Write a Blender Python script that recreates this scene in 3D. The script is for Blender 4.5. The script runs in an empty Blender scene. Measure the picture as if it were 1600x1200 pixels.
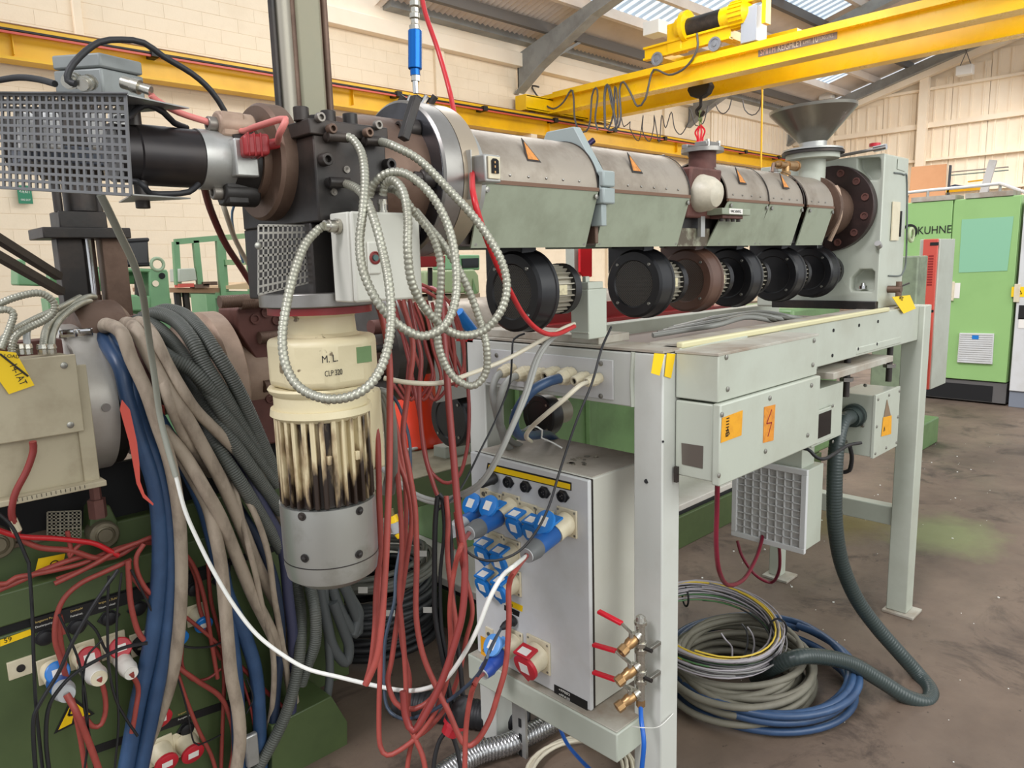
import bpy, bmesh, math, random
from mathutils import Vector, Matrix, noise
random.seed(7)
V = Vector
sc = bpy.context.scene
COL = sc.collection
# ---------------------------------------------------------------- camera
FPX = 1151.5
CAM = V((0, 0, 1.6))
yaw, pit, rol = [math.radians(a) for a in (45.948, 9.347, -1.614)]
fw = V((math.cos(yaw)*math.cos(pit), math.sin(yaw)*math.cos(pit), -math.sin(pit)))
rt = fw.cross(V((0, 0, 1))).normalized()
up = rt.cross(fw)
RX = rt*math.cos(rol) + up*math.sin(rol)
RY = -rt*math.sin(rol) + up*math.cos(rol)
cd = bpy.data.cameras.new('camera'); cam = bpy.data.objects.new('camera', cd); COL.objects.link(cam)
cd.sensor_width = 36.0; cd.lens = 36.0*FPX/1600; cd.clip_start = 0.05; cd.clip_end = 200
m = Matrix((RX, RY, -fw)).transposed().to_4x4(); m.translation = CAM
cam.matrix_world = m
sc.camera = cam
# ---------------------------------------------------------------- light and exposure
w = bpy.data.worlds.new('world'); sc.world = w; w.use_nodes = True
bg = w.node_tree.nodes['Background']; bg.inputs[0].default_value = (0.93, 0.96, 1.0, 1); bg.inputs[1].default_value = 0.85
def area(name, loc, target, sx, sy, power, color=(1, 1, 1)):
    l = bpy.data.lights.new(name, 'AREA'); l.shape = 'RECTANGLE'; l.size = sx; l.size_y = sy; l.energy = power; l.color = color
    o = bpy.data.objects.new(name, l); COL.objects.link(o); o.location = loc
    o.rotation_euler = (V(target)-V(loc)).to_track_quat('-Z', 'Y').to_euler(); return o
sun = bpy.data.lights.new('daylight_sun', 'SUN'); sun.energy = 1.9; sun.angle = math.radians(14); sun.color = (0.97, 0.94, 1.0)
so = bpy.data.objects.new('daylight_sun', sun); COL.objects.link(so); so.location = (-6, -2, 9)
so.rotation_euler = V((0.74, 0.06, -0.75)).to_track_quat('-Z', 'Y').to_euler()
area('side_fill_light', (2.5, -5.5, 4.2), (2.6, 1.6, 1.2), 9, 4, 430, (.98, 1, .97))  # unseen fill lamp added to brighten the faces towards -y
area('skylight_over_far_bay', (20, 5, 6.6), (20, 6.5, 0), 10, 4, 900, (1, .98, .95))
area('skylight_over_middle_bay', (9, 6.5, 7.0), (9, 8.5, 0), 8, 3, 500, (1, .98, .95))
sc.view_settings.view_transform = 'Standard'; sc.view_settings.look = 'None'
sc.view_settings.exposure = 0.0; sc.view_settings.gamma = 1.0; sc.view_settings.use_curve_mapping = False
# ---------------------------------------------------------------- placing helpers
def ray(px, py): return RX*((px-800)/FPX) - RY*((py-600)/FPX) + fw
def P(px, py, d=None, x=None, y=None, z=None):
    """world point seen at a photograph pixel, on a plane or at a forward distance d"""
    v = ray(px, py)
    if d is None:
        d = (x-CAM.x)/v.x if x is not None else (y-CAM.y)/v.y if y is not None else (z-CAM.z)/v.z
    return CAM + v*d
def lin(c): 
    c = c/255.0
    return c/12.92 if c <= 0.04045 else ((c+0.055)/1.055)**2.4
def rgb(r, g, b): return (lin(r), lin(g), lin(b), 1)
# ---------------------------------------------------------------- materials
MATS = {}
def mat(name, col, rough=0.5, metal=0.0, col2=None, amt=0.5, scale=6.0, bump=0.0, bscale=60.0, thr=(0.45, 0.7), emit=0, stretch=(1, 1, 1), spec=0.5, alpha=1.0, trans=0.0):
    if name in MATS: return MATS[name]
    M_ = bpy.data.materials.new(name); M_.use_nodes = True; nt = M_.node_tree; N = nt.nodes; L = nt.links
    b = N['Principled BSDF']; c = rgb(*col)
    b.inputs['Roughness'].default_value = rough; b.inputs['Metallic'].default_value = metal
    b.inputs['Specular IOR Level'].default_value = spec
    if trans: b.inputs['Transmission Weight'].default_value = trans
    if alpha < 1: b.inputs['Alpha'].default_value = alpha
    tc = N.new('ShaderNodeTexCoord'); mp = N.new('ShaderNodeMapping'); L.new(tc.outputs['Object'], mp.inputs[0]); mp.inputs['Scale'].default_value = stretch
    if col2 is not None:
        n1 = N.new('ShaderNodeTexNoise'); n1.inputs['Scale'].default_value = scale; n1.inputs['Detail'].default_value = 8; n1.inputs['Roughness'].default_value = .62
        L.new(mp.outputs[0], n1.inputs['Vector'])
        r = N.new('ShaderNodeValToRGB'); r.color_ramp.elements[0].position = thr[0]; r.color_ramp.elements[1].position = thr[1]
        r.color_ramp.elements[0].color = c; c2 = rgb(*col2)
        r.color_ramp.elements[1].color = tuple(c[i]*(1-amt)+c2[i]*amt for i in range(3))+(1,)
        L.new(n1.outputs['Fac'], r.inputs[0]); L.new(r.outputs[0], b.inputs['Base Color'])
        mr = N.new('ShaderNodeMapRange'); mr.inputs['To Min'].default_value = max(0.03, rough-.12); mr.inputs['To Max'].default_value = min(1, rough+.15)
        L.new(n1.outputs['Fac'], mr.inputs[0]); L.new(mr.outputs[0], b.inputs['Roughness'])
    else:
        b.inputs['Base Color'].default_value = c
    if bump:
        n2 = N.new('ShaderNodeTexNoise'); n2.inputs['Scale'].default_value = bscale; n2.inputs['Detail'].default_value = 5
        L.new(mp.outputs[0], n2.inputs['Vector'])
        bp = N.new('ShaderNodeBump'); bp.inputs['Strength'].default_value = bump; bp.inputs['Distance'].default_value = 0.004
        L.new(n2.outputs['Fac'], bp.inputs['Height']); L.new(bp.outputs[0], b.inputs['Normal'])
    if emit:
        b.inputs['Emission Color'].default_value = c; b.inputs['Emission Strength'].default_value = emit
    MATS[name] = M_; return M_
wallm = mat('cream_painted_block', (238, 222, 196), .75, col2=(220, 202, 174), amt=.55, scale=1.2, bump=.35, bscale=30)
cladm = mat('cream_cladding_sheet', (248, 234, 212), .55, col2=(236, 214, 186), amt=.5, scale=.8)
roofm = mat('roof_sheet', (226, 214, 202), .6, col2=(196, 180, 166), amt=.5, scale=1.0)
steelg = mat('grey_painted_steelwork', (150, 152, 150), .5, col2=(110, 108, 105), amt=.6, scale=2)
darkst = mat('dark_purlin_steel', (100, 96, 92), .6)
yel = mat('crane_yellow_paint', (246, 200, 10), .28, col2=(226, 175, 14), amt=.5, scale=2)
yelr = mat('runway_yellow_paint', (236, 184, 12), .35, col2=(200, 150, 20), amt=.6, scale=1.2)
mgrey = mat('light_grey_green_machine_paint', (180, 185, 171), .38, col2=(156, 155, 139), amt=.45, scale=4, bump=.05, bscale=90)
mgreyd = mat('dusty_top_machine_paint', (182, 180, 168), .6, col2=(132, 112, 92), amt=.8, scale=5, thr=(.35, .65))
boltd = mat('dull_bolt_steel', (128, 122, 114), .42, .6)
mgreylit = mat('frame_paint_light_baked_in', (196, 198, 190), .38, col2=(172, 168, 156), amt=.4, scale=4)  # machine paint copy, whitened in colour for the light on the near end
white = mat('off_white_enclosure_paint', (206, 207, 206), .35, col2=(176, 172, 160), amt=.35, scale=5)
boxgrey = mat('pale_grey_box_paint', (205, 204, 192), .4, col2=(184, 180, 164), amt=.3, scale=5)
grn = mat('green_machine_paint', (104, 134, 86), .4, col2=(78, 100, 62), amt=.6, scale=4, bump=.05)
grnl = mat('light_green_cabinet_paint', (144, 184, 116), .35, col2=(128, 168, 102), amt=.6, scale=1.5)
grnf = mat('mint_green_machine_paint', (112, 156, 112), .4, col2=(92, 134, 94), amt=.6, scale=3)
brush = mat('brushed_stained_cover_steel', (164, 154, 140), .42, .5, col2=(104, 90, 74), amt=.7, scale=7, bump=.08, bscale=120)
sidep = mat('sage_green_side_panel', (148, 155, 135), .42, col2=(112, 116, 96), amt=.7, scale=7, thr=(.45, .75), bump=.04)
steel = mat('bare_machined_steel', (150, 147, 142), .36, .85, col2=(108, 100, 92), amt=.5, scale=7)
galv = mat('galvanised_sheet', (178, 178, 174), .38, .65, col2=(140, 138, 130), amt=.5, scale=14)
blackm = mat('blackened_steel', (48, 45, 43), .42, .4, col2=(80, 68, 60), amt=.6, scale=8, bump=.12)
brownm = mat('heat_browned_steel', (112, 90, 76), .5, .5, col2=(70, 52, 42), amt=.7, scale=7, bump=.15)
rustm = mat('rusty_red_brown_steel', (104, 66, 58), .6, .2, col2=(66, 42, 38), amt=.7, scale=9, bump=.2)
tanm = mat('tan_stained_casting', (168, 144, 124), .5, .25, col2=(118, 96, 82), amt=.6, scale=8, bump=.15)
blk = mat('black_fan_enamel', (24, 24, 26), .32, col2=(52, 50, 50), amt=.4, scale=6)
blkr = mat('black_rubber', (26, 26, 28), .55)
dark = mat('dark_recess', (14, 14, 15), .8)
cream = mat('cream_chipped_motor_paint', (206, 194, 158), .42, col2=(96, 78, 54), amt=.9, scale=15, thr=(.615, .64), bump=.3, bscale=40)
creamo = mat('cream_oily_fin_paint', (196, 184, 150), .45, col2=(44, 32, 22), amt=.95, scale=9, thr=(.45, .62), bump=.2, bscale=40, stretch=(1, 1, .25))
creamb = mat('cream_grey_box_paint', (176, 166, 140), .5, col2=(136, 122, 98), amt=.6, scale=6)
conduit = mat('galvanised_flex_conduit', (164, 163, 148), .4, .55, col2=(126, 122, 106), amt=.5, scale=20)
chrome = mat('polished_chrome', (215, 215, 215), .12, 1.0)
brass = mat('weathered_brass', (176, 140, 96), .35, .8, col2=(120, 88, 56), amt=.6, scale=25)
nickel = mat('nickel_plated_brass', (190, 188, 178), .25, .9, col2=(150, 130, 100), amt=.4, scale=30)
redc = mat('red_silicone_cable', (152, 66, 57), .5, col2=(126, 52, 46), amt=.5, scale=30)
redd = mat('dark_red_cable', (128, 48, 44), .42)
redb = mat('bright_red_hose', (190, 34, 40), .35)
wine = mat('wine_red_hose', (118, 26, 46), .3)
redp = mat('red_plug_plastic', (186, 38, 50), .4)
rubred = mat('red_rubber_connector', (150, 42, 44), .45)
orange = mat('orange_plastic_drum', (236, 62, 24), .35)
blue = mat('blue_cable_sheath', (46, 70, 102), .38, col2=(62, 92, 130), amt=.6, scale=8)
navy = mat('navy_cable_sheath', (34, 46, 66), .45)
bluep = mat('blue_socket_plastic', (30, 118, 196), .35)
blued = mat('deep_blue_plug_plastic', (28, 84, 150), .4)
bluea = mat('blue_anodised_aluminium', (10, 96, 176), .25, .6)
airb = mat('blue_air_hose', (28, 92, 178), .35)
grey1 = mat('grey_cable_sheath', (150, 150, 144), .45)
grey2 = mat('mid_grey_cable_sheath', (112, 112, 104), .5, col2=(92, 90, 80), amt=.5, scale=12)
dusty = mat('dusty_beige_cable_sheath', (160, 146, 128), .7, col2=(98, 84, 70), amt=.7, scale=22, bump=.3, bscale=60, stretch=(1, 1, .4))
corr = mat('grey_corrugated_hose', (80, 83, 77), .5, col2=(100, 100, 92), amt=.5, scale=9)
corrd = mat('dark_green_grey_corrugated_hose', (50, 60, 58), .35)
creamc = mat('cream_cable_sheath', (206, 198, 176), .45)
whitec = mat('white_cable_sheath', (222, 222, 214), .45)
tag = mat('yellow_tag_card', (244, 204, 0), .5)
tagd = mat('yellow_adhesive_tape', (248, 204, 12), .45)
ambr = mat('amber_warning_sticker', (226, 160, 24), .5, col2=(200, 130, 20), amt=.5, scale=40)
ink = mat('black_ink', (18, 16, 16), .6)
gold = mat('gold_lettering', (208, 180, 110), .5)
inkw = mat('white_lettering', (230, 228, 220), .5)
beige = mat('beige_socket_plastic', (214, 204, 176), .4, col2=(186, 172, 140), amt=.5, scale=14)
wlab = mat('white_paper_label', (228, 224, 216), .6)
redpaint = mat('red_cabinet_paint', (200, 82, 68), .4)
redstl = mat('red_painted_steel', (142, 34, 34), .4)
glassd = mat('dark_meter_glass', (8, 10, 12), .08)
woodp = mat('orange_plywood_sheet', (226, 168, 122), .7, col2=(206, 146, 100), amt=.5, scale=1.5)
whiteplug = mat('white_plug_plastic', (222, 218, 208), .4)
scrm = mat('zinc_screw', (150, 148, 140), .35, .8)
filt = mat('grey_filter_mat', (166, 164, 160), .9, col2=(196, 194, 190), amt=.7, scale=60)
wood = mat('timber_table_top', (160, 126, 96), .7, col2=(130, 98, 72), amt=.6, scale=5)
hopm = mat('dull_hopper_steel', (138, 134, 124), .3, .85, col2=(96, 84, 76), amt=.6, scale=5)
# ---------------------------------------------------------------- mesh helpers
ringst = mat('satin_ring_steel', (200, 196, 188), .38, .45, col2=(160, 150, 136), amt=.5, scale=5)
# oil soaked fins: dark oil creeping up from the lower end
def oil_mat():
    M_ = bpy.data.materials.new('cream_fins_with_oil_leak'); M_.use_nodes = True; nt = M_.node_tree; N = nt.nodes; L = nt.links; b = N['Principled BSDF']
    tc = N.new('ShaderNodeTexCoord'); mp = N.new('ShaderNodeMapping'); mp.inputs['Scale'].default_value = (1, 1, .3); L.new(tc.outputs['Object'], mp.inputs[0])
    n = N.new('ShaderNodeTexNoise'); n.inputs['Scale'].default_value = 30; n.inputs['Detail'].default_value = 8; L.new(mp.outputs[0], n.inputs['Vector'])
    sx = N.new('ShaderNodeSeparateXYZ'); L.new(tc.outputs['Object'], sx.inputs[0])
    mr = N.new('ShaderNodeMapRange'); mr.inputs['From Min'].default_value = .13; mr.inputs['From Max'].default_value = .25; mr.inputs['To Min'].default_value = .2; mr.inputs['To Max'].default_value = -.02; L.new(sx.outputs['Z'], mr.inputs[0])
    ad = N.new('ShaderNodeMath'); ad.operation = 'ADD'; L.new(n.outputs['Fac'], ad.inputs[0]); L.new(mr.outputs[0], ad.inputs[1])
    r = N.new('ShaderNodeValToRGB'); e = r.color_ramp.elements; e[0].position = .43; e[0].color = rgb(196, 182, 146); e[1].position = .6; e[1].color = rgb(40, 28, 20); m_ = r.color_ramp.elements.new(.51); m_.color = rgb(150, 130, 98)
    L.new(ad.outputs[0], r.inputs[0]); L.new(r.outputs[0], b.inputs['Base Color']); b.inputs['Roughness'].default_value = .42
    bp = N.new('ShaderNodeBump'); bp.inputs['Strength'].default_value = .4; bp.inputs['Distance'].default_value = .003; L.new(n.outputs['Fac'], bp.inputs['Height']); L.new(bp.outputs[0], b.inputs['Normal'])
    return M_
creamo = oil_mat()
class MB:
    def __init__(s): s.v = []; s.f = []
    def add(s, vs, fs):
        o = len(s.v); s.v += [V(v) for v in vs]; s.f += [tuple(i+o for i in f) for f in fs]; return s
    def hexa(s, p): return s.add(p, [(0, 3, 2, 1), (4, 5, 6, 7), (0, 1, 5, 4), (1, 2, 6, 5), (2, 3, 7, 6), (3, 0, 4, 7)])
    def box(s, a, b):
        x0, y0, z0 = [min(a[i], b[i]) for i in range(3)]; x1, y1, z1 = [max(a[i], b[i]) for i in range(3)]
        return s.hexa([(x0, y0, z0), (x1, y0, z0), (x1, y1, z0), (x0, y1, z0), (x0, y0, z1), (x1, y0, z1), (x1, y1, z1), (x0, y1, z1)])
    def obox(s, c, ax, ay, az):
        c = V(c); ax, ay, az = V(ax), V(ay), V(az)
        if ax.cross(ay).dot(az) < 0: ax = -ax
        return s.hexa([c-ax-ay-az, c+ax-ay-az, c+ax+ay-az, c-ax+ay-az, c-ax-ay+az, c+ax-ay+az, c+ax+ay+az, c-ax+ay+az])
    def bar(s, a, b, w, h, upv=(0, 0, 1)):
        a, b = V(a), V(b); d = (b-a)/2; u = V(upv); sd = d.cross(u).normalized()*w/2; u2 = sd.cross(d).normalized()*h/2
        return s.obox((a+b)/2, d, sd, u2)
    def prism(s, pts, vec):
        pts = [V(p) for p in pts]; n = len(pts); vec = V(vec)
        nr = V((0, 0, 0))
        for i in range(n): nr += pts[i].cross(pts[(i+1) % n])
        if nr.dot(vec) > 0: pts = pts[::-1]
        return s.add(pts+[p+vec for p in pts], [tuple(range(n)), tuple(range(2*n-1, n-1, -1))]+[(i, n+i, n+(i+1) % n, (i+1) % n) for i in range(n)])
    def rev(s, p, axis, prof, n=24, a0=0, a1=2*math.pi, ref=None):
        """profile [(t along axis, radius)...] revolved"""
        p = V(p); ax = V(axis).normalized(); r = V(ref) if ref else (V((0, 0, 1)) if abs(ax.z) < .9 else V((1, 0, 0)))
        u = (r-ax*r.dot(ax)).normalized(); w_ = ax.cross(u); full = abs(a1-a0-2*math.pi) < 1e-6; k = n if full else n+1
        vs = []
        for t, rad in prof:
            for i in range(k):
                a = a0+(a1-a0)*i/n; vs.append(p+ax*t+u*(rad*math.cos(a))+w_*(rad*math.sin(a)))
        fs = []
        for j in range(len(prof)-1):
            for i in range(n):
                i2 = (i+1) % k; fs.append((j*k+i, j*k+i2, (j+1)*k+i2, (j+1)*k+i))
        if full:
            if prof[0][1] > 1e-6: fs.append(tuple(range(k-1, -1, -1)))
            if prof[-1][1] > 1e-6: fs.append(tuple((len(prof)-1)*k+i for i in range(k)))
        return s.add(vs, fs)
    def cyl(s, a, b, r, r2=None, n=20):
        a, b = V(a), V(b); return s.rev(a, b-a, [(0, r), ((b-a).length, r if r2 is None else r2)], n)
    def tube(s, pts, r, n=8, rf=None):
        k = len(pts); 
        t0 = (pts[1]-pts[0]).normalized(); rr = V((0, 0, 1)) if abs(t0.z) < .9 else V((1, 0, 0))
        u = (rr-t0*rr.dot(t0)).normalized(); vs = []
        for i, p in enumerate(pts):
            t = (pts[min(i+1, k-1)]-pts[max(i-1, 0)]).normalized(); u = (u-t*u.dot(t)).normalized(); w_ = t.cross(u)
            q = rf(i) if rf else r
            for j in range(n):
                a = 2*math.pi*j/n; vs.append(p+u*(q*math.cos(a))+w_*(q*math.sin(a)))
        fs = [(i*n+j, i*n+(j+1) % n, (i+1)*n+(j+1) % n, (i+1)*n+j) for i in range(k-1) for j in range(n)]
        fs += [tuple(range(n-1, -1, -1)), tuple((k-1)*n+j for j in range(n))]
        return s.add(vs, fs)
    def build(s, name, m, parent=None, bevel=0, smooth=True, loc=None, seg=2, ang=35):
        me = bpy.data.meshes.new(name)
        if parent is None:
            if loc is None:
                xs = [v.x for v in s.v]; ys = [v.y for v in s.v]; zs = [v.z for v in s.v]
                loc = V(((min(xs)+max(xs))/2, (min(ys)+max(ys))/2, min(zs)))
            org = V(loc)
        else: org = wloc(parent)
        me.from_pydata([tuple(v-org) for v in s.v], [], s.f); me.update()
        me.materials.append(m)
        if smooth:
            me.polygons.foreach_set('use_smooth', [True]*len(me.polygons)); me.set_sharp_from_angle(angle=math.radians(ang))
        o = bpy.data.objects.new(name, me); COL.objects.link(o)
        if parent is None: o.location = org
        else: o.parent = parent
        if bevel:
            b = o.modifiers.new('bevel', 'BEVEL'); b.width = bevel; b.segments = seg; b.limit_method = 'ANGLE'; b.angle_limit = math.radians(40)
        return o
def wloc(o):
    l = V((0, 0, 0))
    while o: l = l+o.location; o = o.parent
    return l
def thing(name, label, cat, loc, group=None):
    o = bpy.data.objects.new(name, None); COL.objects.link(o); o.location = loc; o.empty_display_size = .05
    o['label'] = label; o['category'] = cat
    if group: o['group'] = group
    return o
def tagit(o, label, cat, group=None):
    o['label'] = label; o['category'] = cat
    if group: o['group'] = group
    return o
def struct(o): o['kind'] = 'structure'; return o
def bx(name, a, b, m, parent=None, bevel=.003): return MB().box(a, b).build(name, m, parent, bevel)
def cy(name, a, b, r, m, parent=None, r2=None, n=24, bevel=0): return MB().cyl(a, b, r, r2, n).build(name, m, parent, bevel)
def spline(pts, step=.012):
    pts = [V(p) for p in pts]
    if len(pts) == 2: q = [pts[0], (pts[0]+pts[1])/2, pts[1]]; pts = q
    e = [pts[0]*2-pts[1]]+pts+[pts[-1]*2-pts[-2]]; out = []
    for i in range(1, len(e)-2):
        p0, p1, p2, p3 = e[i-1:i+3]; L_ = (p2-p1).length; n = max(2, int(L_/step))
        for k in range(n):
            t = k/n; out.append(.5*((2*p1)+(p2-p0)*t+(2*p0-5*p1+4*p2-p3)*t*t+(3*p1-p0-3*p2+p3)*t**3))
    out.append(pts[-1]); return out
def resample(pts, step):
    out = [pts[0]]; acc = 0
    for a, b in zip(pts, pts[1:]):
        L_ = (b-a).length
        if L_ < 1e-9: continue
        t = step-acc
        while t <= L_: out.append(a+(b-a)*(t/L_)); t += step
        acc = (acc+L_) % step
    return out
def pp(l, d=None):
    """pixel list [(px,py,depth)...] or [(px,py)] with one depth -> points"""
    return [P(q[0], q[1], d=(q[2] if len(q) > 2 else d)) if not isinstance(q, Vector) else q for q in l]
def cable(name, label, cat, pts, r, m, group=None, parent=None, n=8, step=.012):
    o = MB().tube(spline(pts, step), r, n).build(name, m, parent, ang=60)
    if parent is None: tagit(o, label, cat, group)
    return o
def ribbed(name, label, cat, pts, r, m, pitch=.007, amp=.14, group=None, parent=None, n=9):
    q = resample(spline(pts, .004), pitch/4)
    sh = (1+amp*.2, 1+amp*.3, 1+amp*.2, 1-amp)
    o = MB().tube(q, r, n, rf=lambda i: r*sh[i % 4]).build(name, m, parent, ang=80)
    if parent is None: tagit(o, label, cat, group)
    return o
def text(s, name, org, right, upv, size, m, parent=None, width=None, off=.0008, align='LEFT', depth=.0003):
    cu = bpy.data.curves.new(name, 'FONT'); cu.body = s; cu.size = size; cu.align_x = align; cu.extrude = depth; cu.materials.append(m)
    tmp = bpy.data.objects.new(name, cu); COL.objects.link(tmp)
    me = bpy.data.meshes.new_from_object(tmp); bpy.data.objects.remove(tmp)
    r = V(right).normalized(); u = V(upv); u = (u-r*u.dot(r)).normalized(); nn = r.cross(u)
    sx = 1.0
    if width and len(me.vertices):
        xs = [v.co.x for v in me.vertices]; sx = width/max(1e-6, max(xs)-min(xs))
    org = V(org); base = wloc(parent) if parent else org
    for v in me.vertices: v.co = org-base+r*(v.co.x*sx)+u*v.co.y+nn*(v.co.z+off)
    me.name = name
    o = bpy.data.objects.new(name, me); COL.objects.link(o)
    if parent: o.parent = parent
    else: o.location = org
    return o
def screws(pts, nrm, r, parent, m=None, h=.003, name='screw'):
    for p in pts: MB().rev(V(p), nrm, [(0, r), (h*.6, r), (h, r*.6)], 10).build(name, m or scrm, parent)
def capbolt(p, nrm, r, parent, m=None, h=None, name='bolt'):
    """socket head bolt"""
    h = h or r*1.2
    return MB().rev(V(p), nrm, [(0, r), (h*.9, r), (h, r*.9), (h, r*.55), (h*.4, r*.5), (h*.4, 0)], 16).build(name, m or blackm, parent)
# ================================================================ SETTING
# floor
fm = bpy.data.materials.new('stained_concrete_floor'); fm.use_nodes = True; nt = fm.node_tree; N = nt.nodes; L = nt.links; b = N['Principled BSDF']
tc = N.new('ShaderNodeTexCoord')
def nz(scale, det=8, rough=.6, dist=0):
    n = N.new('ShaderNodeTexNoise'); n.inputs['Scale'].default_value = scale; n.inputs['Detail'].default_value = det; n.inputs['Roughness'].default_value = rough; n.inputs['Distortion'].default_value = dist
    L.new(tc.outputs['Object'], n.inputs['Vector']); return n
def ramp(src, p0, p1, c0, c1):
    r = N.new('ShaderNodeValToRGB'); r.color_ramp.elements[0].position = p0; r.color_ramp.elements[1].position = p1; r.color_ramp.elements[0].color = c0; r.color_ramp.elements[1].color = c1
    L.new(src, r.inputs[0]); return r
def mixc(f, a, b_):
    mx = N.new('ShaderNodeMix'); mx.data_type = 'RGBA'; L.new(f, mx.inputs[0]) 
    (L.new(a, mx.inputs[6]) if not isinstance(a, tuple) else setattr(mx.inputs[6], 'default_value', a))
    (L.new(b_, mx.inputs[7]) if not isinstance(b_, tuple) else setattr(mx.inputs[7], 'default_value', b_)); return mx
base = ramp(nz(1.1, 10, .65).outputs['Fac'], .32, .68, rgb(84, 71, 61), rgb(120, 103, 88))
c1 = mixc(ramp(nz(2.6, 12, .72, .6).outputs['Fac'], .53, .66, (0, 0, 0, 1), (1, 1, 1, 1)).outputs[0], base.outputs[0], rgb(64, 53, 45))
c2 = mixc(ramp(nz(26, 6, .6).outputs['Fac'], .66, .72, (0, 0, 0, 1), (1, 1, 1, 1)).outputs[0], c1.outputs[2], rgb(56, 47, 40))
# green paint patch by the far leg
def spot(x, y, rx_, ry_, inp, col, e0, e1):
    sp = N.new('ShaderNodeMapping'); sp.vector_type = 'TEXTURE'; sp.inputs['Location'].default_value = (x, y, 0); sp.inputs['Scale'].default_value = (rx_, ry_, 1)
    L.new(tc.outputs['Object'], sp.inputs[0]); ln = N.new('ShaderNodeVectorMath'); ln.operation = 'LENGTH'; L.new(sp.outputs[0], ln.inputs[0])
    ad = N.new('ShaderNodeMath'); ad.operation = 'ADD'; n_ = nz(5, 6); sb = N.new('ShaderNodeMath'); sb.operation = 'SUBTRACT'; sb.inputs[1].default_value = .5; L.new(n_.outputs['Fac'], sb.inputs[0])
    L.new(ln.outputs['Value'], ad.inputs[0]); L.new(sb.outputs[0], ad.inputs[1])
    return mixc(ramp(ad.outputs[0], e0, e1, (1, 1, 1, 1), (0, 0, 0, 1)).outputs[0], inp, col)
gp = P(1475, 835, z=0); op = P(1340, 815, z=0)
c3 = spot(gp.x, gp.y, .42, .34, c2.outputs[2], rgb(118, 122, 84), .4, 1.0)
c4 = spot(op.x, op.y, .45, .3, c3.outputs[2], rgb(104, 92, 52), .3, 1.0)
L.new(c4.outputs[2], b.inputs['Base Color'])
rr = ramp(nz(3, 8).outputs['Fac'], .35, .7, (.5, .5, .5, 1), (.8, .8, .8, 1)); L.new(rr.outputs[0], b.inputs['Roughness'])
bp = N.new('ShaderNodeBump'); bp.inputs['Strength'].default_value = .3; bp.inputs['Distance'].default_value = .004; L.new(nz(60, 8).outputs['Fac'], bp.inputs['Height']); L.new(bp.outputs[0], b.inputs['Normal'])
fl = MB().box((-3, -3, -.1), (27.7, 13.2, 0)).build('floor', fm, loc=(0, 0, 0)); struct(fl)
# loose pellets and litter
pm = MB(); random.seed(3)
for i in range(260):
    x, y = random.uniform(1.9, 7.5), random.uniform(-1.6, 2.0)
    r = random.choice((.0015, .002, .002, .004)); a = random.random()*3
    pm.obox((x, y, r*.5), V((math.cos(a), math.sin(a), 0))*r, V((-math.sin(a), math.cos(a), 0))*r*.8, (0, 0, r*.5))
o = pm.build('plastic_pellets', whitec, smooth=False); o['kind'] = 'stuff'; tagit(o, 'white plastic pellets and crumbs scattered over the brown concrete floor', 'pellets')
# back wall: blocks
WY, GX = 13.0, 27.46
core = MB().box((-2, WY-.002, 0), (GX+.2, WY+.25, 6.5)).build('wall_back', wallm, loc=(0, WY, 0)); struct(core)
BL, BH = .62, .225
bm1 = MB().box((0, -.0, 0), (BL-.012, .03, BH-.012)); proto = None
cells = []
x = .0
for r_ in range(0, 28):
    z = .04+r_*BH
    k = 0; x = (0 if r_ % 2 else -.31)
    while x < 21.6:
        if x > 1.2: cells.append(((x-3)**2*.5+(z-2.6)**2*1.2, x, z))
        x += BL
cells.sort(); me = None
rest = MB()
for i, (q, x, z) in enumerate(cells):
    if i < 300:
        if me is None:
            mb = MB().box((0, 0, 0), (BL-.003, .03, BH-.007)); me = bpy.data.meshes.new('block'); me.from_pydata([tuple(v) for v in mb.v], [], mb.f); me.materials.append(wallm)
        o = bpy.data.objects.new('block', me); COL.objects.link(o); o.parent = core; o.location = (x, -.008+random.uniform(-.001, .001), z)
    else: rest.box((x, WY-.008, z), (x+BL-.003, WY+.02, z+BH-.007))
o = rest.build('blocks', wallm, core, smooth=False); o['kind'] = 'stuff'
# piers
for i, (x, w_) in enumerate(((1.55, .45), (3.6, .12), (10.5, .25), (13.0, .3), (16.3, .12), (19.0, .25))):
    struct(bx('wall_back_pier', (x, WY-.09, 0), (x+w_, WY+.02, 6.3), wallm, bevel=.01))
struct(MB().box((7, WY-.22, 6.12), (GX, WY+.02, 6.42)).build('wall_back_ledge', cladm, bevel=.01))
struct(MB().box((7, WY-.1, 6.42), (GX, WY+.1, 7.0)).build('wall_back_fascia', cladm))
# vertical cladding sheets at the far end of the back wall
for i in range(7):
    x0 = 21.65+i*.83
    mb = MB()
    mb.box((x0, WY-.05, 0), (x0+.82, WY-.02, 6.3))
    for k in range(3): mb.box((x0+.1+k*.27, WY-.075, 0), (x0+.16+k*.27, WY-.05, 6.3))
    mb.build('cladding_sheet', cladm, core, smooth=False)
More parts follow.
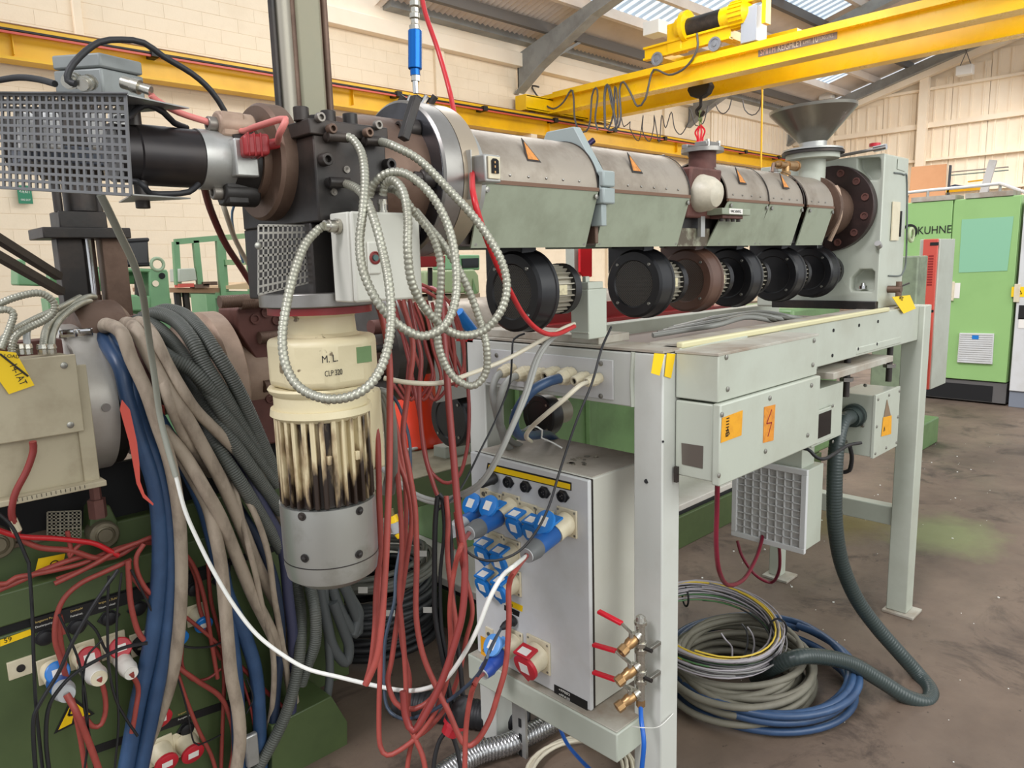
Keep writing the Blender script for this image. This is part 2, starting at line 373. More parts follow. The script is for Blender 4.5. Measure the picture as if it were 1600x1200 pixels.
# gable wall
gz = lambda y: 6.55+.265*(13-y)-.15
gw = MB().prism([(GX+.02, -4, 0), (GX+.02, 13.2, 0), (GX+.02, 13.2, gz(13.2)), (GX+.02, -4, gz(-4))], (.15, 0, 0)).build('wall_right', cladm, loc=(GX, 0, 0)); struct(gw)
tiers = [(0, 3.45), (3.5, 4.5), (4.55, 5.6), (5.65, 6.75), (6.8, 9)]
for i in range(14):
    y1 = 12.95-i*1.04; y0 = y1-1.02
    for (z0, z1) in tiers:
        zt = min(z1, gz(y1)-.45)
        if zt-z0 < .15: continue
        mb = MB(); mb.box((GX-.03, y0, z0), (GX, y1, zt))
        for k in range(3): mb.box((GX-.07, y0+.12+k*.34, z0), (GX-.03, y0+.17+k*.34, zt))
        mb.build('cladding_sheet', cladm, gw, smooth=False)
for z, h in ((3.45, .1), (4.5, .08), (5.55, .16), (6.72, .08)):
    MB().box((GX-.22, -3, z), (GX-.03, 12.9 if z < 6.7 else 11.4, z+h)).build('sheeting_rail', cladm, gw, smooth=False)
for y in (11.55, 8.5, 5.1): 
    struct(MB().box((GX-.42, y-.13, 0), (GX-.2, y+.13, gz(y)-.4)).build('wall_right_column', cladm))
struct(MB().prism([(GX-.5, 13.0, gz(13)-.52), (GX-.5, 13.0, gz(13)-.22), (GX-.5, -3, gz(-3)-.22), (GX-.5, -3, gz(-3)-.52)], (.25, 0, 0)).build('wall_right_rafter', cladm))
# roof: corrugated sheets between purlins, with gaps for the roof lights
RZ = lambda y: 6.55+.265*(13-y)+.1
PUR = [13.0, 12.0, 11.0, 10.03, 9.0, 8.0, 7.0, 6.0, 5.0, 4.0, 3.0]
def sheet(x0, x1, y0, y1, thick=.02, dz=0):
    mb = MB(); n = max(2, int((x1-x0)/.075)); n += n % 2; t = []
    for i in range(n+1):
        x = x0+(x1-x0)*i/n; z = .022*(1 if i % 2 else -1)+dz
        t.append((x, z))
    vs = [(x, y0, RZ(y0)+z) for x, z in t]+[(x, y1, RZ(y1)+z) for x, z in t]
    k = n+1; mb.add(vs, [(i, i+1, k+i+1, k+i) for i in range(n)]); return mb
SKY = [(13.3, 17.9, 8.0, 11.0), (18.2, 20.5, 6.0, 9.0), (23.6, 25.6, 10.03, 11.0), (13.3, 20.5, 3.0, 5.0)]
roof = bpy.data.objects.new('ceiling', None); COL.objects.link(roof); roof['kind'] = 'structure'
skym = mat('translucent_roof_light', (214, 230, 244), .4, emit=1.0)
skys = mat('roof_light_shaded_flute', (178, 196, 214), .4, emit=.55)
for j in range(len(PUR)-1):
    y1, y0 = PUR[j], PUR[j+1]
    cuts = sorted([(a, b_) for a, b_, c, d in SKY if c <= y0+.01 and d >= y1-.01])
    xs = 9.0
    segs = []
    for a, b_ in cuts:
        segs.append((xs, a)); xs = b_
    segs.append((xs, 27.5))
    for a, b_ in segs:
        while a < b_-.01:
            e = min(a+3.0, b_); sheet(a, e, y0, y1).build('roof_sheet', roofm, roof, smooth=False); a = e
    for a, b_ in cuts:
        x = a
        while x < b_-.01:
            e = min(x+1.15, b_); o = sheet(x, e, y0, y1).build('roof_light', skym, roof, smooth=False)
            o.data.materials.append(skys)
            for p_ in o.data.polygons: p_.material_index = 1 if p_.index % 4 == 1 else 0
            x = e
for y in PUR[:-1]:
    dk = darkst if y in (12.0, 9.0, 7.0) else roofm
    MB().box((9, y-.06, RZ(y)-.24), (27.4, y+.06, RZ(y)-.03)).build('purlin', dk, roof, smooth=False)
for x in (13.0, 20.3, 26.9):
    mb = MB(); u = []
    h0, h1 = 1.1, .42
    pts = [(12.95, RZ(13)-1.1), (12.2, RZ(12.2)-.85), (10.6, RZ(10.6)-.55), (3, RZ(3)-.5)]
    top = [(y, RZ(y)-.24) for y in (3, 12.95)]
    mb.prism([(x, y, z) for y, z in pts]+[(x, y, z) for y, z in top], (.04, 0, 0))
    for (a, b_) in ((pts[0], pts[1]), (pts[1], pts[2]), (pts[2], pts[3])):
        mb.prism([(x-.12, a[0], a[1]), (x-.12, b_[0], b_[1]), (x-.12, b_[0], b_[1]-.03), (x-.12, a[0], a[1]-.03)], (.28, 0, 0))
    mb.build('rafter', steelg, roof, smooth=False)
    MB().bar((x+1.2, 12.0, RZ(12)-.2), (x+.05, 12.2, RZ(12.2)-.8), .06, .06).build('knee_brace', steelg, roof)
struct(MB().box((9.2, 12.62, 6.62), (27.3, 12.9, 7.02)).build('trim_1', steelg, smooth=False))
# emergency exit sign on the pier
t = thing('exit_sign', 'small green emergency exit sign on a wall pier behind the mesh guard', 'sign', P(39, 304, y=WY-.1))
q = P(39, 304, y=WY-.102); MB().box(q-V((.09, .0, .13)), q+V((.09, .012, .13))).build('sign_board', mat('exit_green', (20, 120, 84), .4), t)
text('<-EXIT', 'lettering', q+V((-.07, -.001, .02)), (1, 0, 0), (0, 0, 1), .07, inkw, t, width=.14)
text('FIRE EXIT', 'lettering', q+V((-.06, -.001, -.09)), (1, 0, 0), (0, 0, 1), .04, inkw, t, width=.12)
# hanging wall lamps at the gable
for i, (px, py) in enumerate(((1292, 149), (1508, 110))):
    q = P(px, py, x=26.6); t = thing('hanging_lamp', ('white box lamp hung under the roof near the corner roof light', 'white box lamp hung on thin wires before the gable cladding')[i], 'lamp', q)
    MB().box(q+V((-.15, -.22, -.14)), q+V((.15, .22, .14))).build('lamp_housing', mat('white_lamp_box', (236, 236, 232), .4), t, .02)
    for s in (-1, 1): MB().cyl(q+V((0, s*.15, .14)), q+V((0, s*.15+(0.0 if i == 0 else -.25*s), .8)), .012, n=6).build('wire', darkst, t)
# ================================================================ RUNWAY BEAM AND CRANE
rb = thing('crane_runway_beam', 'long yellow crane runway beam with red and black conductor strips along the back wall', 'crane rail', (10, 12.75, 4.5))
mb = MB().box((-1, 12.68, 4.62), (27, 12.72, 5.0)).box((-1, 12.5, 4.98), (27, 12.9, 5.03)).box((-1, 12.55, 4.58), (27, 12.85, 4.62)).box((-1, 12.66, 5.03), (27, 12.74, 5.08))
mb.build('beam', yelr, rb, smooth=False)
MB().box((-1, 12.46, 4.9), (27, 12.5, 4.93)).build('red_conductor_strip', redpaint, rb, smooth=False)['label'] = 'red strip'
MB().box((-1, 12.45, 4.94), (27, 12.49, 4.965)).build('black_conductor_strip', blkr, rb, smooth=False)['label'] = 'black strip'
MB().box((-1, 12.49, 5.03), (27, 12.9, 5.045)).build('rail_flange', mat('brown_rail_dust', (130, 90, 60), .7), rb, smooth=False)
x = 2.2
while x < 26: 
    MB().box((x, 12.42, 4.9), (x+.12, 12.68, 5.0)).build('conductor_bracket', blkr, rb); x += 2.3
for x in (2.7, 8.2, 13.7, 19.2): MB().box((x, 12.6, 4.66), (x+.012, 12.7, 4.98)).build('stiffener', yelr, rb)
for x in (3.75, 13.1, 20.4): struct(MB().box((x-.1, 12.55, 4.3), (x+.1, 13.0, 4.58)).build('wall_back_bracket', wallm))
cr = thing('overhead_crane', 'yellow overhead travelling crane girder with lifting trolley spanning under the roof', 'crane', (13.72, 8, 4.8))
XC = 13.72
zsm = P(1281, 84, x=XC-.1).z
mb = MB().box((XC-.0, -2, zsm), (XC+.04, 12.75, 5.44)).box((XC-.16, -2, 5.42), (XC+.2, 12.75, 5.52)).box((XC-.16, -2, zsm-.01), (XC+.2, 12.75, zsm+.03))
mb.build('main_girder', yel, cr, smooth=False)
z2g = P(1281, 116, x=XC+1.2).z
MB().box((XC+1.3, -2, z2g+.03), (XC+1.36, 12.75, 5.44)).box((XC+1.2, -2, z2g), (XC+1.5, 12.6, z2g+.04)).box((XC+1.2, -2, 5.42), (XC+1.5, 12.75, 5.5)).build('second_girder', yel, cr, smooth=False)
MB().box((XC-.9, 12.5, 5.12), (XC+2.3, 12.52, 5.42)).box((XC-.9, 12.5, 5.4), (XC+2.3, 12.85, 5.44)).box((XC-.9, 12.5, 5.1), (XC+2.3, 12.85, 5.14)).box((XC-.92, 12.5, 5.1), (XC-.9, 12.85, 5.44)).build('end_carriage', yel, cr, smooth=False)
for x in (XC-.6, XC+1.9): MB().cyl((x, 12.6, 5.17), (x, 12.75, 5.17), .12, n=24).build('wheel', blackm, cr)
MB().box((XC-.12, -1, 5.52), (XC-.06, 12.4, 5.56)).build('trolley_rail', yel, cr, smooth=False)
a = P(1185, 76, x=XC-.01); b_ = P(1308, 52, x=XC-.01)
zc = (a.z+b_.z)/2-.02
MB().box((XC-.012, a.y, zc-.1), (XC, b_.y, zc+.06)).build('name_plate', mat('grey_name_plate', (132, 124, 128), .4), cr)
W_ = a.y-b_.y
text('SMITH', 'lettering', (XC-.014, a.y-.04, zc-.08), (0, -1, 0), (0, 0, 1), .17, mat('pale_pink_lettering', (226, 196, 190), .5), cr, width=W_*.2)
text('KEIGHLEY', 'lettering', (XC-.014, a.y-W_*.26, zc-.08), (0, -1, 0), (0, 0, 1), .17, inkw, cr, width=W_*.31)
text('LIMIT', 'lettering', (XC-.014, a.y-W_*.59, zc-.06), (0, -1, 0), (0, 0, 1), .07, inkw, cr, width=W_*.09)
text('10', 'lettering', (XC-.014, a.y-W_*.70, zc-.08), (0, -1, 0), (0, 0, 1), .17, inkw, cr, width=W_*.06)
text('TONS S.W.L.', 'lettering', (XC-.014, a.y-W_*.78, zc-.06), (0, -1, 0), (0, 0, 1), .09, inkw, cr, width=W_*.18)
# trolley
def cp(px, py, dx=0): return P(px, py, x=XC+dx)
tr = thing('crane_trolley', 'yellow hoist trolley with motor, rope drum and wheels on top of the crane girder', 'hoist', cp(1075, 80))
zt = 5.58
y1 = cp(1013, 80).y; y2 = cp(1142, 55).y; y0_ = cp(1196, 50).y
for px in (1028, 1118):
    q = cp(px, 86 if px < 1100 else 64, -.1); q.z = zt+.12
    MB().rev(q+V((-.05, 0, 0)), (1, 0, 0), [(0, 0), (0, .04), (.015, .045), (.02, .09), (0, .1), (0, .135), (.03, .135), (.09, .11), (.09, 0)], 24).build('wheel', mat('grey_steel_wheel', (140, 144, 152), .4, .3), tr)
MB().box((XC-.06, y2-.03, zt+.18), (XC, y1+.05, zt+.4)).box((XC-.12, y2-.03, zt+.38), (XC+.02, y1+.05, zt+.42)).box((XC-.12, y2-.03, zt+.16), (XC+.02, y1+.05, zt+.2)).build('side_frame', yel, tr, smooth=False)
MB().box((XC+.9, y2-.9, zt+.18), (XC+1.3, y1+.05, zt+.34)).box((XC, y1-.3, zt+.18), (XC+1.3, y1, zt+.34)).box((XC, y2-.03, zt+.18), (XC+1.3, y2+.2, zt+.34)).build('cross_frame', yel, tr, smooth=False)
q = cp(1078, 40); MB().rev(q+V((0, .28, .0)), (0, -1, 0), [(0, .12), (.02, .2), (.14, .2), (.16, .3), (.26, .3), (.28, .22)], 28).build('gearbox', yel, tr)
MB().cyl(q+V((0, .05, -.05)), q+V((0, -.75, -.05)), .19, n=24).build('rope_drum', blackm, tr)
MB().box(q+V((-.08, .15, -.45)), q+V((.2, .5, .12))).build('gear_case', yel, tr, .02)
q = cp(1147, 25); MB().rev(q+V((0, .28, 0)), (0, -1, 0), [(0, .12), (.05, .2), (.25, .21), (.26, .24), (.55, .24), (.6, .18), (.66, .1)], 28).build('hoist_motor', yel, tr)
mb = MB()
for k in range(20):
    a_ = k*math.pi/10; mb.obox(q+V((.245*math.cos(a_), -.13, .245*math.sin(a_))), (.02*math.cos(a_), 0, .02*math.sin(a_)), (0, .14, 0), (-.006*math.sin(a_), 0, .006*math.cos(a_)))
mb.build('cooling_fins', yel, tr)
MB().box(q+V((-.1, -.7, -.3)), q+V((.1, -.62, .25))).box(q+V((-.1, -.7, .15)), q+V((.1, -.3, .25))).build('end_bracket', yel, tr)
q = cp(1180, 38, .1); MB().box(q+V((-.22, -.14, -.35)), q+V((.2, .18, .28))).build('control_cabinet', mat('grey_crane_cabinet', (160, 166, 176), .4), tr, .01)
q = cp(1024, 47, .4); MB().box(q+V((-.2, -.22, -.12)), q+V((.2, .18, .15))).build('lamp_box', mat('white_lamp_box', (236, 236, 232), .4), tr, .01)
# hook block and sling
hb = thing('hook_block', 'black crane hook block hanging below the yellow girder', 'hook', cp(1092, 150))
q = P(1091, 137, x=XC+.6)
MB().prism([q+V((0, a_, b2)) for a_, b2 in ((-.22, .1), (.22, .1), (.28, .0), (.2, -.14), (.06, -.2), (-.06, -.2), (-.2, -.14), (-.28, 0))], (.2, 0, 0)).build('sheave_housing', blkr, hb, .02)
for s in (-.12, .12): MB().cyl(q+V((.1, s, .08)), q+V((.1, s, .6)), .012, n=6).build('wire_rope', darkst, hb)
MB().tube(spline([q+V((.1, 0, -.18)), q+V((.1, 0, -.35)), q+V((.1, .1, -.45)), q+V((.1, 0, -.56)), q+V((.1, -.09, -.48))]), .035, 10).build('hook', blackm, hb)
lf = thing('lifting_chain', 'green and grey lifting chain leg hung from the crane hook', 'chain', q+V((0, 0, -.9)))
for i in range(3): 
    c_ = q+V((.1, 0, -.52-i*.09)); ax = (1, 0, 0) if i % 2 else (0, 1, 0)
    u_ = V((0, 1, 0)) if i % 2 else V((1, 0, 0))
    MB().tube([c_+u_*(.035*math.cos(t_))+V((0, 0, .07*math.sin(t_))) for t_ in [k*math.pi/6 for k in range(13)]], .014, 6).build('chain_link', mat('green_chain', (110, 130, 60), .4) if i < 3 else steelg, lf)
rs = thing('red_sling', 'bright red lifting sling loops below the hook behind the vent port', 'sling', q+V((0, 0, -1.7)))
for s in (-.1, -.03, .05, .11):
    MB().tube(spline([q+V((.1, 0, -.74)), q+V((.1, s*1.1, -.88)), q+V((.1, s*.6, -1.05)), q+V((.1, s*1.5, -1.3))]), .02, 6).build('strap', mat('red_webbing', (226, 30, 50), .5), rs)
# festoon cables
def fest(name, label, pts, r=.022, dx=-.2, m=None):
    return cable(name, label, 'cable', [P(a_, b2, x=XC+dx) for a_, b2 in pts], r, m or mat('crane_grey_cable', (84, 84, 88), .5), n=6, step=.08)
fest('festoon_cable', 'grey cable looping down the left end of the yellow crane girder', [(842, 136), (832, 134), (834, 142), (850, 162), (865, 170), (880, 160), (892, 141), (896, 150), (898, 185), (905, 204), (916, 205), (922, 190), (925, 150), (931, 137), (934, 150), (930, 185), (934, 203)])
fest('festoon_cable', 'grey cable wave running from the bunched loops up to the hoist trolley', [(946, 202), (945, 150), (950, 133), (956, 150), (962, 195), (966, 198), (970, 180), (968, 140), (974, 128), (985, 145), (996, 166), (1008, 155), (1018, 115), (1026, 109), (1045, 117), (1065, 110), (1080, 95), (1090, 75), (1089, 52)])
for i, pts in enumerate(([(945, 200), (944, 150), (949, 132), (955, 160), (963, 196), (955, 204), (947, 200)], [(950, 203), (958, 180), (961, 135), (964, 150), (965, 190), (958, 203)])):
    fest('festoon_cable', 'one of two tight grey cable loops bunched at mid girder', pts)['group'] = 'bunched festoon loops'
fest('festoon_cable', 'thin grey cable hung in wide swags below the far crane girder', [(970, 180), (975, 198), (985, 190), (984, 200), (998, 220), (1005, 180), (1004, 205), (1015, 221), (1022, 195), (1022, 180), (1030, 222), (1034, 180), (1040, 200), (1049, 175), (1054, 200), (1064, 210), (1076, 190), (1078, 170), (1087, 196), (1099, 192), (1106, 165)], .012, 1.6)
fest('festoon_cable', 'thin grey cable swag below the crane girder right of the hook', [(1118, 162), (1122, 172), (1130, 178), (1139, 170), (1143, 155)], .012, 1.6)
fest('festoon_cable', 'thin grey cable swag nearest the hopper below the crane girder', [(1160, 155), (1164, 172), (1175, 180), (1186, 172), (1191, 145)], .012, 1.6)
fest('pull_cord', 'yellow pull cord hanging straight down from the crane above the barrel', [(1191, 140), (1190, 200), (1189, 262)], .02, 1.6, yelr)['category'] = 'cord'
# ================================================================ MAIN MACHINE FRAME
FT = 1.372   # top of the frame
fr = thing('machine_frame', 'light grey welded steel frame carrying the extruder in the middle of the hall', 'machine frame', (2.4, 1.35, 0))
def fbox(n, a, b_, m=mgrey, bv=.004): return bx(n, a, b_, m, fr, bv)
fbox('post', (1.5, 1.02, 0), (1.578, 1.108, FT-.003), mgreylit)
fbox('post', (1.5, 1.672, 0), (1.58, 1.75, FT-.003), mgreylit)
fbox('post', (3.36, 1.0, .012), (3.445, 1.085, FT+.005))
fbox('post', (3.36, 1.585, .012), (3.42, 1.645, 1.3))
fbox('side_beam', (1.578, 1.022, 1.232), (3.36, 1.082, FT+.006))
fbox('side_beam', (1.58, 1.66, 1.232), (3.42, 1.72, FT))
fbox('end_beam', (1.5, 1.108, 1.228), (1.56, 1.672, FT-.004), mgreylit)
fbox('beam_lip', (1.578, 1.015, FT+.004), (3.0, 1.035, FT+.02), mat('yellowed_cream_seal', (206, 200, 160), .6))
MB().box((1.5, 1.02, FT), (1.63, 1.74, FT+.006)).box((1.6, 1.03, FT+.003), (3.3, 1.13, FT+.012)).build('top_plate', mgreyd, fr)
fbox('raised_plate', (1.525, 1.24, FT+.006), (1.66, 1.71, FT+.028), mgreyd, .002)
fbox('enclosure_shelf', (1.395, 1.085, .292), (1.575, 1.68, .375))
fbox('shelf_top', (1.40, 1.09, .375), (1.6, 1.67, .379), mgreyd, .001)
fbox('rear_crossbar', (3.37, 1.085, .4), (3.43, 1.585, .485))
for (x, y) in ((3.40, 1.04), (3.39, 1.61)): fbox('foot_plate', (x-.06, y-.075, 0), (x+.06, y+.055, .012), mgreyd, .002)
mb = MB().box((1.495, 1.17, 1.24), (1.5, 1.66, 1.345)); mb.build('gland_plate', white, fr, .002)
for px, py in ((776, 555), (939, 568), (939, 619)): screws([P(px, py, x=1.495)], (-1, 0, 0), .007, fr)
for x in (2.5, 2.72, 2.9):
    for z in (1.26, 1.345): MB().cyl((x, 1.0215, z), (x, 1.0195, z), .006, n=10).build('drilled_hole', dark, fr)
MB().cyl(P(1010, 752, x=1.4995), P(1010, 752, x=1.498), .006, n=12).build('drilled_hole', dark, fr)
MB().cyl(P(1036, 690, y=1.0195), P(1036, 690, y=1.018), .003, n=10).build('drilled_hole', dark, fr)
# weld beads
MB().tube(spline([V((1.499, 1.11, 1.23)), V((1.4985, 1.112, 1.3)), V((1.499, 1.108, 1.37))]), .006, 6).build('weld_bead', mgrey, fr)
MB().tube(spline([V((1.57, 1.02, 1.372)), V((1.72, 1.018, 1.376)), V((1.9, 1.017, 1.377))]), .005, 6).build('weld_bead', mgrey, fr)
# adjustable motor shelf under the beam at the far end
fbox('hung_shelf', P(1303, 583, y=1.0), P(1395, 572, y=1.0)+V((0, .38, .018)), mgreyd, .002)
fbox('hung_bracket', P(1338, 555, y=1.02), P(1408, 530, y=1.02)+V((0, .05, .012)))
for px, y in ((1325, 1.06), (1391, 1.06)):
    t_ = P(px, 545, y=y); t_.z = 1.235; b2 = V((t_.x, t_.y, 1.08)); MB().cyl(t_, b2, .012, n=12).build('threaded_rod', blackm, fr)
    MB().cyl(V((t_.x, t_.y, 1.138)), V((t_.x, t_.y, 1.152)), .024, n=6).build('nut', steel, fr)
# yellow tape strips
for a_, b_, c_, d_ in (((1022, 552), (1038, 553), (1030, 587), (1017, 583)), ((1042, 552), (1055, 553), (1048, 591), (1038, 588))):
    q = [P(*k, y=1.018) for k in (a_, b_, c_, d_)]; o = MB().prism(q, (0, -.0012, 0)).build('adhesive_tape', tagd); tagit(o, 'torn yellow tape strip on the frame corner post, ' + ('left of two' if a_[0] < 1030 else 'right of two'), 'tape')
# red slide rail and grey-green trough plate behind the blowers
tr2 = thing('slide_trough', 'grey green trough plate with a round hole and red angle rail behind the blowers', 'machine bed', (2.2, 1.9, 1.3))
q0 = P(800, 505, y=1.78); q1 = P(1172, 478, y=1.78)
MB().box((1.5, 1.78, 1.25), (3.3, 1.8, q1.z-.0)).build('trough_plate', mat('grey_green_trough_paint', (112, 122, 114), .45), tr2)
MB().box((1.5, 1.72, q1.z), (3.2, 1.8, q1.z+.025)).box((1.9, 1.77, q1.z), (3.0, 1.79, q1.z+.085)).build('red_rail', redstl, tr2)
MB().box(P(990, 520, y=1.775)-V((.012, 0, .06)), P(990, 520, y=1.775)+V((.012, .006, .07))).build('red_bracket', redstl, tr2)
q = P(936, 519, y=1.776); MB().cyl(q, q+V((0, .003, 0)), .03, n=20).build('round_hole', dark, tr2)
MB().prism([P(907, 388, y=1.7), P(925, 388, y=1.7), P(925, 432, y=1.7), P(915, 435, y=1.7), P(907, 425, y=1.7)], (0, .01, 0)).build('red_plate', mat('bright_red_paint', (230, 24, 36), .4), tr2)
MB().box(P(898, 450, y=1.72), P(907, 385, y=1.72)+V((0, .04, 0))).build('grey_upright', mgrey, tr2)
# terminal post on the near crossbeam
sb = thing('terminal_post', 'square light grey terminal post standing on the near end of the frame', 'post', (1.6, 1.22, FT+.03))
q = P(920, 531, z=FT+.028); zt_ = P(920, 452, x=q.x, y=None).z; zb = FT+.028
MB().box((q.x, q.y, zb), (q.x+.075, q.y+.06, zt_)).build('post_body', mgrey, sb, .003)
MB().box((q.x+.0, q.y+.0, zt_), (q.x+.06, q.y+.055, zt_+.018)).build('cap_block', mgrey, sb, .002)
for dy in (.012, .04): MB().box((q.x+.005, q.y+dy, zt_+.018), (q.x+.02, q.y+dy+.012, zt_+.032)).build('stud_block', mgrey, sb, .001)
MB().tube([V((q.x-.001, q.y-.001, zb+.018)), V((q.x-.001, q.y+.061, zb+.018))], .0025, 6).build('weld_seam', mgrey, sb)
# ================================================================ BARREL
AY, AZ, AR = 1.25, 1.765, .12
ex = thing('extruder_barrel', 'long extruder barrel under stained steel half-round covers and sage side panels', 'extruder', (1.9, AY, 1.6))
MB().cyl((.99, AY, AZ), (2.98, AY, AZ), .085, n=32).build('barrel', brownm, ex)
MB().box((1.0, AY-.075, 1.64), (2.72, AY+.075, 1.72)).build('barrel_underside', blackm, ex)
segs = [(1.02, 1.392), (1.425, 1.785), (1.99, 2.235), (2.245, 2.485), (2.525, 2.735)]
fy = AY-AR
for i, (x0, x1) in enumerate(segs):
    r_ = AR-.0015*i
    MB().rev((x0, AY, AZ), (1, 0, 0), [(0, r_-.004), (0, r_), (x1-x0, r_), (x1-x0, r_-.004)], 40, -math.pi/2, math.pi/2, ref=(0, 0, 1)).build('half_round_cover', brush, ex)
    for s in (-1, 1):
        MB().prism([(x0+.004, AY+s*(r_+.002), AZ-.004), (x1, AY+s*(r_+.002), AZ-.004), (x1-.006, AY+s*(r_-.035), 1.632), (x0-(.0 if i < 2 else .055 if i == 2 else .03 if i == 3 else .004), AY+s*(r_-.035), 1.632)], (0, -s*.004, 0)).build('side_panel', sidep, ex)
        MB().box((x0, AY+s*(r_-.004), AZ-.006), (x1, AY+s*(r_+.004), AZ+.002)).build('seam_strip', mat('brown_seam', (112, 82, 62), .6), ex)
    for x in ((x0+.012), (x1-.014)):
        MB().rev((x+.005, AY-r_-.001, AZ-.018), (0, -1, 0), [(0, .0065), (.003, .006), (.004, 0)], 10).build('screw', scrm, ex)
        MB().rev((x, AY-r_+.036, 1.642), (0, -1, 0), [(0, .0065), (.003, .006), (.004, 0)], 10).build('screw', scrm, ex)
    n = int((x1-x0)/.055)
    mb = MB()
    for k in range(n): mb.rev((x0+.03+k*.055, AY-r_-.0005, AZ+.014), (0, -1, 0), [(0, .003), (.0015, .002), (.002, 0)], 8)
    o = mb.build('rivets', scrm, ex); o['kind'] = 'stuff'
# arched band edges
for x, a_ in ((1.02, 1), (1.392, 1), (1.785, 1), (2.235, 1), (2.485, 1)):
    MB().rev((x-.003, AY, AZ), (1, 0, 0), [(0, AR+.0005), (0, AR+.002), (.004, AR+.002), (.004, AR+.0005)], 40, -math.pi/2, math.pi/2, ref=(0, 0, 1)).build('cover_rim', blackm, ex)
# clamp between cover one and two
mb = MB(); x = 1.395
arc = [(AY-(AR+.008)*math.cos(k*math.pi/12), AZ+(AR+.008)*math.sin(k*math.pi/12)) for k in range(0, 13)]
mb.prism([(x, AY-AR-.004, AZ-.02), (x, AY-AR-.004, AZ+.03), (x, AY-.045, AZ+AR+.032), (x, AY+.045, AZ+AR+.032), (x, AY+AR+.004, AZ+.03), (x, AY+AR+.004, AZ-.02)], (.026, 0, 0)).build('clamp_bracket', mat('blue_grey_clamp_paint', (150, 160, 158), .4), ex, .003)
MB().box((x+.0, AY-AR-.014, AZ+.005), (x+.045, AY-AR+.02, AZ+.042)).build('clamp_block', mat('blue_grey_clamp_paint', (1, 1, 1)), ex, .004)
MB().box((x+.0, AY-AR-.014, AZ-.034), (x+.045, AY-AR+.02, AZ+.003)).build('clamp_block', mat('blue_grey_clamp_paint', (1, 1, 1)), ex, .004)
MB().box((x+.005, AY-AR-.004, AZ-.085), (x+.024, AY-AR+.03, AZ-.034)).build('clamp_leg', mat('blue_grey_clamp_paint', (1, 1, 1)), ex, .002)
MB().box((x+.01, AY-AR+.02, 1.64), (x+.022, AY, AZ-.034)).build('clamp_leg', brownm, ex, .002)
q = P(918, 232, y=AY-.06); MB().cyl(q+V((0, 0, -.02)), q+V((0, 0, .008)), .009, n=6).build('melt_bolt', brownm, ex); MB().cyl(q+V((0, 0, .008)), q+V((.014, -.008, .02)), .007, n=12).build('melt_plug', mat('purple_blue_steel', (48, 40, 70), .3, .7), ex)
for px, py in ((1082, 238), (1025, 240)): 
    q = P(px, py, y=AY); MB().cyl(q+V((-.02, 0, -.012)), q+V((.04, 0, -.003)), .004, n=8).build('thermocouple', steel, ex)
# triangular warning plates on the covers
for x, a_ in ((1.185, 30), (1.558, 30), (2.087, 26), (2.37, 26)):
    th = math.radians(33); c = V((x, AY-(AR+.002)*math.cos(th), AZ+(AR+.002)*math.sin(th))); upv = V((0, .3, .954)); nn = V((0, -.954, .3))
    h = .05
    tri = [c+V((-.018, 0, 0))+upv*-h*.4, c+V((.026, 0, 0))+upv*-h*.4, c+V((-.018, 0, 0))+upv*h*.65]
    MB().prism(tri, nn*.002).build('warning_plate', blackm, ex, smooth=False)
    c2 = sum(tri, V())/3; tri2 = [c2+(t_-c2)*.74+nn*.0022 for t_ in tri]
    MB().prism(tri2, nn*.0008).build('warning_triangle', mat('orange_warning_ink', (214, 140, 62), .5, col2=(120, 70, 40), amt=.6, scale=90), ex, smooth=False)
# dirt stained plate below vent
MB().box((1.785, AY-AR+.038, 1.632), (1.95, AY-AR+.042, 1.682)).build('stained_panel', mat('grimy_panel', (150, 150, 128), .5, col2=(70, 56, 40), amt=.9, scale=16, thr=(.42, .55)), ex)
# vent port
mb = MB().prism([(1.80, AY-.1, 1.71), (1.80, AY-.115, AZ+.08), (1.80, AY+.1, AZ+.08), (1.80, AY+.1, 1.71)], (.16, 0, 0)); mb.build('vent_block', rustm, ex, .006)
MB().box((1.84, AY-.02, AZ+.05), (1.975, AY+.08, AZ+.09)).build('vent_plate', rustm, ex, .004)
vp = P(1097, 275, y=AY-.03)
MB().cyl(vp+V((0, 0, -.02)), vp+V((0, 0, .07)), .04, n=28).build('vent_pipe', rustm, ex)
MB().cyl(vp+V((0, 0, .066)), vp+V((0, 0, .078)), .062, n=28).build('vent_flange', steel, ex)
MB().obox(vp+V((-.004, -.02, .086)), (.04, 0, 0), (0, .02, 0), (0, 0, .007)).obox(vp+V((.035, .0, .088)), (.03, 0, .006), (0, .014, 0), (0, 0, .007)).obox(vp+V((.0, .03, .084)), (.05, 0, 0), (0, .01, 0), (0, 0, .006)).build('vent_clamp', steel, ex, .002)
for s in (-.03, .03): MB().cyl(vp+V((s, -.035, .07)), vp+V((s, -.035, .098)), .006, n=8).build('stud', nickel, ex)
q = P(1116, 299, y=AY-.15)
MB().rev(q+V((0, .06, 0)), (0, -1, -.12), [(0, .05), (.02, .052), (.03, .05), (.05, .046), (.07, .034), (.078, .015), (.08, 0)], 24).build('taped_port', mat('masking_film', (196, 188, 168), .4, col2=(160, 156, 140), amt=.6, scale=18, bump=.5, bscale=30), ex)
q = P(1150, 329, y=AY-.15)
MB().box(q+V((-.075, -.0, -.012)), q+V((.085, .06, .006))).build('drip_plate', sidep, ex, .002)
MB().box(q+V((-.04, -.002, -.01)), q+V((.035, .0, .005))).build('paper_label', wlab, ex)
text('VAC-ENTG.', 'lettering', q+V((-.035, -.0025, -.006)), (1, 0, 0), (0, 0, 1), .01, ink, ex, width=.06)
MB().box(q+V((-.055, .01, -.022)), q+V((.06, .05, -.012))).build('bolted_strip', rustm, ex, .002)
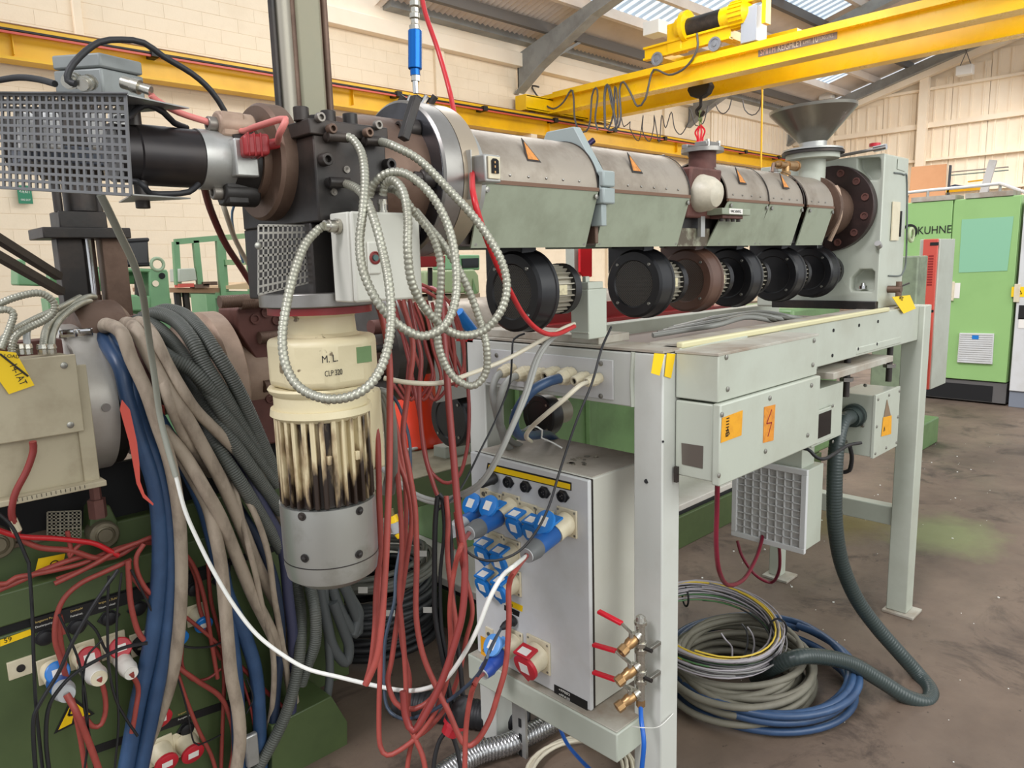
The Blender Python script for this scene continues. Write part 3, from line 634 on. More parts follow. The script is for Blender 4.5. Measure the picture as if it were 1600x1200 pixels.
for k in (-.045, -.01, .02, .05): MB().cyl(q+V((k, .02, -.03)), q+V((k, .02, -.02)), .006, n=6).build('nut', blackm, ex)
MB().box(P(1095, 370, y=1.15), P(1102, 328, y=1.15)+V((0, .01, 0))).build('hanger_bar', galv, ex)
# feed end: discs and cooling pipe
MB().cyl((2.735, AY, AZ), (2.98, AY, AZ), .1, n=36).build('feed_barrel', brownm, ex)
MB().rev((2.78, AY, AZ), (1, 0, 0), [(0, .08), (0, .122), (.025, .122), (.025, .1), (.06, .1), (.06, .08)], 40).build('feed_ring', brownm, ex)
MB().rev((2.955, AY-.01, AZ+.008), (1, 0, 0), [(0, .0), (0, .163), (.04, .163), (.04, 0)], 48).build('gearbox_flange_disc', mat('dark_oiled_flange', (56, 44, 42), .4, .5, col2=(84, 60, 54), amt=.6, scale=7), ex, .003)
for k in range(12):
    a_ = math.radians(15+k*30); c = V((2.954, AY-.01-.135*math.sin(a_), AZ+.008+.135*math.cos(a_)))
    MB().rev(c, (-1, 0, 0), [(0, .014), (.004, .014), (.004, .009), (.0005, .008), (.0005, 0)], 16).build('flange_bolt', rustm, ex)
MB().tube(spline([P(1293, 300, x=2.8), P(1303, 293, x=2.8), P(1309, 297, x=2.8), P(1313, 330, x=2.8), P(1308, 350, x=2.8), P(1296, 376, x=2.8)]), .009, 10).build('cooling_pipe', tanm, ex)
# hopper flange pipe
hc = P(1269, 262, x=2.8); hx, hy = hc.x, hc.y
zz = lambda py: P(1269, py, x=hx).z
MB().cyl((hx, hy, AZ+.05), (hx, hy, zz(250)), .047, n=28).build('feed_throat', mgrey, ex)
MB().prism([(hx+.095*math.cos(k*math.pi/12), hy+.095*math.sin(k*math.pi/12), zz(250)) for k in range(24)], (0, 0, .028)).build('throat_flange', mgrey, ex, .002)
MB().cyl((hx, hy, zz(242)), (hx, hy, zz(240)+.004), .11, n=36).build('throat_gasket', blackm, ex)
hp = thing('feed_hopper', 'dull steel conical feed hopper standing on the barrel throat', 'hopper', (hx, hy, zz(240)+.008))
zb_ = zz(239)+.006
MB().rev((hx, hy, zb_), (0, 0, 1), [(0, .04), (0, .105), (.006, .105), (.006, .048), (.034, .048), (.034, .04)], 36).build('hopper_collar', galv, hp)
zt2 = zz(170)
MB().rev((hx, hy, zb_+.03), V((-.03, .03, 1)), [(0, .044), (0, .047), (zt2-zb_-.04, .152), (zt2-zb_-.03, .154), (zt2-zb_-.03, .151), (zt2-zb_-.04, .149), (.004, .044)], 48).build('hopper_cone', hopm, hp, ang=20)
q = [P(a_, b_, d=2.83) for a_, b_ in ((1232, 182), (1264, 212), (1250, 226), (1222, 192))]
MB().prism(q, -ray(1245, 205)*.004).build('adhesive_patch', mat('worn_label_residue', (118, 112, 106), .6, col2=(60, 56, 54), amt=.8, scale=30, bump=.6, bscale=80), hp)
# brass tee
bt = thing('brass_tee_fitting', 'brass pipe tee with ball valve fixed above the covers beside the hopper', 'pipe fitting', P(1231, 278, y=AY-.03))
q = P(1228, 258, y=AY-.03)
MB().rev(q+V((-.085, 0, -.003)), (1, .0, .03), [(0, .008), (.03, .01), (.03, .014), (.045, .014), (.045, .01), (.09, .012), (.09, .016), (.12, .016), (.155, .016), (.155, .018), (.165, .018), (.165, .01), (.13, .008)], 18).build('tee_run', brass, bt)
MB().cyl(q+V((.0, 0, -.004)), q+V((.0, 0, -.05)), .013, n=16).build('tee_branch', brass, bt)
MB().cyl(q+V((.0, 0, -.022)), q+V((.0, 0, -.034)), .017, n=6).build('hex_nut', brass, bt)
MB().cyl(q+V((-.1, 0, -.03)), q+V((-.09, 0, .0)), .006, n=10).build('valve_stub', brownm, bt)
MB().box(q+V((-.055, .02, -.045)), q+V((-.015, .03, -.01))).build('white_tab', white, bt)
# ================================================================ GEARBOX
gb = thing('gearbox', 'tall light grey gearbox housing at the far end of the frame', 'gearbox', (3.1, 1.3, FT+.01))
gx0, gx1, gy0, gy1, gz0, gz1 = 3.0, 3.26, 1.062, 1.56, FT+.012, 1.965
hs_o = MB().box((gx0, gy0, gz0), (gx1, gy1, gz1)).build('housing', mgrey, gb)
rc_ = MB()
for pts_ in ([(1338, 247), (1372, 245), (1374, 250), (1374, 276), (1371, 281), (1352, 281), (1338, 262)], [(1341, 421), (1361, 421), (1365, 425), (1363, 452), (1361, 456), (1329, 455), (1327, 450), (1328, 434)]):
    rc_.prism([P(a_, b_, x=gx0-.01) for a_, b_ in pts_], (.06, 0, 0))
rc_o = rc_.build('recess_cutter', mgrey, gb)
bm_ = hs_o.modifiers.new('recesses', 'BOOLEAN'); bm_.object = rc_o; bm_.operation = 'DIFFERENCE'; bm_.solver = 'EXACT'
bpy.context.view_layer.update(); dg_ = bpy.context.evaluated_depsgraph_get()
me_ = bpy.data.meshes.new_from_object(hs_o.evaluated_get(dg_)); hs_o.modifiers.clear(); hs_o.data = me_; bpy.data.objects.remove(rc_o)
b__ = hs_o.modifiers.new('bevel', 'BEVEL'); b__.width = .006; b__.segments = 2; b__.limit_method = 'ANGLE'
yp = gy0-.002
o_ = [P(1392, 260, y=yp), P(1415, 276, y=yp), P(1412, 390, y=yp), P(1406, 431, y=yp), P(1386, 431, y=yp)]
# side door with rounded edge line
mb = MB().tube(spline([P(1397, 270, y=yp), P(1412, 273, y=yp), P(1417, 285, y=yp), P(1416, 400, y=yp), P(1411, 425, y=yp), P(1405, 431, y=yp), P(1388, 431, y=yp)], .01), .0035, 6); mb.build('door_edge', mat('grey_rubber_edge', (96, 102, 98), .6), gb)
MB().box(P(1391, 376, y=yp), P(1405, 316, y=yp)+V((0, -.006, 0))).build('handle_plate', beige, gb, .001)
MB().box(P(1403, 370, y=yp), P(1406, 330, y=yp)+V((0, -.01, 0))).build('door_handle', blkr, gb, .001)
MB().prism([P(1403, 248, y=yp), P(1413, 252, y=yp), P(1414, 268, y=yp), P(1402, 264, y=yp)], (0, -.001, 0)).build('blank_plate', mgrey, gb)
# recesses in the housing face
def recess(pts, name='recess'):
    q = [P(a_, b_, x=gx0-.0015) for a_, b_ in pts]; MB().prism(q, (.001, 0, 0)).build(name, mat('recess_grey_paint', (150, 154, 146), .6), gb)
q = P(1348, 451, x=gx0+.02); MB().rev(q, (0, 0, 1), [(0, .016), (.012, .016), (.012, .01), (.022, .008), (.022, 0)], 14).build('oil_plug', chrome, gb)
q = P(1374, 385, x=gx0-.004); MB().cyl(q, q+V((-.02, 0, .012)), .012, n=12).build('grease_nipple', galv, gb)
MB().box((gx0-.02, gy0-.0, FT+.01), (gx0+.01, gy0+.42, FT+.042)).build('base_gap', blackm, gb, .002)
MB().tube([P(1285, 243, x=gx0-.05), P(1310, 244, x=gx0-.03), P(1372, 232, x=gx0-.01)], .006, 8).build('lever_rod', steel, gb)
q = P(1374, 232, x=gx0-.01); MB().cyl(q+V((0, .02, 0)), q+V((0, -.025, .004)), .011, n=12).build('lever_end', chrome, gb)
q = P(1367, 229, x=gx0+.02); MB().cyl(q, q+V((0, 0, .012)), .02, n=16).build('red_cap', redp, gb)['label'] = 'small red cap'
# eyebolt
mb = MB(); c = P(1424, 367, x=3.28); mb.tube([c+V((.024*math.cos(k*math.pi/10), 0, .026*math.sin(k*math.pi/10))) for k in range(21)], .006, 8); o = mb.build('lifting_eye', mat('light_green_steel', (168, 180, 140), .4), gb)
# tap with inventory tag
tp = thing('drain_tap', 'dirty black drain tap at the lower corner of the gearbox', 'tap', P(1400, 458, y=gy0-.02))
q = P(1400, 452, y=gy0-.03)
MB().cyl(q+V((0, .03, 0)), q+V((0, -.02, 0)), .014, n=14).build('tap_body', brownm, tp); MB().cyl(q+V((0, -.01, .03)), q+V((0, -.01, -.035)), .011, n=14).build('tap_spout', brownm, tp)
MB().bar(q+V((0, -.015, .01)), q+V((.05, -.03, .022)), .006, .005).build('tap_lever', blackm, tp)
q = [P(a_, b_, y=gy0-.05) for a_, b_ in ((1394, 464), (1422, 461), (1431, 482), (1412, 490))]
tg = MB().prism(q, (0, .0015, 0)).build('inventory_tag', tag); tagit(tg, 'tilted yellow card tag reading 14-2T hung from the drain tap', 'tag')
tt = text('14-2T', 'lettering', q[0]+(q[2]-q[0])*.25+V((.0, -.001, .004)), q[2]-q[0], V((.3, 0, 1)), .022, ink, tg, width=.045)
# ================================================================ BLOWERS
def blower(x, label, col=None, R=.0945):
    m = col or blk; c = V((x, AY, 1.532))
    t = thing('cooling_blower', label, 'blower', (x+.03, AY, 1.44), 'cooling blowers in a row under the barrel')
    MB().rev(c, (1, 0, 0), [(.004, R*.66), (0, R*.7), (0, R*.93), (.006, R), (.05, R*1.02), (.052, R*1.05), (.06, R*1.05), (.066, R*.98), (.075, R*.6), (.075, 0)], 44).build('fan_housing', m, t)
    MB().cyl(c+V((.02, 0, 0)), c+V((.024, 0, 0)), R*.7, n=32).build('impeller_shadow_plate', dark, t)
    mb = MB(); k = 13
    for i in range(-k, k+1):
        o_ = i*R*.68/k; h = math.sqrt(max(0, (R*.67)**2-o_**2))
        for s in (1, -1):
            d_ = V((0, 1, s)).normalized(); pn = V((0, -s, 1)).normalized()
            mb.bar(c+V((.004, 0, 0))+pn*o_-d_*h, c+V((.004, 0, 0))+pn*o_+d_*h, .0012, .0012, (1, 0, 0))
    if x < 2.1: mb.build('wire_grille', mat('grille_wire', (110, 106, 98), .4, .6), t, smooth=False)
    for k in range(4):
        a_ = math.radians(45+90*k); MB().rev(c+V((0, R*.8*math.sin(a_), R*.8*math.cos(a_))), (-1, 0, 0), [(0, .005), (.003, .004), (.003, 0)], 10).build('screw', scrm, t)
    # outlet duct up to the barrel
    MB().box((x+.008, AY-.03, 1.56), (x+.058, AY+R*1.0, 1.65)).build('outlet_duct', m, t, .003)
    # motor
    r = R*.62
    MB().rev(c+V((.075, 0, 0)), (1, 0, 0), [(0, r*.8), (.0, r*.86), (.085, r*.86)], 28).build('motor_barrel', mat('dusty_motor_aluminium', (168, 162, 146), .45, .4), t)
    mb = MB()
    for k in range(26):
        a_ = 2*math.pi*k/26; u_ = V((0, math.cos(a_), math.sin(a_))); w_ = V((0, -math.sin(a_), math.cos(a_)))
        mb.obox(c+V((.12, 0, 0))+u_*r*.93, (.042, 0, 0), u_*r*.1, w_*.0013)
    mb.build('motor_fins', mat('dusty_motor_aluminium', (1, 1, 1)), t, smooth=False)
    MB().rev(c+V((.16, 0, 0)), (1, 0, 0), [(0, r*.9), (0, r*1.08), (.022, r*1.08), (.032, r*.95), (.032, 0)], 30).build('motor_cowl', blk, t)
    MB().box(c+V((.09, -r*1.04, -.012)), c+V((.13, -r*.9, .012))).build('rating_plate', mat('smudged_plate', (206, 196, 160), .5, col2=(120, 108, 84), amt=.7, scale=60), t)
for x, lb, cc in ((1.215, 'black cooling blower nearest the camera, its mesh grille half behind a red hose', None), (1.69, 'black cooling blower just right of the terminal post', None), (1.95, 'rust brown cooling blower, the only brown one under the barrel', mat('rust_brown_enamel', (92, 66, 54), .4, col2=(70, 46, 38), amt=.6, scale=8)), (2.195, 'black cooling blower directly right of the brown one', None), (2.51, 'black cooling blower second from the gearbox', None), (2.8, 'black cooling blower closest to the gearbox', None)):
    blower(x, lb, cc)
# ================================================================ HEAD END: flange, valve block, disc
hd = thing('barrel_head_flange', 'wide polished clamping flange at the near end of the barrel', 'flange', (.95, AY, 1.6))
FZ = 1.77
MB().rev((.905, AY, FZ), (1, 0, 0), [(0, 0), (0, .147), (.004, .152), (.045, .152)], 64).build('flange_ring', steel, hd, ang=30)
MB().rev((.952, AY, FZ), (1, 0, 0), [(0, .146), (0, .152), (.045, .152), (.045, .1)], 64).build('heater_band', mat('band_heater_steel', (178, 164, 144), .35, .7, col2=(130, 140, 110), amt=.4, scale=5), hd)
MB().rev((.9035, AY, FZ), (1, 0, 0), [(0, 0), (0, .146), (.002, .146)], 64).build('flange_face', mat('dark_oiled_face', (92, 92, 96), .28, .85, col2=(60, 56, 54), amt=.7, scale=6), hd)
MB().rev((.998, AY, FZ), (1, 0, 0), [(0, .1), (0, .134), (.03, .13), (.03, .1)], 56).build('flange_hub', galv, hd)
for a_ in (40, 95, 150, 210, 265, 320):
    a2 = math.radians(a_); c = V((.903, AY-.112*math.sin(a2), FZ+.112*math.cos(a2)))
    MB().cyl(c, c+V((-.028, 0, 0)), .02, .017, n=20).build('clamp_boss', blackm, hd, bevel=.003); capbolt(c+V((-.028, 0, 0)), (-1, 0, 0), .013, hd, blackm)
for k in range(5): MB().cyl((.93+.012*k, AY+.015-.01*k, FZ+.15), (.936+.012*k, AY+.005-.01*k, FZ+.165), .007, n=10).build('band_clip', chrome if k % 2 else blackm, hd)
q = P(757, 240, y=1.062); q2 = P(760, 284, y=1.062)
MB().box((q.x-.0, 1.062, q2.z), (q.x+.042, 1.135, q.z)).build('heater_terminal_box', galv, hd, .003)
MB().prism([V((q.x+.006, 1.0615, q2.z+.006)), V((q.x+.036, 1.0615, q2.z+.006)), V((q.x+.036, 1.0615, q.z-.004)), V((q.x+.006, 1.0615, q.z-.004))], (0, -.004, 0)).build('inlet_frame', beige, hd, .001)
MB().prism([V((q.x+.012, 1.057, q2.z+.016)), V((q.x+.03, 1.057, q2.z+.016)), V((q.x+.03, 1.057, q.z-.012)), V((q.x+.024, 1.057, q.z-.008)), V((q.x+.016, 1.057, q.z-.008)), V((q.x+.012, 1.057, q.z-.012))], (0, -.002, 0)).build('inlet_socket', dark, hd)
for z in (.016, .026, .034): MB().box((q.x+.017, 1.053, q2.z+z), (q.x+.02, 1.056, q2.z+z+.004)).build('pin', brass, hd)
MB().box((q.x-.01, 1.09, q2.z-.03), (q.x-.008, 1.14, q.z+.01)).build('mounting_tab', galv, hd)
# brown cylinder between block and flange
MB().rev((.76, AY, FZ), (1, 0, 0), [(0, .09), (0, .105), (.06, .115), (.145, .115)], 48).build('adaptor_collar', brownm, hd)
# crank bar and air gun
MB().bar(P(630, 218, y=1.08), P(650, 152, y=1.08), .016, .016).build('square_bar', blackm, hd, .002)
ag = thing('air_coupling', 'blue anodised air coupling hanging on a nickel fitting string above the flange', 'coupling', P(648, 148, y=1.06))
yq = 1.062
pt = lambda px, py: P(px, py, y=yq)
def seg(p0, p1, r0, r1, m, nm, n=20, bv=0): MB().cyl(pt(*p0), pt(*p1), r0, r1, n).build(nm, m, ag, bv)
seg((648.5, 48), (648.5, 108), .0118, .0118, bluea, 'blue_sleeve', 28, .001); seg((648.5, 108), (649, 118), .0085, .0085, bluea, 'blue_neck')
seg((649, 118), (649, 127), .008, .008, nickel, 'collar', 6); seg((649, 127), (650, 146), .0052, .0052, chrome, 'stem')
for k, (a_, r) in enumerate(((47, .0092), (38, .007), (29, .0088), (20, .007), (10, .0086), (2, .0075))): seg((648 if k else 648.4, a_), (647.5, a_-8), r, r, nickel, 'fitting', 6 if k % 2 else 20, .0006)
seg((647.5, -6), (646, -60), .008, .008, nickel, 'fitting')
seg((643, -60), (646, -400), .006, .006, blkr, 'hanging_wire')
# valve block
vb = thing('screen_changer_block', 'blackened steel screen changer block bolted before the flange with hose outlets', 'valve block', (.70, 1.24, 1.56))
bx0, bx1, by0, by1, bz0, bz1 = .636, .775, 1.10, 1.38, 1.675, 1.812
MB().box((bx0, by0, bz0), (bx1, by1, bz1)).build('block_body', blackm, vb, .003)
MB().box((bx0-.008, by0-.004, bz1), (bx1+.004, by1, bz1+.024)).build('cap_plate', blackm, vb, .002)
MB().box((bx0, by0+.03, 1.545), (bx0+.04, by1, bz0)).box((bx0+.06, by0+.04, 1.545), (bx1, by1, bz0)).build('block_foot', blackm, vb, .003)
MB().box((bx0+.042, by0+.005, 1.64), (bx1-.005, by0+.035, bz0)).build('lower_plate', blackm, vb, .002)
for px, py in ((498, 184), (588, 196)): capbolt(P(px, py, y=by0-.004), (0, -1, 0), .0078, vb, boltd)
for px, py in ((505, 250), (604, 258)): capbolt(P(px, py, y=by0), (0, -1, 0), .0105, vb, blackm, .016)
for px, py in ((515, 202), (572, 208)): capbolt(P(px, py, y=by0-.012), (0, -1, 0), .008, vb, brownm, .012)
for px, py in ((541, 265), (521, 300)): MB().rev(P(px, py, y=by0), (0, -1, 0), [(0, .006), (.003, .006), (.003, .003), (.001, 0)], 12).build('port_plug', boltd, vb)
for px in (470, 512, 546): q = P(px, 170, y=by0+.03); MB().cyl(V((q.x, by0+.03, bz1+.024)), V((q.x, by0+.03, bz1+.046)), .0125, n=24).build('top_bolt', blackm, vb, bevel=.001)
for px in (492, ): q = P(px, 165, y=by0+.05); MB().cyl(V((q.x, by0+.05, bz1+.024)), V((q.x, by0+.05, bz1+.04)), .0125, n=24).build('top_bolt', blackm, vb, bevel=.001)
# elbows for conduits
ELB = {'a': (517, 213), 'b': (576, 220), 'c': (520, 285), 'd': (585, 293)}
for k, (px, py) in ELB.items():
    q = P(px, py, y=by0-.012); MB().cyl(q+V((0, .02, 0)), q, .009, n=14).build('gland_elbow', blackm, vb); MB().cyl(q+V((-.006, 0, 0)), q+V((.028, -.006, .0)), .0085, n=14).build('gland_elbow', blackm, vb)
# end disc
ed = thing('end_disc', 'heavy brown round end disc left of the black valve block', 'disc', (.63, AY, 1.685))
DZ = 1.783
MB().rev((.594, AY, DZ), (1, 0, 0), [(0, 0), (0, .062), (.014, .062), (.014, .093), (.02, .098), (.05, .098), (.05, 0)], 64).build('disc_body', brownm, ed, ang=30)
MB().rev((.556, AY, DZ), (1, 0, 0), [(0, .02), (0, .05), (.038, .056)], 40).build('disc_hub', blackm, ed)
for a_, m_ in ((-12, tanm), (188, blackm), (90, blackm)):
    a2 = math.radians(a_); c = V((.56, AY+.062*math.sin(a2)*1.0, DZ+.055*math.cos(a2)))
    MB().obox(c, (.02, 0, 0), (0, .02, 0), (0, 0, .02)).cyl(c+V((-.022, 0, 0)), c+V((.04, 0, 0)), .022, n=20).build('bolt_lug', m_, ed, .004); capbolt(c+V((-.022, 0, 0)), (-1, 0, 0), .012, ed, boltd)
# ================================================================ GEAR MOTOR
MX, MY = .684, 1.2
def mz(py): return P(512, py, y=MY).z
gm = thing('gear_motor', 'cream chipped vertical gear motor with ribbed body and silver fan cowl under the valve block', 'motor', (MX, MY, mz(905)))
MB().rev((MX, MY, mz(455)), (0, 0, -1), [(0, .104), (.024, .104), (.024, .095)], 56).build('mounting_flange', steel, gm, .002)
MB().rev((MX, MY, mz(477)), (0, 0, -1), [(0, .092), (.012, .092)], 48).build('flange_gasket', redstl, gm)
MB().rev((MX, MY, mz(486)), (0, 0, -1), [(0, .066), (.008, .06), (.036, .062), (.044, .07)], 48).build('gear_neck', cream, gm)
z1_, z2_ = mz(522), mz(598)
octp = []
for k in range(8):
    a_ = math.radians(22.5+45*k); octp.append((MX+.1*math.cos(a_), MY+.1*math.sin(a_)))
MB().prism([(x, y, z2_) for x, y in octp], (0, 0, z1_-z2_)).build('gear_housing', cream, gm, .014, seg=3)
MX -= .0073; MY += .007
MB().rev((MX, MY, z2_), (0, 0, -1), [(0, .09), (.004, .093), (.01, .09), (.016, .084), (mz(598)-mz(632), .084)], 48).build('gear_adaptor', cream, gm)
MB().rev((MX, MY, mz(630)), (0, 0, -1), [(0, .08), (0, .09), (.012, .092), (.02, .082)], 48).build('motor_end_shield', cream, gm)
zf1, zf2 = mz(642), mz(775)
MB().rev((MX, MY, zf1), (0, 0, -1), [(0, .0755), (zf1-zf2, .0755)], 48).build('stator', creamo, gm)
for k in range(30):
    a_ = 2*math.pi*(k+random.uniform(-.12, .12))/30; random.seed(k); rr_ = .0785+random.uniform(-.0015, .0012); u_ = V((math.cos(a_), math.sin(a_), 0)); w_ = V((-math.sin(a_), math.cos(a_), 0)); zc = (zf1+zf2)/2
    MB().obox(V((MX, MY, zc))+u_*rr_, u_*.0082, w_*random.choice((.0026, .0034, .0044)), (0, 0, (zf1-zf2)/2-.001)).build('cooling_fin', creamo, gm, .0018, seg=2)
for a_ in (-115, -80): 
    a2 = math.radians(a_); MB().obox(V((MX+.088*math.cos(a2), MY+.088*math.sin(a2), zc+.01)), (.004, 0, 0), (0, .004, 0), (0, 0, .008)).build('fin_lug', creamo, gm, .001)
zc1, zc2 = mz(776), mz(893)
MB().rev((MX, MY, zc1), (0, 0, -1), [(0, .084), (.0, .0885), (zc1-zc2-.025, .0875), (zc1-zc2-.004, .084), (zc1-zc2+.012, .062), (zc1-zc2+.014, 0)], 56).build('fan_cowl', mat('dull_silver_cowl', (178, 180, 174), .3, .75, col2=(140, 138, 126), amt=.6, scale=6, thr=(.5, .62)), gm)
MB().rev((MX, MY, mz(862)), (0, 0, -1), [(0, .0876), (0, .0882), (.002, .0882), (.002, .0876)], 56).build('cowl_seam', blackm, gm)
for px, py in ((551, 785), (551, 850), (439, 783), (441, 846)):
    dr = (P(px, py, y=MY-.07)-V((MX, MY, 0))); a2 = math.atan2(dr.y, dr.x)
    c = V((MX+.0875*math.cos(a2), MY+.0875*math.sin(a2), mz(py))); MB().rev(c, (math.cos(a2), math.sin(a2), 0), [(0, .008), (.002, .008), (.002, .004), (.006, .004), (.007, 0)], 14).build('cowl_screw', blackm, gm)
# terminal box on the right of the motor
MB().box((MX+.06, MY-.015, mz(750)), (MX+.125, MY+.09, mz(615))).build('terminal_box', cream, gm, .008)
MX += .0073; MY -= .007
# writing on the gear housing
fl_ = V((math.cos(math.radians(-90)), math.sin(math.radians(-90)), 0))
text('M. L.', 'lettering', V((MX-.058, MY-.0935, mz(555))), (1, 0, 0), (0, 0, 1), .018, ink, gm, width=.03)
text('CLP 320', 'lettering', V((MX-.054, MY-.0935, mz(575))), (1, 0, 0), (0, 0, 1), .014, ink, gm, width=.034)
MB().box(V((MX+.012, MY-.0935, mz(562))), V((MX+.042, MY-.091, mz(538)))).build('green_patch', grn, gm)
# mesh guard below the disc
mg = thing('mesh_guard', 'small square-hole steel guard below the brown end disc', 'guard', (.6, 1.15, 1.56))
def meshplate(p00, p10, p11, p01, nx, ny, m, parent, bar=.22, th=.0015):
    mb = MB(); nrm = (V(p10)-V(p00)).cross(V(p01)-V(p00)).normalized()*th
    f = lambda u_, v_: (V(p00)*(1-u_)*(1-v_)+V(p10)*u_*(1-v_)+V(p11)*u_*v_+V(p01)*(1-u_)*v_)
    for i in range(nx+1):
        a0 = (i-bar/2)/nx; a1 = (i+bar/2)/nx
        mb.prism([f(a0, 0), f(a1, 0), f(a1, 1), f(a0, 1)], nrm)
    for j in range(ny+1):
        a0 = (j-bar/2)/ny; a1 = (j+bar/2)/ny
        mb.prism([f(0, a0), f(1, a0), f(1, a1), f(0, a1)], nrm)
    return mb.build('perforated_plate', m, parent, smooth=False)
pl = mat('perforated_plate_steel', (160, 156, 148), .4, .6)
y_ = 1.148
meshplate(P(404, 352, y=y_), P(500, 353, y=y_), P(497, 438, y=y_), P(404, 460, y=y_), 13, 9, pl, mg, .3)
for px, py in ((403, 384), (491, 389)): screws([P(px, py, y=y_-.002)], (0, -1, 0), .006, mg)
# ================================================================ HEATED TUBE AND GUARD ON THE LEFT
ht = thing('heated_nozzle', 'black heated nozzle tube with silver band heater left of the end disc', 'nozzle', (.48, AY, 1.73))
TZ = 1.781
MB().rev((.378, AY, TZ), (1, 0, 0), [(0, .03), (0, .043), (.032, .043), (.034, .046), (.137, .046), (.137, .02)], 40).build('heater_tube', mat('burnt_black_tube', (44, 40, 40), .35, .5, col2=(72, 62, 56), amt=.5, scale=6), ht)
MB().rev((.505, AY, TZ), (1, 0, 0), [(0, .046), (0, .048), (.062, .048), (.062, .03)], 40).build('band_heater', galv, ht)
for a_ in (0, 180):
    s = 1 if a_ == 0 else -1
    MB().cyl((.412, AY-.012, TZ+s*.04), (.412, AY-.012, TZ+s*.082), .0105, n=20).build('clamp_stud', blackm, ht, bevel=.001)
MB().box((.545, AY-.06, TZ-.03), (.585, AY+.02, TZ+.03)).build('plug_housing', galv, ht, .003)
c = P(398, 228, y=AY-.075)
rp = thing('red_heater_plug', 'red rubber heater plug pushed into the band heater beside the end disc', 'plug', c)
MB().obox(c, (.02, -.006, .002), (.004, .016, 0), (0, 0, .017)).build('plug_body', rubred, rp, .006, seg=3)
for k in range(3): MB().obox(c+V((-.012+.009*k, .003-.003*k, 0)), (.0015, 0, 0), (.004, .0175, 0), (0, 0, .0185)).build('grip_rib', rubred, rp, .002)
MB().cyl(c+V((.018, -.006, .002)), c+V((.036, -.012, .006)), .0085, n=14).build('strain_relief', rubred, rp)
cable('heater_plug_lead', 'pink red lead arching back from the red heater plug', 'cable', [c+V((.034, -.012, .006)), P(437, 208, d=1.13), P(446, 190, d=1.12), P(440, 186, d=1.13), P(400, 198, d=1.18), P(375, 205, d=1.22), P(330, 192, d=1.2), P(280, 176, d=1.17), P(245, 157, d=1.13), P(236, 148, d=1.12)], .0052, mat('pink_red_sleeve', (206, 120, 112), .5), n=8)
lg = thing('perforated_guard', 'large square-hole perforated steel guard at the upper left', 'guard', P(100, 300, d=1.1))
A_, B_, C_, D_ = P(-60, 290, d=1.2), P(206, 305, d=1.05), P(197, 150, d=1.05), P(-60, 148, d=1.22)
meshplate(A_, B_, C_, D_, 25, 12, mat('dark_perforated_steel', (112, 112, 112), .4, .5), lg, .34, .0025)
bk = V((.02, .12, .0)); meshplate(D_, C_, C_+bk, D_+bk, 22, 2, mat('dark_perforated_steel', (1, 1, 1)), lg, .6, .002)
mb = MB().prism([C_+V((0, 0, .001)), P(296, 170, d=1.15), C_+bk*1.2, ], (0, 0, .002)); mb.build('top_tongue', galv, lg, smooth=False)
mb = MB().prism([B_, P(298, 311, d=1.15), B_+bk*1.1], (0, 0, .002)); mb.build('bottom_tongue', galv, lg, smooth=False)
# machinery seen through the guard
im = thing('nozzle_drive', 'dark drive body with pale clamps seen behind the large perforated guard', 'drive', P(90, 290, d=1.35))
MB().rev(P(10, 225, d=1.4), V((.28, -.10, 0)), [(0, .02), (0, .05), (.05, .05), (.05, .065), (.16, .065), (.16, .045), (.28, .045)], 28).build('drive_body', blackm, im)
MB().box(P(20, 260, d=1.35), P(190, 245, d=1.35)+V((0, .05, .02))).build('drive_plate', mat('dark_blue_grey_paint', (60, 66, 78), .5), im, .003)
for px in (40, 80, 150, 185): MB().obox(P(px, 205, d=1.28), (.012, 0, 0), (0, .012, 0), (0, 0, .03)).build('pale_clamp', white, im, .003)
# junction box on top
jb = thing('grey_junction_box', 'grey cast junction box on top of the perforated guard', 'junction box', P(160, 150, d=1.12))
c0 = P(162, 148, d=1.14); c1_ = P(162, 87, d=1.15)
def slab(d0, d1): 
    bl, br = P(87, 0, d=1.2), P(228, 0, d=1.2)
    return 
Lv = (P(87, 118, d=1.15)-P(162, 118, d=1.14)); Lv.z = 0; Rv = (P(228, 128, d=1.2)-P(162, 118, d=1.14)); Rv.z = 0
h = c1_.z-c0.z
for (z0, z1, nm) in ((0, h*.64, 'box_base'), (h*.66, h, 'box_lid')):
    MB().prism([c0+V((0, 0, z0)), c0+Rv+V((0, 0, z0)), c0+Rv+Lv+V((0, 0, z0)), c0+Lv+V((0, 0, z0))], (0, 0, z1-z0)).build(nm, mat('cast_grey_box', (134, 138, 136), .45, .2, col2=(110, 112, 108), amt=.5, scale=12), jb, .003)
for (px, py, tx, ty) in ((128, 132, 142, 128), (105, 128, 120, 125)):
    a_, b_ = P(px, py, d=1.08), P(tx, ty, d=1.12); MB().rev(a_, b_-a_, [(0, .006), (0, .009), (.01, .009), (.01, .0115), (.02, .0115), (.02, .009), (.03, .009), (.03, .012), (.04, .012)], 12).build('cable_gland', nickel, jb)
a_, b_ = P(236, 142, d=1.12), P(200, 131, d=1.12); MB().rev(a_, b_-a_, [(0, .004), (0, .007), (.018, .007), (.018, .011), (.03, .011), (.03, .0095), (.045, .0095)], 12).build('cable_gland', nickel, jb)
cable('black_lead', 'thick black lead arching from the grey junction box over to the end disc', 'cable', pp([(118, 131, 1.07), (106, 126, 1.07), (108, 110, 1.07), (125, 88, 1.08), (155, 66, 1.1), (190, 62, 1.12), (225, 67, 1.14), (255, 88, 1.16), (300, 115, 1.19), (330, 142, 1.21), (350, 172, 1.23), (355, 188, 1.24), (345, 198, 1.26), (335, 203, 1.28)]), .0048, blkr)
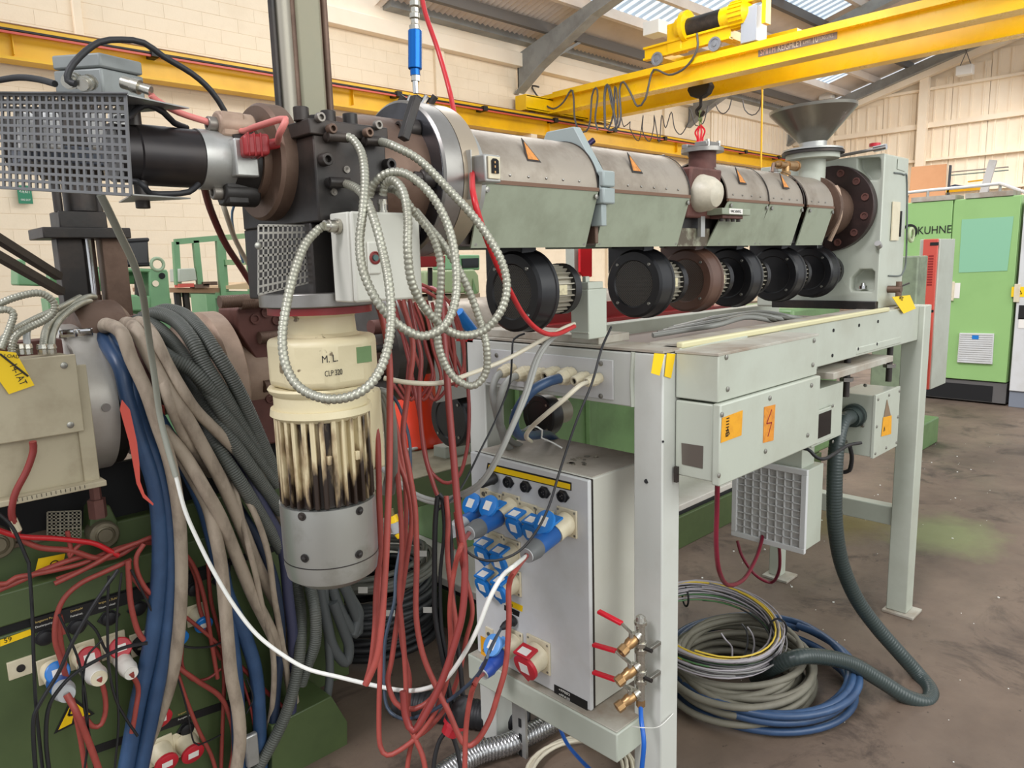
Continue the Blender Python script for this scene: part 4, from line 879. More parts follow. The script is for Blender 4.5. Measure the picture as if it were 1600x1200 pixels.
cable('black_lead', 'thick black lead leaving the grey junction box towards the left edge', 'cable', pp([(86, 131, 1.08), (60, 124, 1.1), (30, 121, 1.12), (0, 125, 1.14), (-40, 133, 1.16)]), .0048, blkr)
cable('black_lead', 'black lead curling from the clamp stud down behind the heater tube', 'cable', pp([(182, 186, 1.06), (200, 184, 1.08), (215, 170, 1.11), (232, 164, 1.12), (255, 175, 1.14), (272, 192, 1.17), (292, 200, 1.2)]), .005, blkr)
cable('black_lead', 'black lead looping under the heater tube left of its lower stud', 'cable', pp([(203, 284, 1.08), (215, 284, 1.08), (226, 292, 1.08), (235, 302, 1.1), (265, 303, 1.12), (295, 300, 1.14), (310, 288, 1.16)]), .0045, blkr)
# ================================================================ PALE CONTROL BOX
yb = 1.03; A0 = P(545, 330, y=yb); A1 = P(658, 466, y=yb); sy = P(514, 332, x=A0.x).y
cb = thing('control_box', 'pale grey wall box with a small round key switch hung in front of the motor', 'control box', (A0.x, yb, A1.z))
MB().box((A0.x, yb+.006, A1.z), (A1.x, sy, A0.z)).build('box_body', boxgrey, cb, .003)
MB().box((A0.x, yb-.006, A1.z), (A1.x, yb+.004, A0.z)).build('box_lid', boxgrey, cb, .004)
lk = P(583, 403, y=yb-.006)
MB().box(lk+V((-.012, 0, -.026)), lk+V((.012, -.005, .026))).build('lock_plate', boxgrey, cb, .004, seg=3)
MB().rev(lk+V((0, -.004, 0)), (0, -1, 0), [(0, .0105), (.003, .0105), (.004, .009), (.002, .0075), (.002, 0)], 24).build('red_ring', redd, cb)['label'] = 'red ring of the key switch'
MB().rev(lk+V((0, -.006, 0)), (0, -1, 0), [(0, .0055), (.003, .005), (.003, 0)], 16).build('key_switch', mat('teal_key', (70, 100, 96), .4), cb)
text('RITTAL', 'lettering', P(575, 390, y=yb-.0062), (1, 0, 0), (0, 0, 1), .0068, ink, cb, width=.022)
for px, py, tx, ty in ((576, 335, 577, 310), (598, 332, 598, 307)):
    q = P(px, py, y=yb+.02); MB().rev(q+V((0, 0, -.003)), (0, 0, 1), [(0, .009), (.006, .009), (.006, .0075), (.016, .0075), (.016, .009), (.024, .008)], 14).build('cable_gland', nickel, cb)
q = P(529, 354, x=A0.x-.001); MB().rev(q, (-1, 0, .05), [(0, .0125), (.006, .0125), (.006, .01), (.018, .01), (.02, .0085), (.026, .0085)], 14).build('cable_gland', nickel, cb)
GL = q+V((-.026, 0, 0))
# ================================================================ BOXES UNDER THE BEAM
jx = thing('trunking_boxes', 'pair of long grey green terminal boxes bolted to the near side of the beam', 'terminal box', (1.82, .95, 1.057))
Y9 = .9
MB().box((1.552, Y9, 1.256), (2.1, 1.018, 1.372)).build('upper_box', mgrey, jx, .003)
MB().box((1.55, Y9-.001, 1.368), (2.1, 1.02, 1.375)).build('dusty_box_top', mgreyd, jx, .001)
MB().box((1.552, Y9+.012, 1.057), (2.1, 1.018, 1.25)).build('lower_box', mgrey, jx, .004)
MB().box((1.545, Y9-.012, 1.052), (2.1, Y9+.01, 1.254)).build('box_door', mgrey, jx, .004)
for px, py in ((1135, 558), (1137, 608), (1272, 532), (1270, 570)): screws([P(px, py, y=Y9-.001)], (0, -1, 0), .0065, jx)
for px, py in ((1128, 648), (1268, 602), (1123, 743), (1262, 680), (1203, 622), (1196, 705)): screws([P(px, py, y=Y9-.013)], (0, -1, 0), .0065, jx)
def sticker(c4, nrm, m, parent, th=.0012, name='warning_sticker', **k):
    q = [P(a_, b_, **k) for a_, b_ in c4]; return MB().prism(q, V(nrm)*th).build(name, m, parent, smooth=False), q
yk = dict(y=Y9-.0125)
_, q = sticker(((1128, 653), (1160, 641), (1158, 680), (1126, 692)), (0, -1, 0), ambr, jx, **yk)
def wtri(p, s, nrm, r_, u_, parent, bolt=True):
    p, r_, u_ = V(p)+V(nrm)*.0016, V(r_), V(u_)
    t_ = [p-r_*s, p+r_*s, p+u_*s*1.8]; c = sum(t_, V())/3
    mb = MB()
    for i in range(3): mb.bar(t_[i], t_[(i+1) % 3], s*.22, .0004, nrm)
    mb.build('triangle_outline', ink, parent, smooth=False)
    z = [c+u_*s*.6, c-r_*s*.12+u_*s*.02, c+r_*s*.14+u_*s*.06, c-u_*s*.42]
    mb = MB()
    for i in range(3): mb.bar(z[i], z[i+1], s*.14, .0004, nrm)
    mb.build('lightning_bolt', ink, parent, smooth=False)
wtri(P(1136, 679, **yk), .009, (0, -1, 0), (1, 0, 0), (0, 0, 1), jx)
for k in range(7):
    a_ = q[0]+(q[3]-q[0])*(.1+.12*k)+V((.018, -.0016, .0)); text(('VORSICHT', 'SPANNUNG', 'ACHTUNG', 'CAUTION', 'HIGH VOLT', 'DANGER', 'TENSION')[k], 'lettering', a_, (1, 0, 0), (0, 0, 1), .0042, ink, jx, width=.013)
_, q = sticker(((1194, 636), (1211, 632), (1208, 688), (1192, 692)), (0, -1, 0), mat('orange_bolt_sticker', (216, 140, 40), .5, col2=(150, 70, 40), amt=.5, scale=70), jx, **yk)
z = [P(a_, b_, y=Y9-.0142) for a_, b_ in ((1206, 640), (1198, 662), (1206, 660), (1200, 682))]; mb = MB()
for i in range(3): mb.bar(z[i], z[i+1], .0035, .0004, (0, -1, 0))
mb.build('lightning_bolt', redstl, jx, smooth=False)
q = [P(a_, b_, x=1.5515) for a_, b_ in ((1065, 692), (1099, 697), (1098, 732), (1066, 725))]
MB().prism(q, (-.0015, 0, 0)).build('rating_plate', mat('brown_grey_plate', (112, 104, 96), .3, .4), jx)
MB().box(P(1056, 752, x=1.551), P(1061, 729, x=1.551)+V((-.01, 0, 0))).build('hinge', blackm, jx)
# far boxes
fb = thing('far_terminal_box', 'square grey terminal box with thick black hose and warning sticker by the far leg', 'terminal box', (2.95, 1.05, .83))
x0 = 2.87; yb2 = 1.0; zt3, zb3 = 1.068, .83
ye = P(1306, 640, x=x0).y
MB().box((x0, yb2+.012, zb3), (3.115, ye, zt3)).build('box_body', mgrey, fb, .003)
MB().box((x0-.004, yb2, zb3-.004), (3.12, yb2+.012, zt3+.004)).build('box_lid', mgrey, fb, .002)
for i in range(8):
    p = [(0, 0), (.5, 0), (1, 0), (1, .5), (1, 1), (.5, 1), (0, 1), (0, .5)][i]; screws([V((x0+.012+p[0]*.225, yb2-.0005, zb3+.014+p[1]*.21))], (0, -1, 0), .006, fb)
for px, py in ((1322, 606), (1352, 602), (1348, 665), (1322, 690)): screws([P(px, py, x=x0-.001)], (-1, 0, 0), .007, fb)
yk = dict(y=yb2-.0015)
MB().prism([P(1386, 624, **yk), P(1392, 651, **yk), P(1381, 652, **yk)], (0, -.001, 0)).build('brown_triangle_sticker', mat('faded_brown_sticker', (130, 108, 84), .5), fb)
_, q = sticker(((1380, 652), (1393, 649), (1392, 678), (1377, 682)), (0, -1, 0), ambr, fb, **yk); wtri(P(1381, 673, **yk), .009, (0, -1, 0), (1, 0, 0), (0, 0, 1), fb)
mp = thing('meter_box', 'small box with a dark square window between the terminal boxes', 'meter', P(1285, 700, y=1.03))
MB().box(P(1272, 694, y=1.03), P(1303, 632, y=1.03)+V((0, -.006, 0))).build('window_frame', mgrey, mp, .002)
MB().box(P(1277, 686, y=1.023), P(1299, 640, y=1.023)+V((0, -.001, 0))).build('dark_window', glassd, mp)
a_ = P(1268, 700, y=1.034); b_ = P(1318, 596, y=1.034); MB().box(a_, V((b_.x, 1.3, b_.z))).build('box_body', mgrey, mp, .002)
screws([P(1275, 636, y=1.022), P(1301, 634, y=1.022), P(1301, 690, y=1.022)], (0, -1, 0), .006, mp)
# filter unit
fx = 2.42; fu = thing('filter_fan_unit', 'pale filter fan box with a square grid front hanging below the terminal boxes', 'filter unit', (2.5, 1.2, .5))
a_, b_ = P(1262, 735, x=fx), P(1255, 866, x=fx); yl = P(1145, 735, x=fx).y
ZT, ZB = a_.z, b_.z; YR = a_.y
MB().box((fx+.012, YR+.004, ZB+.008), (fx+.14, yl-.004, ZT-.004)).build('filter_housing', mgrey, fu, .003)
fw_ = .02
for (p0, p1) in (((YR, ZB), (yl, ZB+fw_)), ((YR, ZT-fw_), (yl, ZT)), ((YR, ZB+fw_), (YR+fw_, ZT-fw_)), ((yl-fw_, ZB+fw_), (yl, ZT-fw_))):
    MB().box((fx-.004, p0[0], p0[1]), (fx+.012, p1[0], p1[1])).build('front_frame', white, fu, .002)
MB().box((fx+.006, YR+fw_, ZB+fw_), (fx+.012, yl-fw_, ZT-fw_)).build('filter_mat', filt, fu)
for k in range(1, 8): y = YR+fw_+(yl-YR-2*fw_)*k/8; MB().box((fx-.001, y-.0016, ZB+fw_), (fx+.006, y+.0016, ZT-fw_)).build('grid_bar', white, fu)
for k in range(1, 10): z = ZB+fw_+(ZT-ZB-2*fw_)*k/10; MB().box((fx-.001, YR+fw_, z-.0016), (fx+.006, yl-fw_, z+.0016)).build('grid_bar', white, fu)
MB().box((fx+.02, YR+.03, ZT-.01), (fx+.12, yl-.03, 1.22)).build('hanger_plate', mgrey, fu, .002)
# wine red hoses
cable('wine_red_hose', 'wine red hose dropping from the long boxes in a deep bend above the floor', 'hose', [P(1121, 752, y=.96), P(1120, 800, y=.97), P(1119, 850, y=.98), P(1124, 893, y=1.0), P(1138, 914, y=1.06), P(1162, 905, y=1.12), P(1180, 875, y=1.17), P(1188, 852, y=1.2), P(1192, 835, y=1.22)], .0068, wine, n=10)
cable('wine_red_hose', 'shorter wine red hose looping below the filter unit', 'hose', [P(1152, 845, y=1.4), P(1160, 870, y=1.38), P(1180, 898, y=1.34), P(1205, 910, y=1.3), P(1217, 892, y=1.24), P(1218, 862, y=1.2), P(1214, 840, y=1.18)], .0062, wine, n=10)
q = P(1336, 648, x=x0)
hh = thing('conduit_gland', 'dark ribbed gland nut on the end face of the far terminal box', 'gland', q)
MB().rev(q, (-1, 0, -.1), [(0, .045), (.02, .045), (.022, .038), (.05, .036)], 20).build('gland_nut', corrd, hh, ang=20)
hs = [q+V((-.02, 0, 0)), P(1316, 660, d=2.72), P(1307, 700, d=2.68), P(1304, 760, d=2.68), P(1305, 820, d=2.7), P(1315, 880, d=2.74), P(1338, 935, d=2.78), P(1370, 980, d=2.8), P(1405, 1020, d=2.8), P(1436, 1055, d=2.79), P(1454, 1080, d=2.72), P(1447, 1097, d=2.66), P(1415, 1088, d=2.65), P(1375, 1063, d=2.65), P(1330, 1037, d=2.63), P(1280, 1026, d=2.58), P(1240, 1028, d=2.55), P(1205, 1045, d=2.62), P(1180, 1060, d=2.7)]
ribbed('dark_flexible_hose', 'thick dark flexible hose from the far box down to the floor and the coils', 'hose', hs, .0275, corrd, .011, .03, n=14)
cable('black_lead', 'black lead drooping between the meter box and the far terminal box', 'cable', pp([(1240, 700, 2.45), (1262, 702, 2.4), (1275, 714, 2.4), (1288, 717, 2.42), (1305, 708, 2.5), (1325, 696, 2.6), (1345, 692, 2.68)]), .006, blkr)
cable('black_lead', 'short black lead curling under the far terminal box', 'cable', pp([(1328, 698, 2.72), (1331, 715, 2.75), (1327, 735, 2.78), (1314, 738, 2.8)]), .008, blkr)
# ================================================================ ENCLOSURE
EX = 1.42
en = thing('electrical_enclosure', 'off-white wall enclosure full of blue sockets standing on the frame shelf', 'enclosure', (1.6, 1.42, .381))
ey0 = P(921, 900, x=EX).y; ey1 = P(738, 800, x=EX).y; ez1 = P(915, 750, x=EX).z+.0; ez0 = .381
MB().box((EX+.022, ey0+.004, ez0), (EX+.3, ey1-.004, ez1)).build('enclosure_body', boxgrey, en, .004)
MB().box((EX+.014, ey0+.002, ez0+.002), (EX+.022, ey1-.002, ez1-.002)).build('door_gasket', blackm, en)
MB().box((EX, ey0, ez0), (EX+.014, ey1, ez1)).build('enclosure_door', white, en, .004)
MB().box((EX+.03, ey0+.01, ez1), (EX+.29, ey1-.01, ez1+.0015)).build('dusty_top', mat('dust_on_white', (196, 188, 176), .7, col2=(158, 146, 128), amt=.6, scale=8), en)
E_ = dict(x=EX-.0005)
_, q = sticker(((762, 723), (893, 754), (893, 767), (760, 735)), (-1, 0, 0), blackm, en, .0006, 'strip_border', **E_)
q2_ = [P(a_, b_, x=EX-.0012) for a_, b_ in ((764, 726), (891, 756.5), (891, 765), (762, 734))]; MB().prism(q2_, (-.0006, 0, 0)).build('yellow_marking_strip', tagd, en, smooth=False)
_, q = sticker(((866, 1069), (918, 1096), (918, 1112), (866, 1082)), (-1, 0, 0), ink, en, .0006, 'black_label', **E_)
lr = (q[1]-q[0]).normalized()
text('+FFE02', 'lettering', q[0]+V((-.001, 0, -.0105))+lr*.018, lr, (0, 0, 1), .0105, inkw, en, width=.042)
text('+FFA25', 'lettering', q[3]+V((-.001, 0, .0012))+lr*.018, lr, (0, 0, 1), .0105, inkw, en, width=.042)
_, q = sticker(((792, 936), (817, 947), (816, 956), (790, 944)), (-1, 0, 0), tagd, en, .0008, 'yellow_label', **E_); text('Hand', 'lettering', q[3]+V((-.001, 0, .003))+lr*.006, lr, (0, 0, 1), .012, ink, en)
_, q = sticker(((788, 945), (812, 956), (811, 964), (788, 953)), (-1, 0, 0), ink, en, .0006, 'black_label', **E_); text('AUTO', 'lettering', q[3]+V((-.001, 0, .001))+lr*.02, lr, (0, 0, 1), .006, inkw, en)
_, q = sticker(((751, 993), (765, 1000), (764, 1032), (752, 1026)), (-1, 0, 0), ambr, en, .0008, **E_); wtri(P(757, 1018, **E_), .007, (-1, 0, 0), (0, -1, 0), (0, 0, 1), en)
for a_, b_ in ((757, 771), (765, 990)):
    q = P(a_, b_, x=EX-.001); MB().obox(q, (.003, 0, 0), (0, .017, 0), (0, 0, .019)).build('beige_lock_plate', beige, en, .001); MB().cyl(q+V((-.003, 0, 0)), q+V((-.006, 0, 0)), .007, n=12).build('key_barrel', scrm, en)
# round black sockets
for a_, b_ in ((795, 753), (822, 760), (851, 769), (880, 775)):
    q = P(a_, b_, x=EX-.0005)
    o = MB().prism([q+V((0, .024, 0)), q+V((0, .01, .016)), q+V((0, -.01, .016)), q+V((0, -.024, 0)), q+V((0, -.01, -.016)), q+V((0, .01, -.016))], (-.003, 0, 0)).build('round_black_socket', blkr, en, .001)
    MB().rev(q+V((-.003, 0, 0)), (-1, 0, 0), [(0, .0155), (.008, .015), (.008, .0125), (.002, .0125), (.002, 0)], 20).build('socket_collar', blkr, o)
    for k in range(3):
        t_ = k*2.1; MB().cyl(q+V((-.004, .005*math.cos(t_), .005*math.sin(t_))), q+V((-.008, .005*math.cos(t_), .005*math.sin(t_))), .0018, n=6).build('pin', steel, o)
# CEE sockets
def cee(px, py, col, mode, name='blue_socket', R=.0285, proud=.06):
    """mode: closed lid, or open lid with room for a plug; px,py: lid centre in the picture"""
    AX = V((-1, 0, -.30)).normalized()      # the socket axis tilts downwards
    UP = V((-.30, 0, 1)).normalized()
    if mode == 'closed': c = P(px, py, x=EX-proud); base = c-AX*proud
    else: c = P(px, py, x=EX-proud-.018); base = c-AX*(proud+.006)-UP*(R*1.05)
    base.x = EX
    c2 = base+AX*proud
    o = MB().obox(base+V((-.003, 0, 0)), (.003, 0, 0), (0, R*1.25, 0), (0, 0, R*1.35)).build(name, beige, en, .002)
    MB().rev(base, AX, [(0, R*1.1), (.02, R*1.1), (.03, R), (proud-.004, R)], 28).build('socket_barrel', beige, o)
    for sy_ in (-1, 1):
        for sz in (-1, 1): MB().cyl(base+V((-.006, sy_*R*1.02, sz*R*1.1)), base+V((-.007, sy_*R*1.02, sz*R*1.1)), .0035, n=8).build('screw', scrm, o)
    if mode == 'closed':
        MB().rev(c2, AX, [(-.006, R*1.12), (.004, R*1.12), (.006, R*1.0), (.006, 0)], 32).build('socket_lid', col, o)
        MB().prism([c2-UP*R*.95+V((0, R*.4, 0)), c2-UP*R*.95-V((0, R*.4, 0)), c2-UP*R*1.35], AX*.005).build('lid_nose', col, o)
        MB().obox(c2+UP*R*1.2-AX*.016, AX*.022, (0, R*.8, 0), UP*.004).build('hinge_cover', col, o, .001)
        MB().obox(c2+UP*(R*1.2+.0045)-AX*.012, AX*.012, (0, R*.5, 0), UP*.0005).build('paper_label', wlab, o)
        MB().obox(c2+AX*.0065, AX*.0005, (0, R*.45, 0), UP*R*.45).build('paper_label', wlab, o)
        return o, c2, AX
    # open lid stands up over the plug, facing outwards
    L2 = (AX*.75-UP*.6).normalized(); F2 = (AX*.6+UP*.75).normalized()
    lc = c2+UP*(R*1.75)+AX*.02
    MB().rev(lc, F2, [(-.005, R*1.12), (.003, R*1.12), (.005, R), (.005, 0)], 32).build('socket_lid', col, o)
    MB().obox(lc+F2*.0055, F2*.0004, (0, R*.45, 0), F2.cross(V((0, 1, 0)))*R*.45).build('paper_label', wlab, o)
    MB().prism([lc+L2*R*.95+V((0, R*.4, 0)), lc+L2*R*.95-V((0, R*.4, 0)), lc+L2*R*1.35], F2*.004).build('lid_nose', col, o)
    MB().obox(c2+UP*R*1.15-AX*.014, AX*.02, (0, R*.55, 0), UP*.003).build('hinge_cover', col, o, .001)
    return o, c2, AX
def plug(base, end, label, m1, m2, m3, r=.025, group=None):
    d_ = (end-base); L_ = d_.length
    t = thing('cable_plug', label, 'plug', (base+end)/2, group)
    MB().rev(base, d_, [(0, r*1.0), (.006, r*1.06), (L_*.55, r*1.0), (L_*.62, r*.98)], 28).build('plug_body', m1, t)
    MB().rev(base+d_*.62, d_, [(0, r*1.0), (L_*.1, r*1.06), (L_*.36, r*.82), (L_*.37, r*.7)], 28).build('plug_grip', m2, t, ang=25)
    MB().rev(base+d_*.985, d_, [(0, r*.78), (.004, r*.78), (.004, r*.3), (0, r*.28)], 24).build('plug_ring', m3, t)
    return base+d_
gpl = mat('grey_plug_plastic', (96, 98, 98), .5); gpl2 = mat('pale_grey_plug_plastic', (168, 170, 170), .5)
_, cA, AX = cee(742, 793, bluep, 'open'); eA = plug(cA, P(706, 830, x=EX-.2), 'blue and pale grey plug in the upper left socket, partly hidden by red cables', blued, gpl2, gpl2)
_, cB, _ = cee(769, 797, bluep, 'open'); eB = plug(cB, P(733, 833, x=EX-.185), 'blue plug with dark grey collar in the second upper socket', blued, gpl, gpl2)
cee(803, 824, bluep, 'closed'); cee(829, 834, bluep, 'closed'); cee(753, 868, bluep, 'closed'); cee(778, 880, bluep, 'closed'); cee(754, 917, bluep, 'closed'); cee(779, 927, bluep, 'closed')
_, cE, _ = cee(856, 822, bluep, 'open'); eE = plug(cE, P(823, 868, x=EX-.18), 'blue plug with dark grey collar in the rightmost upper socket', blued, gpl, gpl2)
_, cJ, _ = cee(775, 1013, mat('light_blue_lid', (92, 150, 214), .4), 'open'); eJ = plug(cJ, P(755, 1053, x=EX-.14), 'deep blue plug in the lowest blue socket beside the red one', mat('ultramarine_plug', (36, 70, 150), .4), mat('ultramarine_plug', (1, 1, 1)), gpl2, .023)
cee(820, 1043, redp, 'closed', 'red_socket', .037, .06)
q = P(773, 746, x=EX-.004); bp_ = thing('round_black_plug', 'round black plug in the upper left corner of the enclosure door', 'plug', q); qe = P(749, 757, x=EX-.06)
MB().rev(q, qe-q, [(0, .016), (.012, .019), (.02, .016), (.05, .014), (.06, .008)], 18).build('plug_body', blkr, bp_)
q = P(803, 968, x=EX-.003); bp2 = thing('round_black_plug', 'round black plug in the middle of the enclosure door below the yellow label', 'plug', q); qe2 = P(783, 982, x=EX-.05)
MB().rev(q, qe2-q, [(0, .016), (.01, .018), (.016, .013), (.035, .012), (.05, .006)], 18).build('plug_body', blkr, bp2)
# washers and screws lying on top
random.seed(11); q0 = P(905, 722, z=ez1+.002)
for k in range(14):
    p = q0+V((random.gauss(0, .022), random.gauss(0, .03), 0)); 
    r_ = random.uniform(.004, .009)
    o = MB().rev(p, (0, 0, 1), [(0, r_), (.0018, r_), (.0018, r_*.4)], 12).build('loose_washer', scrm if k % 2 else nickel); tagit(o, 'loose metal washer lying in the little heap on top of the enclosure', 'washer', 'loose washers on the enclosure top')
# cable glands on the gland plate
glp = [(781, 583, .019), (806, 588, .02), (829, 591, .02), (850, 589, .019), (873, 592, .022), (896, 596, .016), (916, 598, .015)]
gt = thing('cable_gland_row', 'row of seven dusty cream cable glands on the near crossbeam plate', 'cable gland', (1.49, 1.42, 1.27))
GP = []
for px, py, r in glp:
    e = P(px, py, x=1.44); b_ = V((1.494, e.y, e.z+.006)); d_ = e-b_
    MB().rev(b_, d_, [(0, r*.95), (.014, r*.95), (.015, r*1.12), (.03, r*1.12), (.032, r), (.05, r*.86), (.054, r*.72), (.054, r*.5), (.03, r*.5)], 12).build('gland_nut', beige, gt, ang=20); MB().cyl(b_+d_*.8, b_+d_*.85, r*.5, n=12).build('gland_bore', dark, gt); GP.append(b_+d_*.9)
def G(i): return GP[i]
cable('grey_cable', 'grey cable bending down from the first gland on the crossbeam', 'cable', [G(0), P(774, 592, d=2.1), P(770, 615, d=2.05), P(776, 645, d=2.05), P(783, 672, d=2.1), P(795, 700, d=2.25), P(830, 712, d=2.4)], .0105, grey1)
cable('grey_cable', 'grey cable bending down from the second gland on the crossbeam', 'cable', [G(1), P(797, 592, d=2.05), P(785, 610, d=2.0), P(779, 640, d=2.02), P(784, 668, d=2.1), P(800, 690, d=2.25), P(835, 705, d=2.4)], .0105, grey1)
cable('thick_blue_cable', 'thick blue cable looping from the fifth gland back under the crossbeam', 'cable', [G(4), P(855, 597, d=1.92), P(830, 612, d=1.9), P(810, 638, d=1.92), P(803, 662, d=1.97), P(812, 680, d=2.05), P(835, 680, d=2.2), P(858, 680, d=2.35), P(880, 700, d=2.4)], .0135, blue, n=12)
cable('cream_cable', 'cream cable curving from the last gland down to the enclosure top', 'cable', [G(6), P(905, 603, d=1.8), P(880, 625, d=1.78), P(850, 650, d=1.8), P(830, 668, d=1.85), P(822, 682, d=1.9), P(830, 690, d=2.1)], .006, creamc)
cable('clear_thin_hose', 'thin clear hose arching over the back of the enclosure top', 'hose', pp([(800, 640, 2.1), (812, 672, 2.05), (830, 665, 2.0), (847, 672, 2.0), (846, 684, 2.02), (860, 690, 2.0), (878, 700, 1.98)]), .0025, mat('clear_tube', (190, 190, 184), .3))
cable('thin_black_wire', 'thin black wire from the terminal post across the enclosure to the blue plugs', 'wire', pp([(955, 511, 1.72), (940, 545, 1.66), (925, 598, 1.64), (900, 660, 1.62), (875, 735, 1.6), (858, 790, 1.58), (838, 830, 1.55), (810, 862, 1.52), (775, 876, 1.5), (748, 873, 1.5), (728, 860, 1.5), (717, 840, 1.52), (715, 800, 1.6), (726, 768, 1.75), (748, 757, 1.83)]), .0028, blkr, n=6)
cable('thin_black_wire', 'thin black wire running from the near blower down beside the left post', 'wire', pp([(820, 521, 1.95), (803, 530, 1.95), (800, 555, 1.9), (796, 600, 1.85), (775, 655, 1.8), (750, 705, 1.75), (722, 760, 1.7), (700, 785, 1.65), (680, 800, 1.62)]), .0028, blkr, n=6)
cable('cream_cable', 'cream cable crossing from behind the motor up to the terminal post', 'cable', pp([(600, 591, 1.5), (640, 598, 1.5), (690, 598, 1.52), (740, 582, 1.6), (790, 562, 1.65), (840, 535, 1.7), (880, 513, 1.78), (897, 506, 1.86)]), .0052, creamc)
for i, (dx, dy) in enumerate(((0, 0), (9, 4))):
    cable('grey_cable', ('upper', 'lower')[i]+' of two grey cables sweeping from the terminal post down behind the red cables', 'cable', pp([(895-dx, 512+dy, 1.85), (862, 526+dy, 1.75), (838+dx*.4, 560, 1.7), (820+dx*.4, 615, 1.66), (800, 665+dy, 1.64), (778, 712+dy, 1.64), (752, 752+dy, 1.66), (720, 772+dy, 1.7), (685, 782+dy, 1.75), (650, 772+dy, 1.8), (620, 750+dy, 1.85), (590, 725, 1.9)]), .0058, grey1)
cable('red_hose', 'bright red hose falling from above the barrel and looping to the terminal post', 'hose', [P(654, -60, d=1.75), P(662, 10, d=1.75), P(685, 80, d=1.75), P(702, 140, d=1.72), P(714, 195, d=1.7), P(735, 250, d=1.5, ), P(739, 300, d=1.33), P(752, 350, d=1.33), P(775, 410, d=1.38), P(797, 455, d=1.45), P(820, 495, d=1.55), P(845, 518, d=1.62), P(870, 522, d=1.7), P(897, 510, d=1.84)], .0058, redb)
# conduits
k_ = dict(m=conduit)
el = lambda k, dx: P(ELB[k][0]+dx, ELB[k][1]+1, y=by0-.016)
R_ = .0068
ribbed('flexible_steel_conduit', 'ribbed steel conduit looping from the top left elbow to the left top gland', 'conduit', [el('a', 18), P(550, 217, d=1.2), P(565, 240, d=1.18), P(570, 280, d=1.15), P(567, 330, d=1.12), P(562, 380, d=1.11), P(568, 425, d=1.1), P(590, 472, d=1.1), P(622, 507, d=1.11), P(660, 525, d=1.12), P(695, 508, d=1.13), P(712, 465, d=1.14), P(711, 400, d=1.15), P(697, 345, d=1.16), P(670, 300, d=1.16), P(635, 272, d=1.17), P(605, 271, d=1.18), P(584, 288, d=1.19), P(577, 308, d=1.2)], R_, conduit, .0078, .18)
ribbed('flexible_steel_conduit', 'ribbed steel conduit from the right elbow in the widest loop over the near blower', 'conduit', [el('b', 18), P(615, 228, d=1.2), P(655, 250, d=1.2), P(700, 295, d=1.2), P(745, 345, d=1.2), P(780, 400, d=1.2), P(792, 445, d=1.2), P(783, 485, d=1.2), P(757, 515, d=1.2), P(725, 524, d=1.19), P(695, 513, d=1.17), P(662, 478, d=1.15), P(643, 440, d=1.13), P(637, 390, d=1.12), P(637, 340, d=1.13), P(630, 300, d=1.15), P(615, 282, d=1.17), P(602, 288, d=1.19), P(598, 305, d=1.2)], R_, conduit, .0078, .18)
ribbed('flexible_steel_conduit', 'ribbed steel conduit from the left gland in a long loop before the gear motor', 'conduit', [GL, P(498, 358, d=1.17), P(477, 382, d=1.15), P(460, 425, d=1.12), P(447, 480, d=1.09), P(441, 530, d=1.07), P(448, 575, d=1.06), P(470, 607, d=1.05), P(510, 623, d=1.04), P(552, 618, d=1.04), P(584, 594, d=1.05), P(604, 550, d=1.06), P(611, 495, d=1.07), P(607, 440, d=1.08), P(597, 390, d=1.1), P(585, 345, d=1.11), P(572, 312, d=1.14), P(558, 295, d=1.17), el('c', 18)], R_, conduit, .0078, .18)
ribbed('flexible_steel_conduit', 'ribbed steel conduit from the lower right elbow hanging lowest before the frame', 'conduit', [el('d', 16), P(622, 300, d=1.2), P(650, 335, d=1.22), P(675, 368, d=1.23), P(688, 410, d=1.24), P(688, 455, d=1.25), P(683, 505, d=1.26), P(688, 550, d=1.27), P(708, 588, d=1.28), P(738, 603, d=1.28), P(759, 582, d=1.28), P(760, 540, d=1.27), P(748, 495, d=1.27), P(731, 450, d=1.26), P(712, 412, d=1.25), P(690, 378, d=1.25), P(668, 352, d=1.26), P(650, 330, d=1.3)], R_*.97, conduit, .0078, .18)
# ================================================================ VALVE MANIFOLD
vm = thing('valve_manifold', 'nickel pipe manifold with three red handled brass ball valves on the near corner post', 'manifold', P(1000, 1105, x=1.45))
mx = 1.452; m0 = P(1001, 968, x=mx); m1 = P(999, 1098, x=mx); my = m0.y
zz2 = lambda py: P(1001, py, x=mx).z
MB().rev((mx, my, zz2(967)), (0, 0, -1), [(-.012, .004), (-.006, .012), (.004, .014), (.006, .017), (.014, .017), (.016, .013)], 14).build('end_cap', nickel, vm, ang=20)
MB().cyl((mx, my, zz2(975)), (mx, my, zz2(1092)), .0125, n=24).build('manifold_pipe', nickel, vm)
for z in (1002, 1012, 1046, 1060): MB().cyl((mx, my, zz2(z)), (mx, my, zz2(z+7)), .0165, n=24).build('pipe_ring', nickel, vm, bevel=.001)
MB().cyl((mx, my, zz2(1092)), (mx, my, zz2(1103)), .012, n=6).build('hose_nut', brass, vm)
for z in (1010, 1056):
    MB().box((mx, my-.03, zz2(z)-.004), (mx+.048, my-.02, zz2(z)+.006)).build('pipe_clamp', scrm, vm, .001)
    MB().cyl((mx, my-.035, zz2(z)), (mx, my-.012, zz2(z)), .006, n=6).build('clamp_nut', blackm, vm)
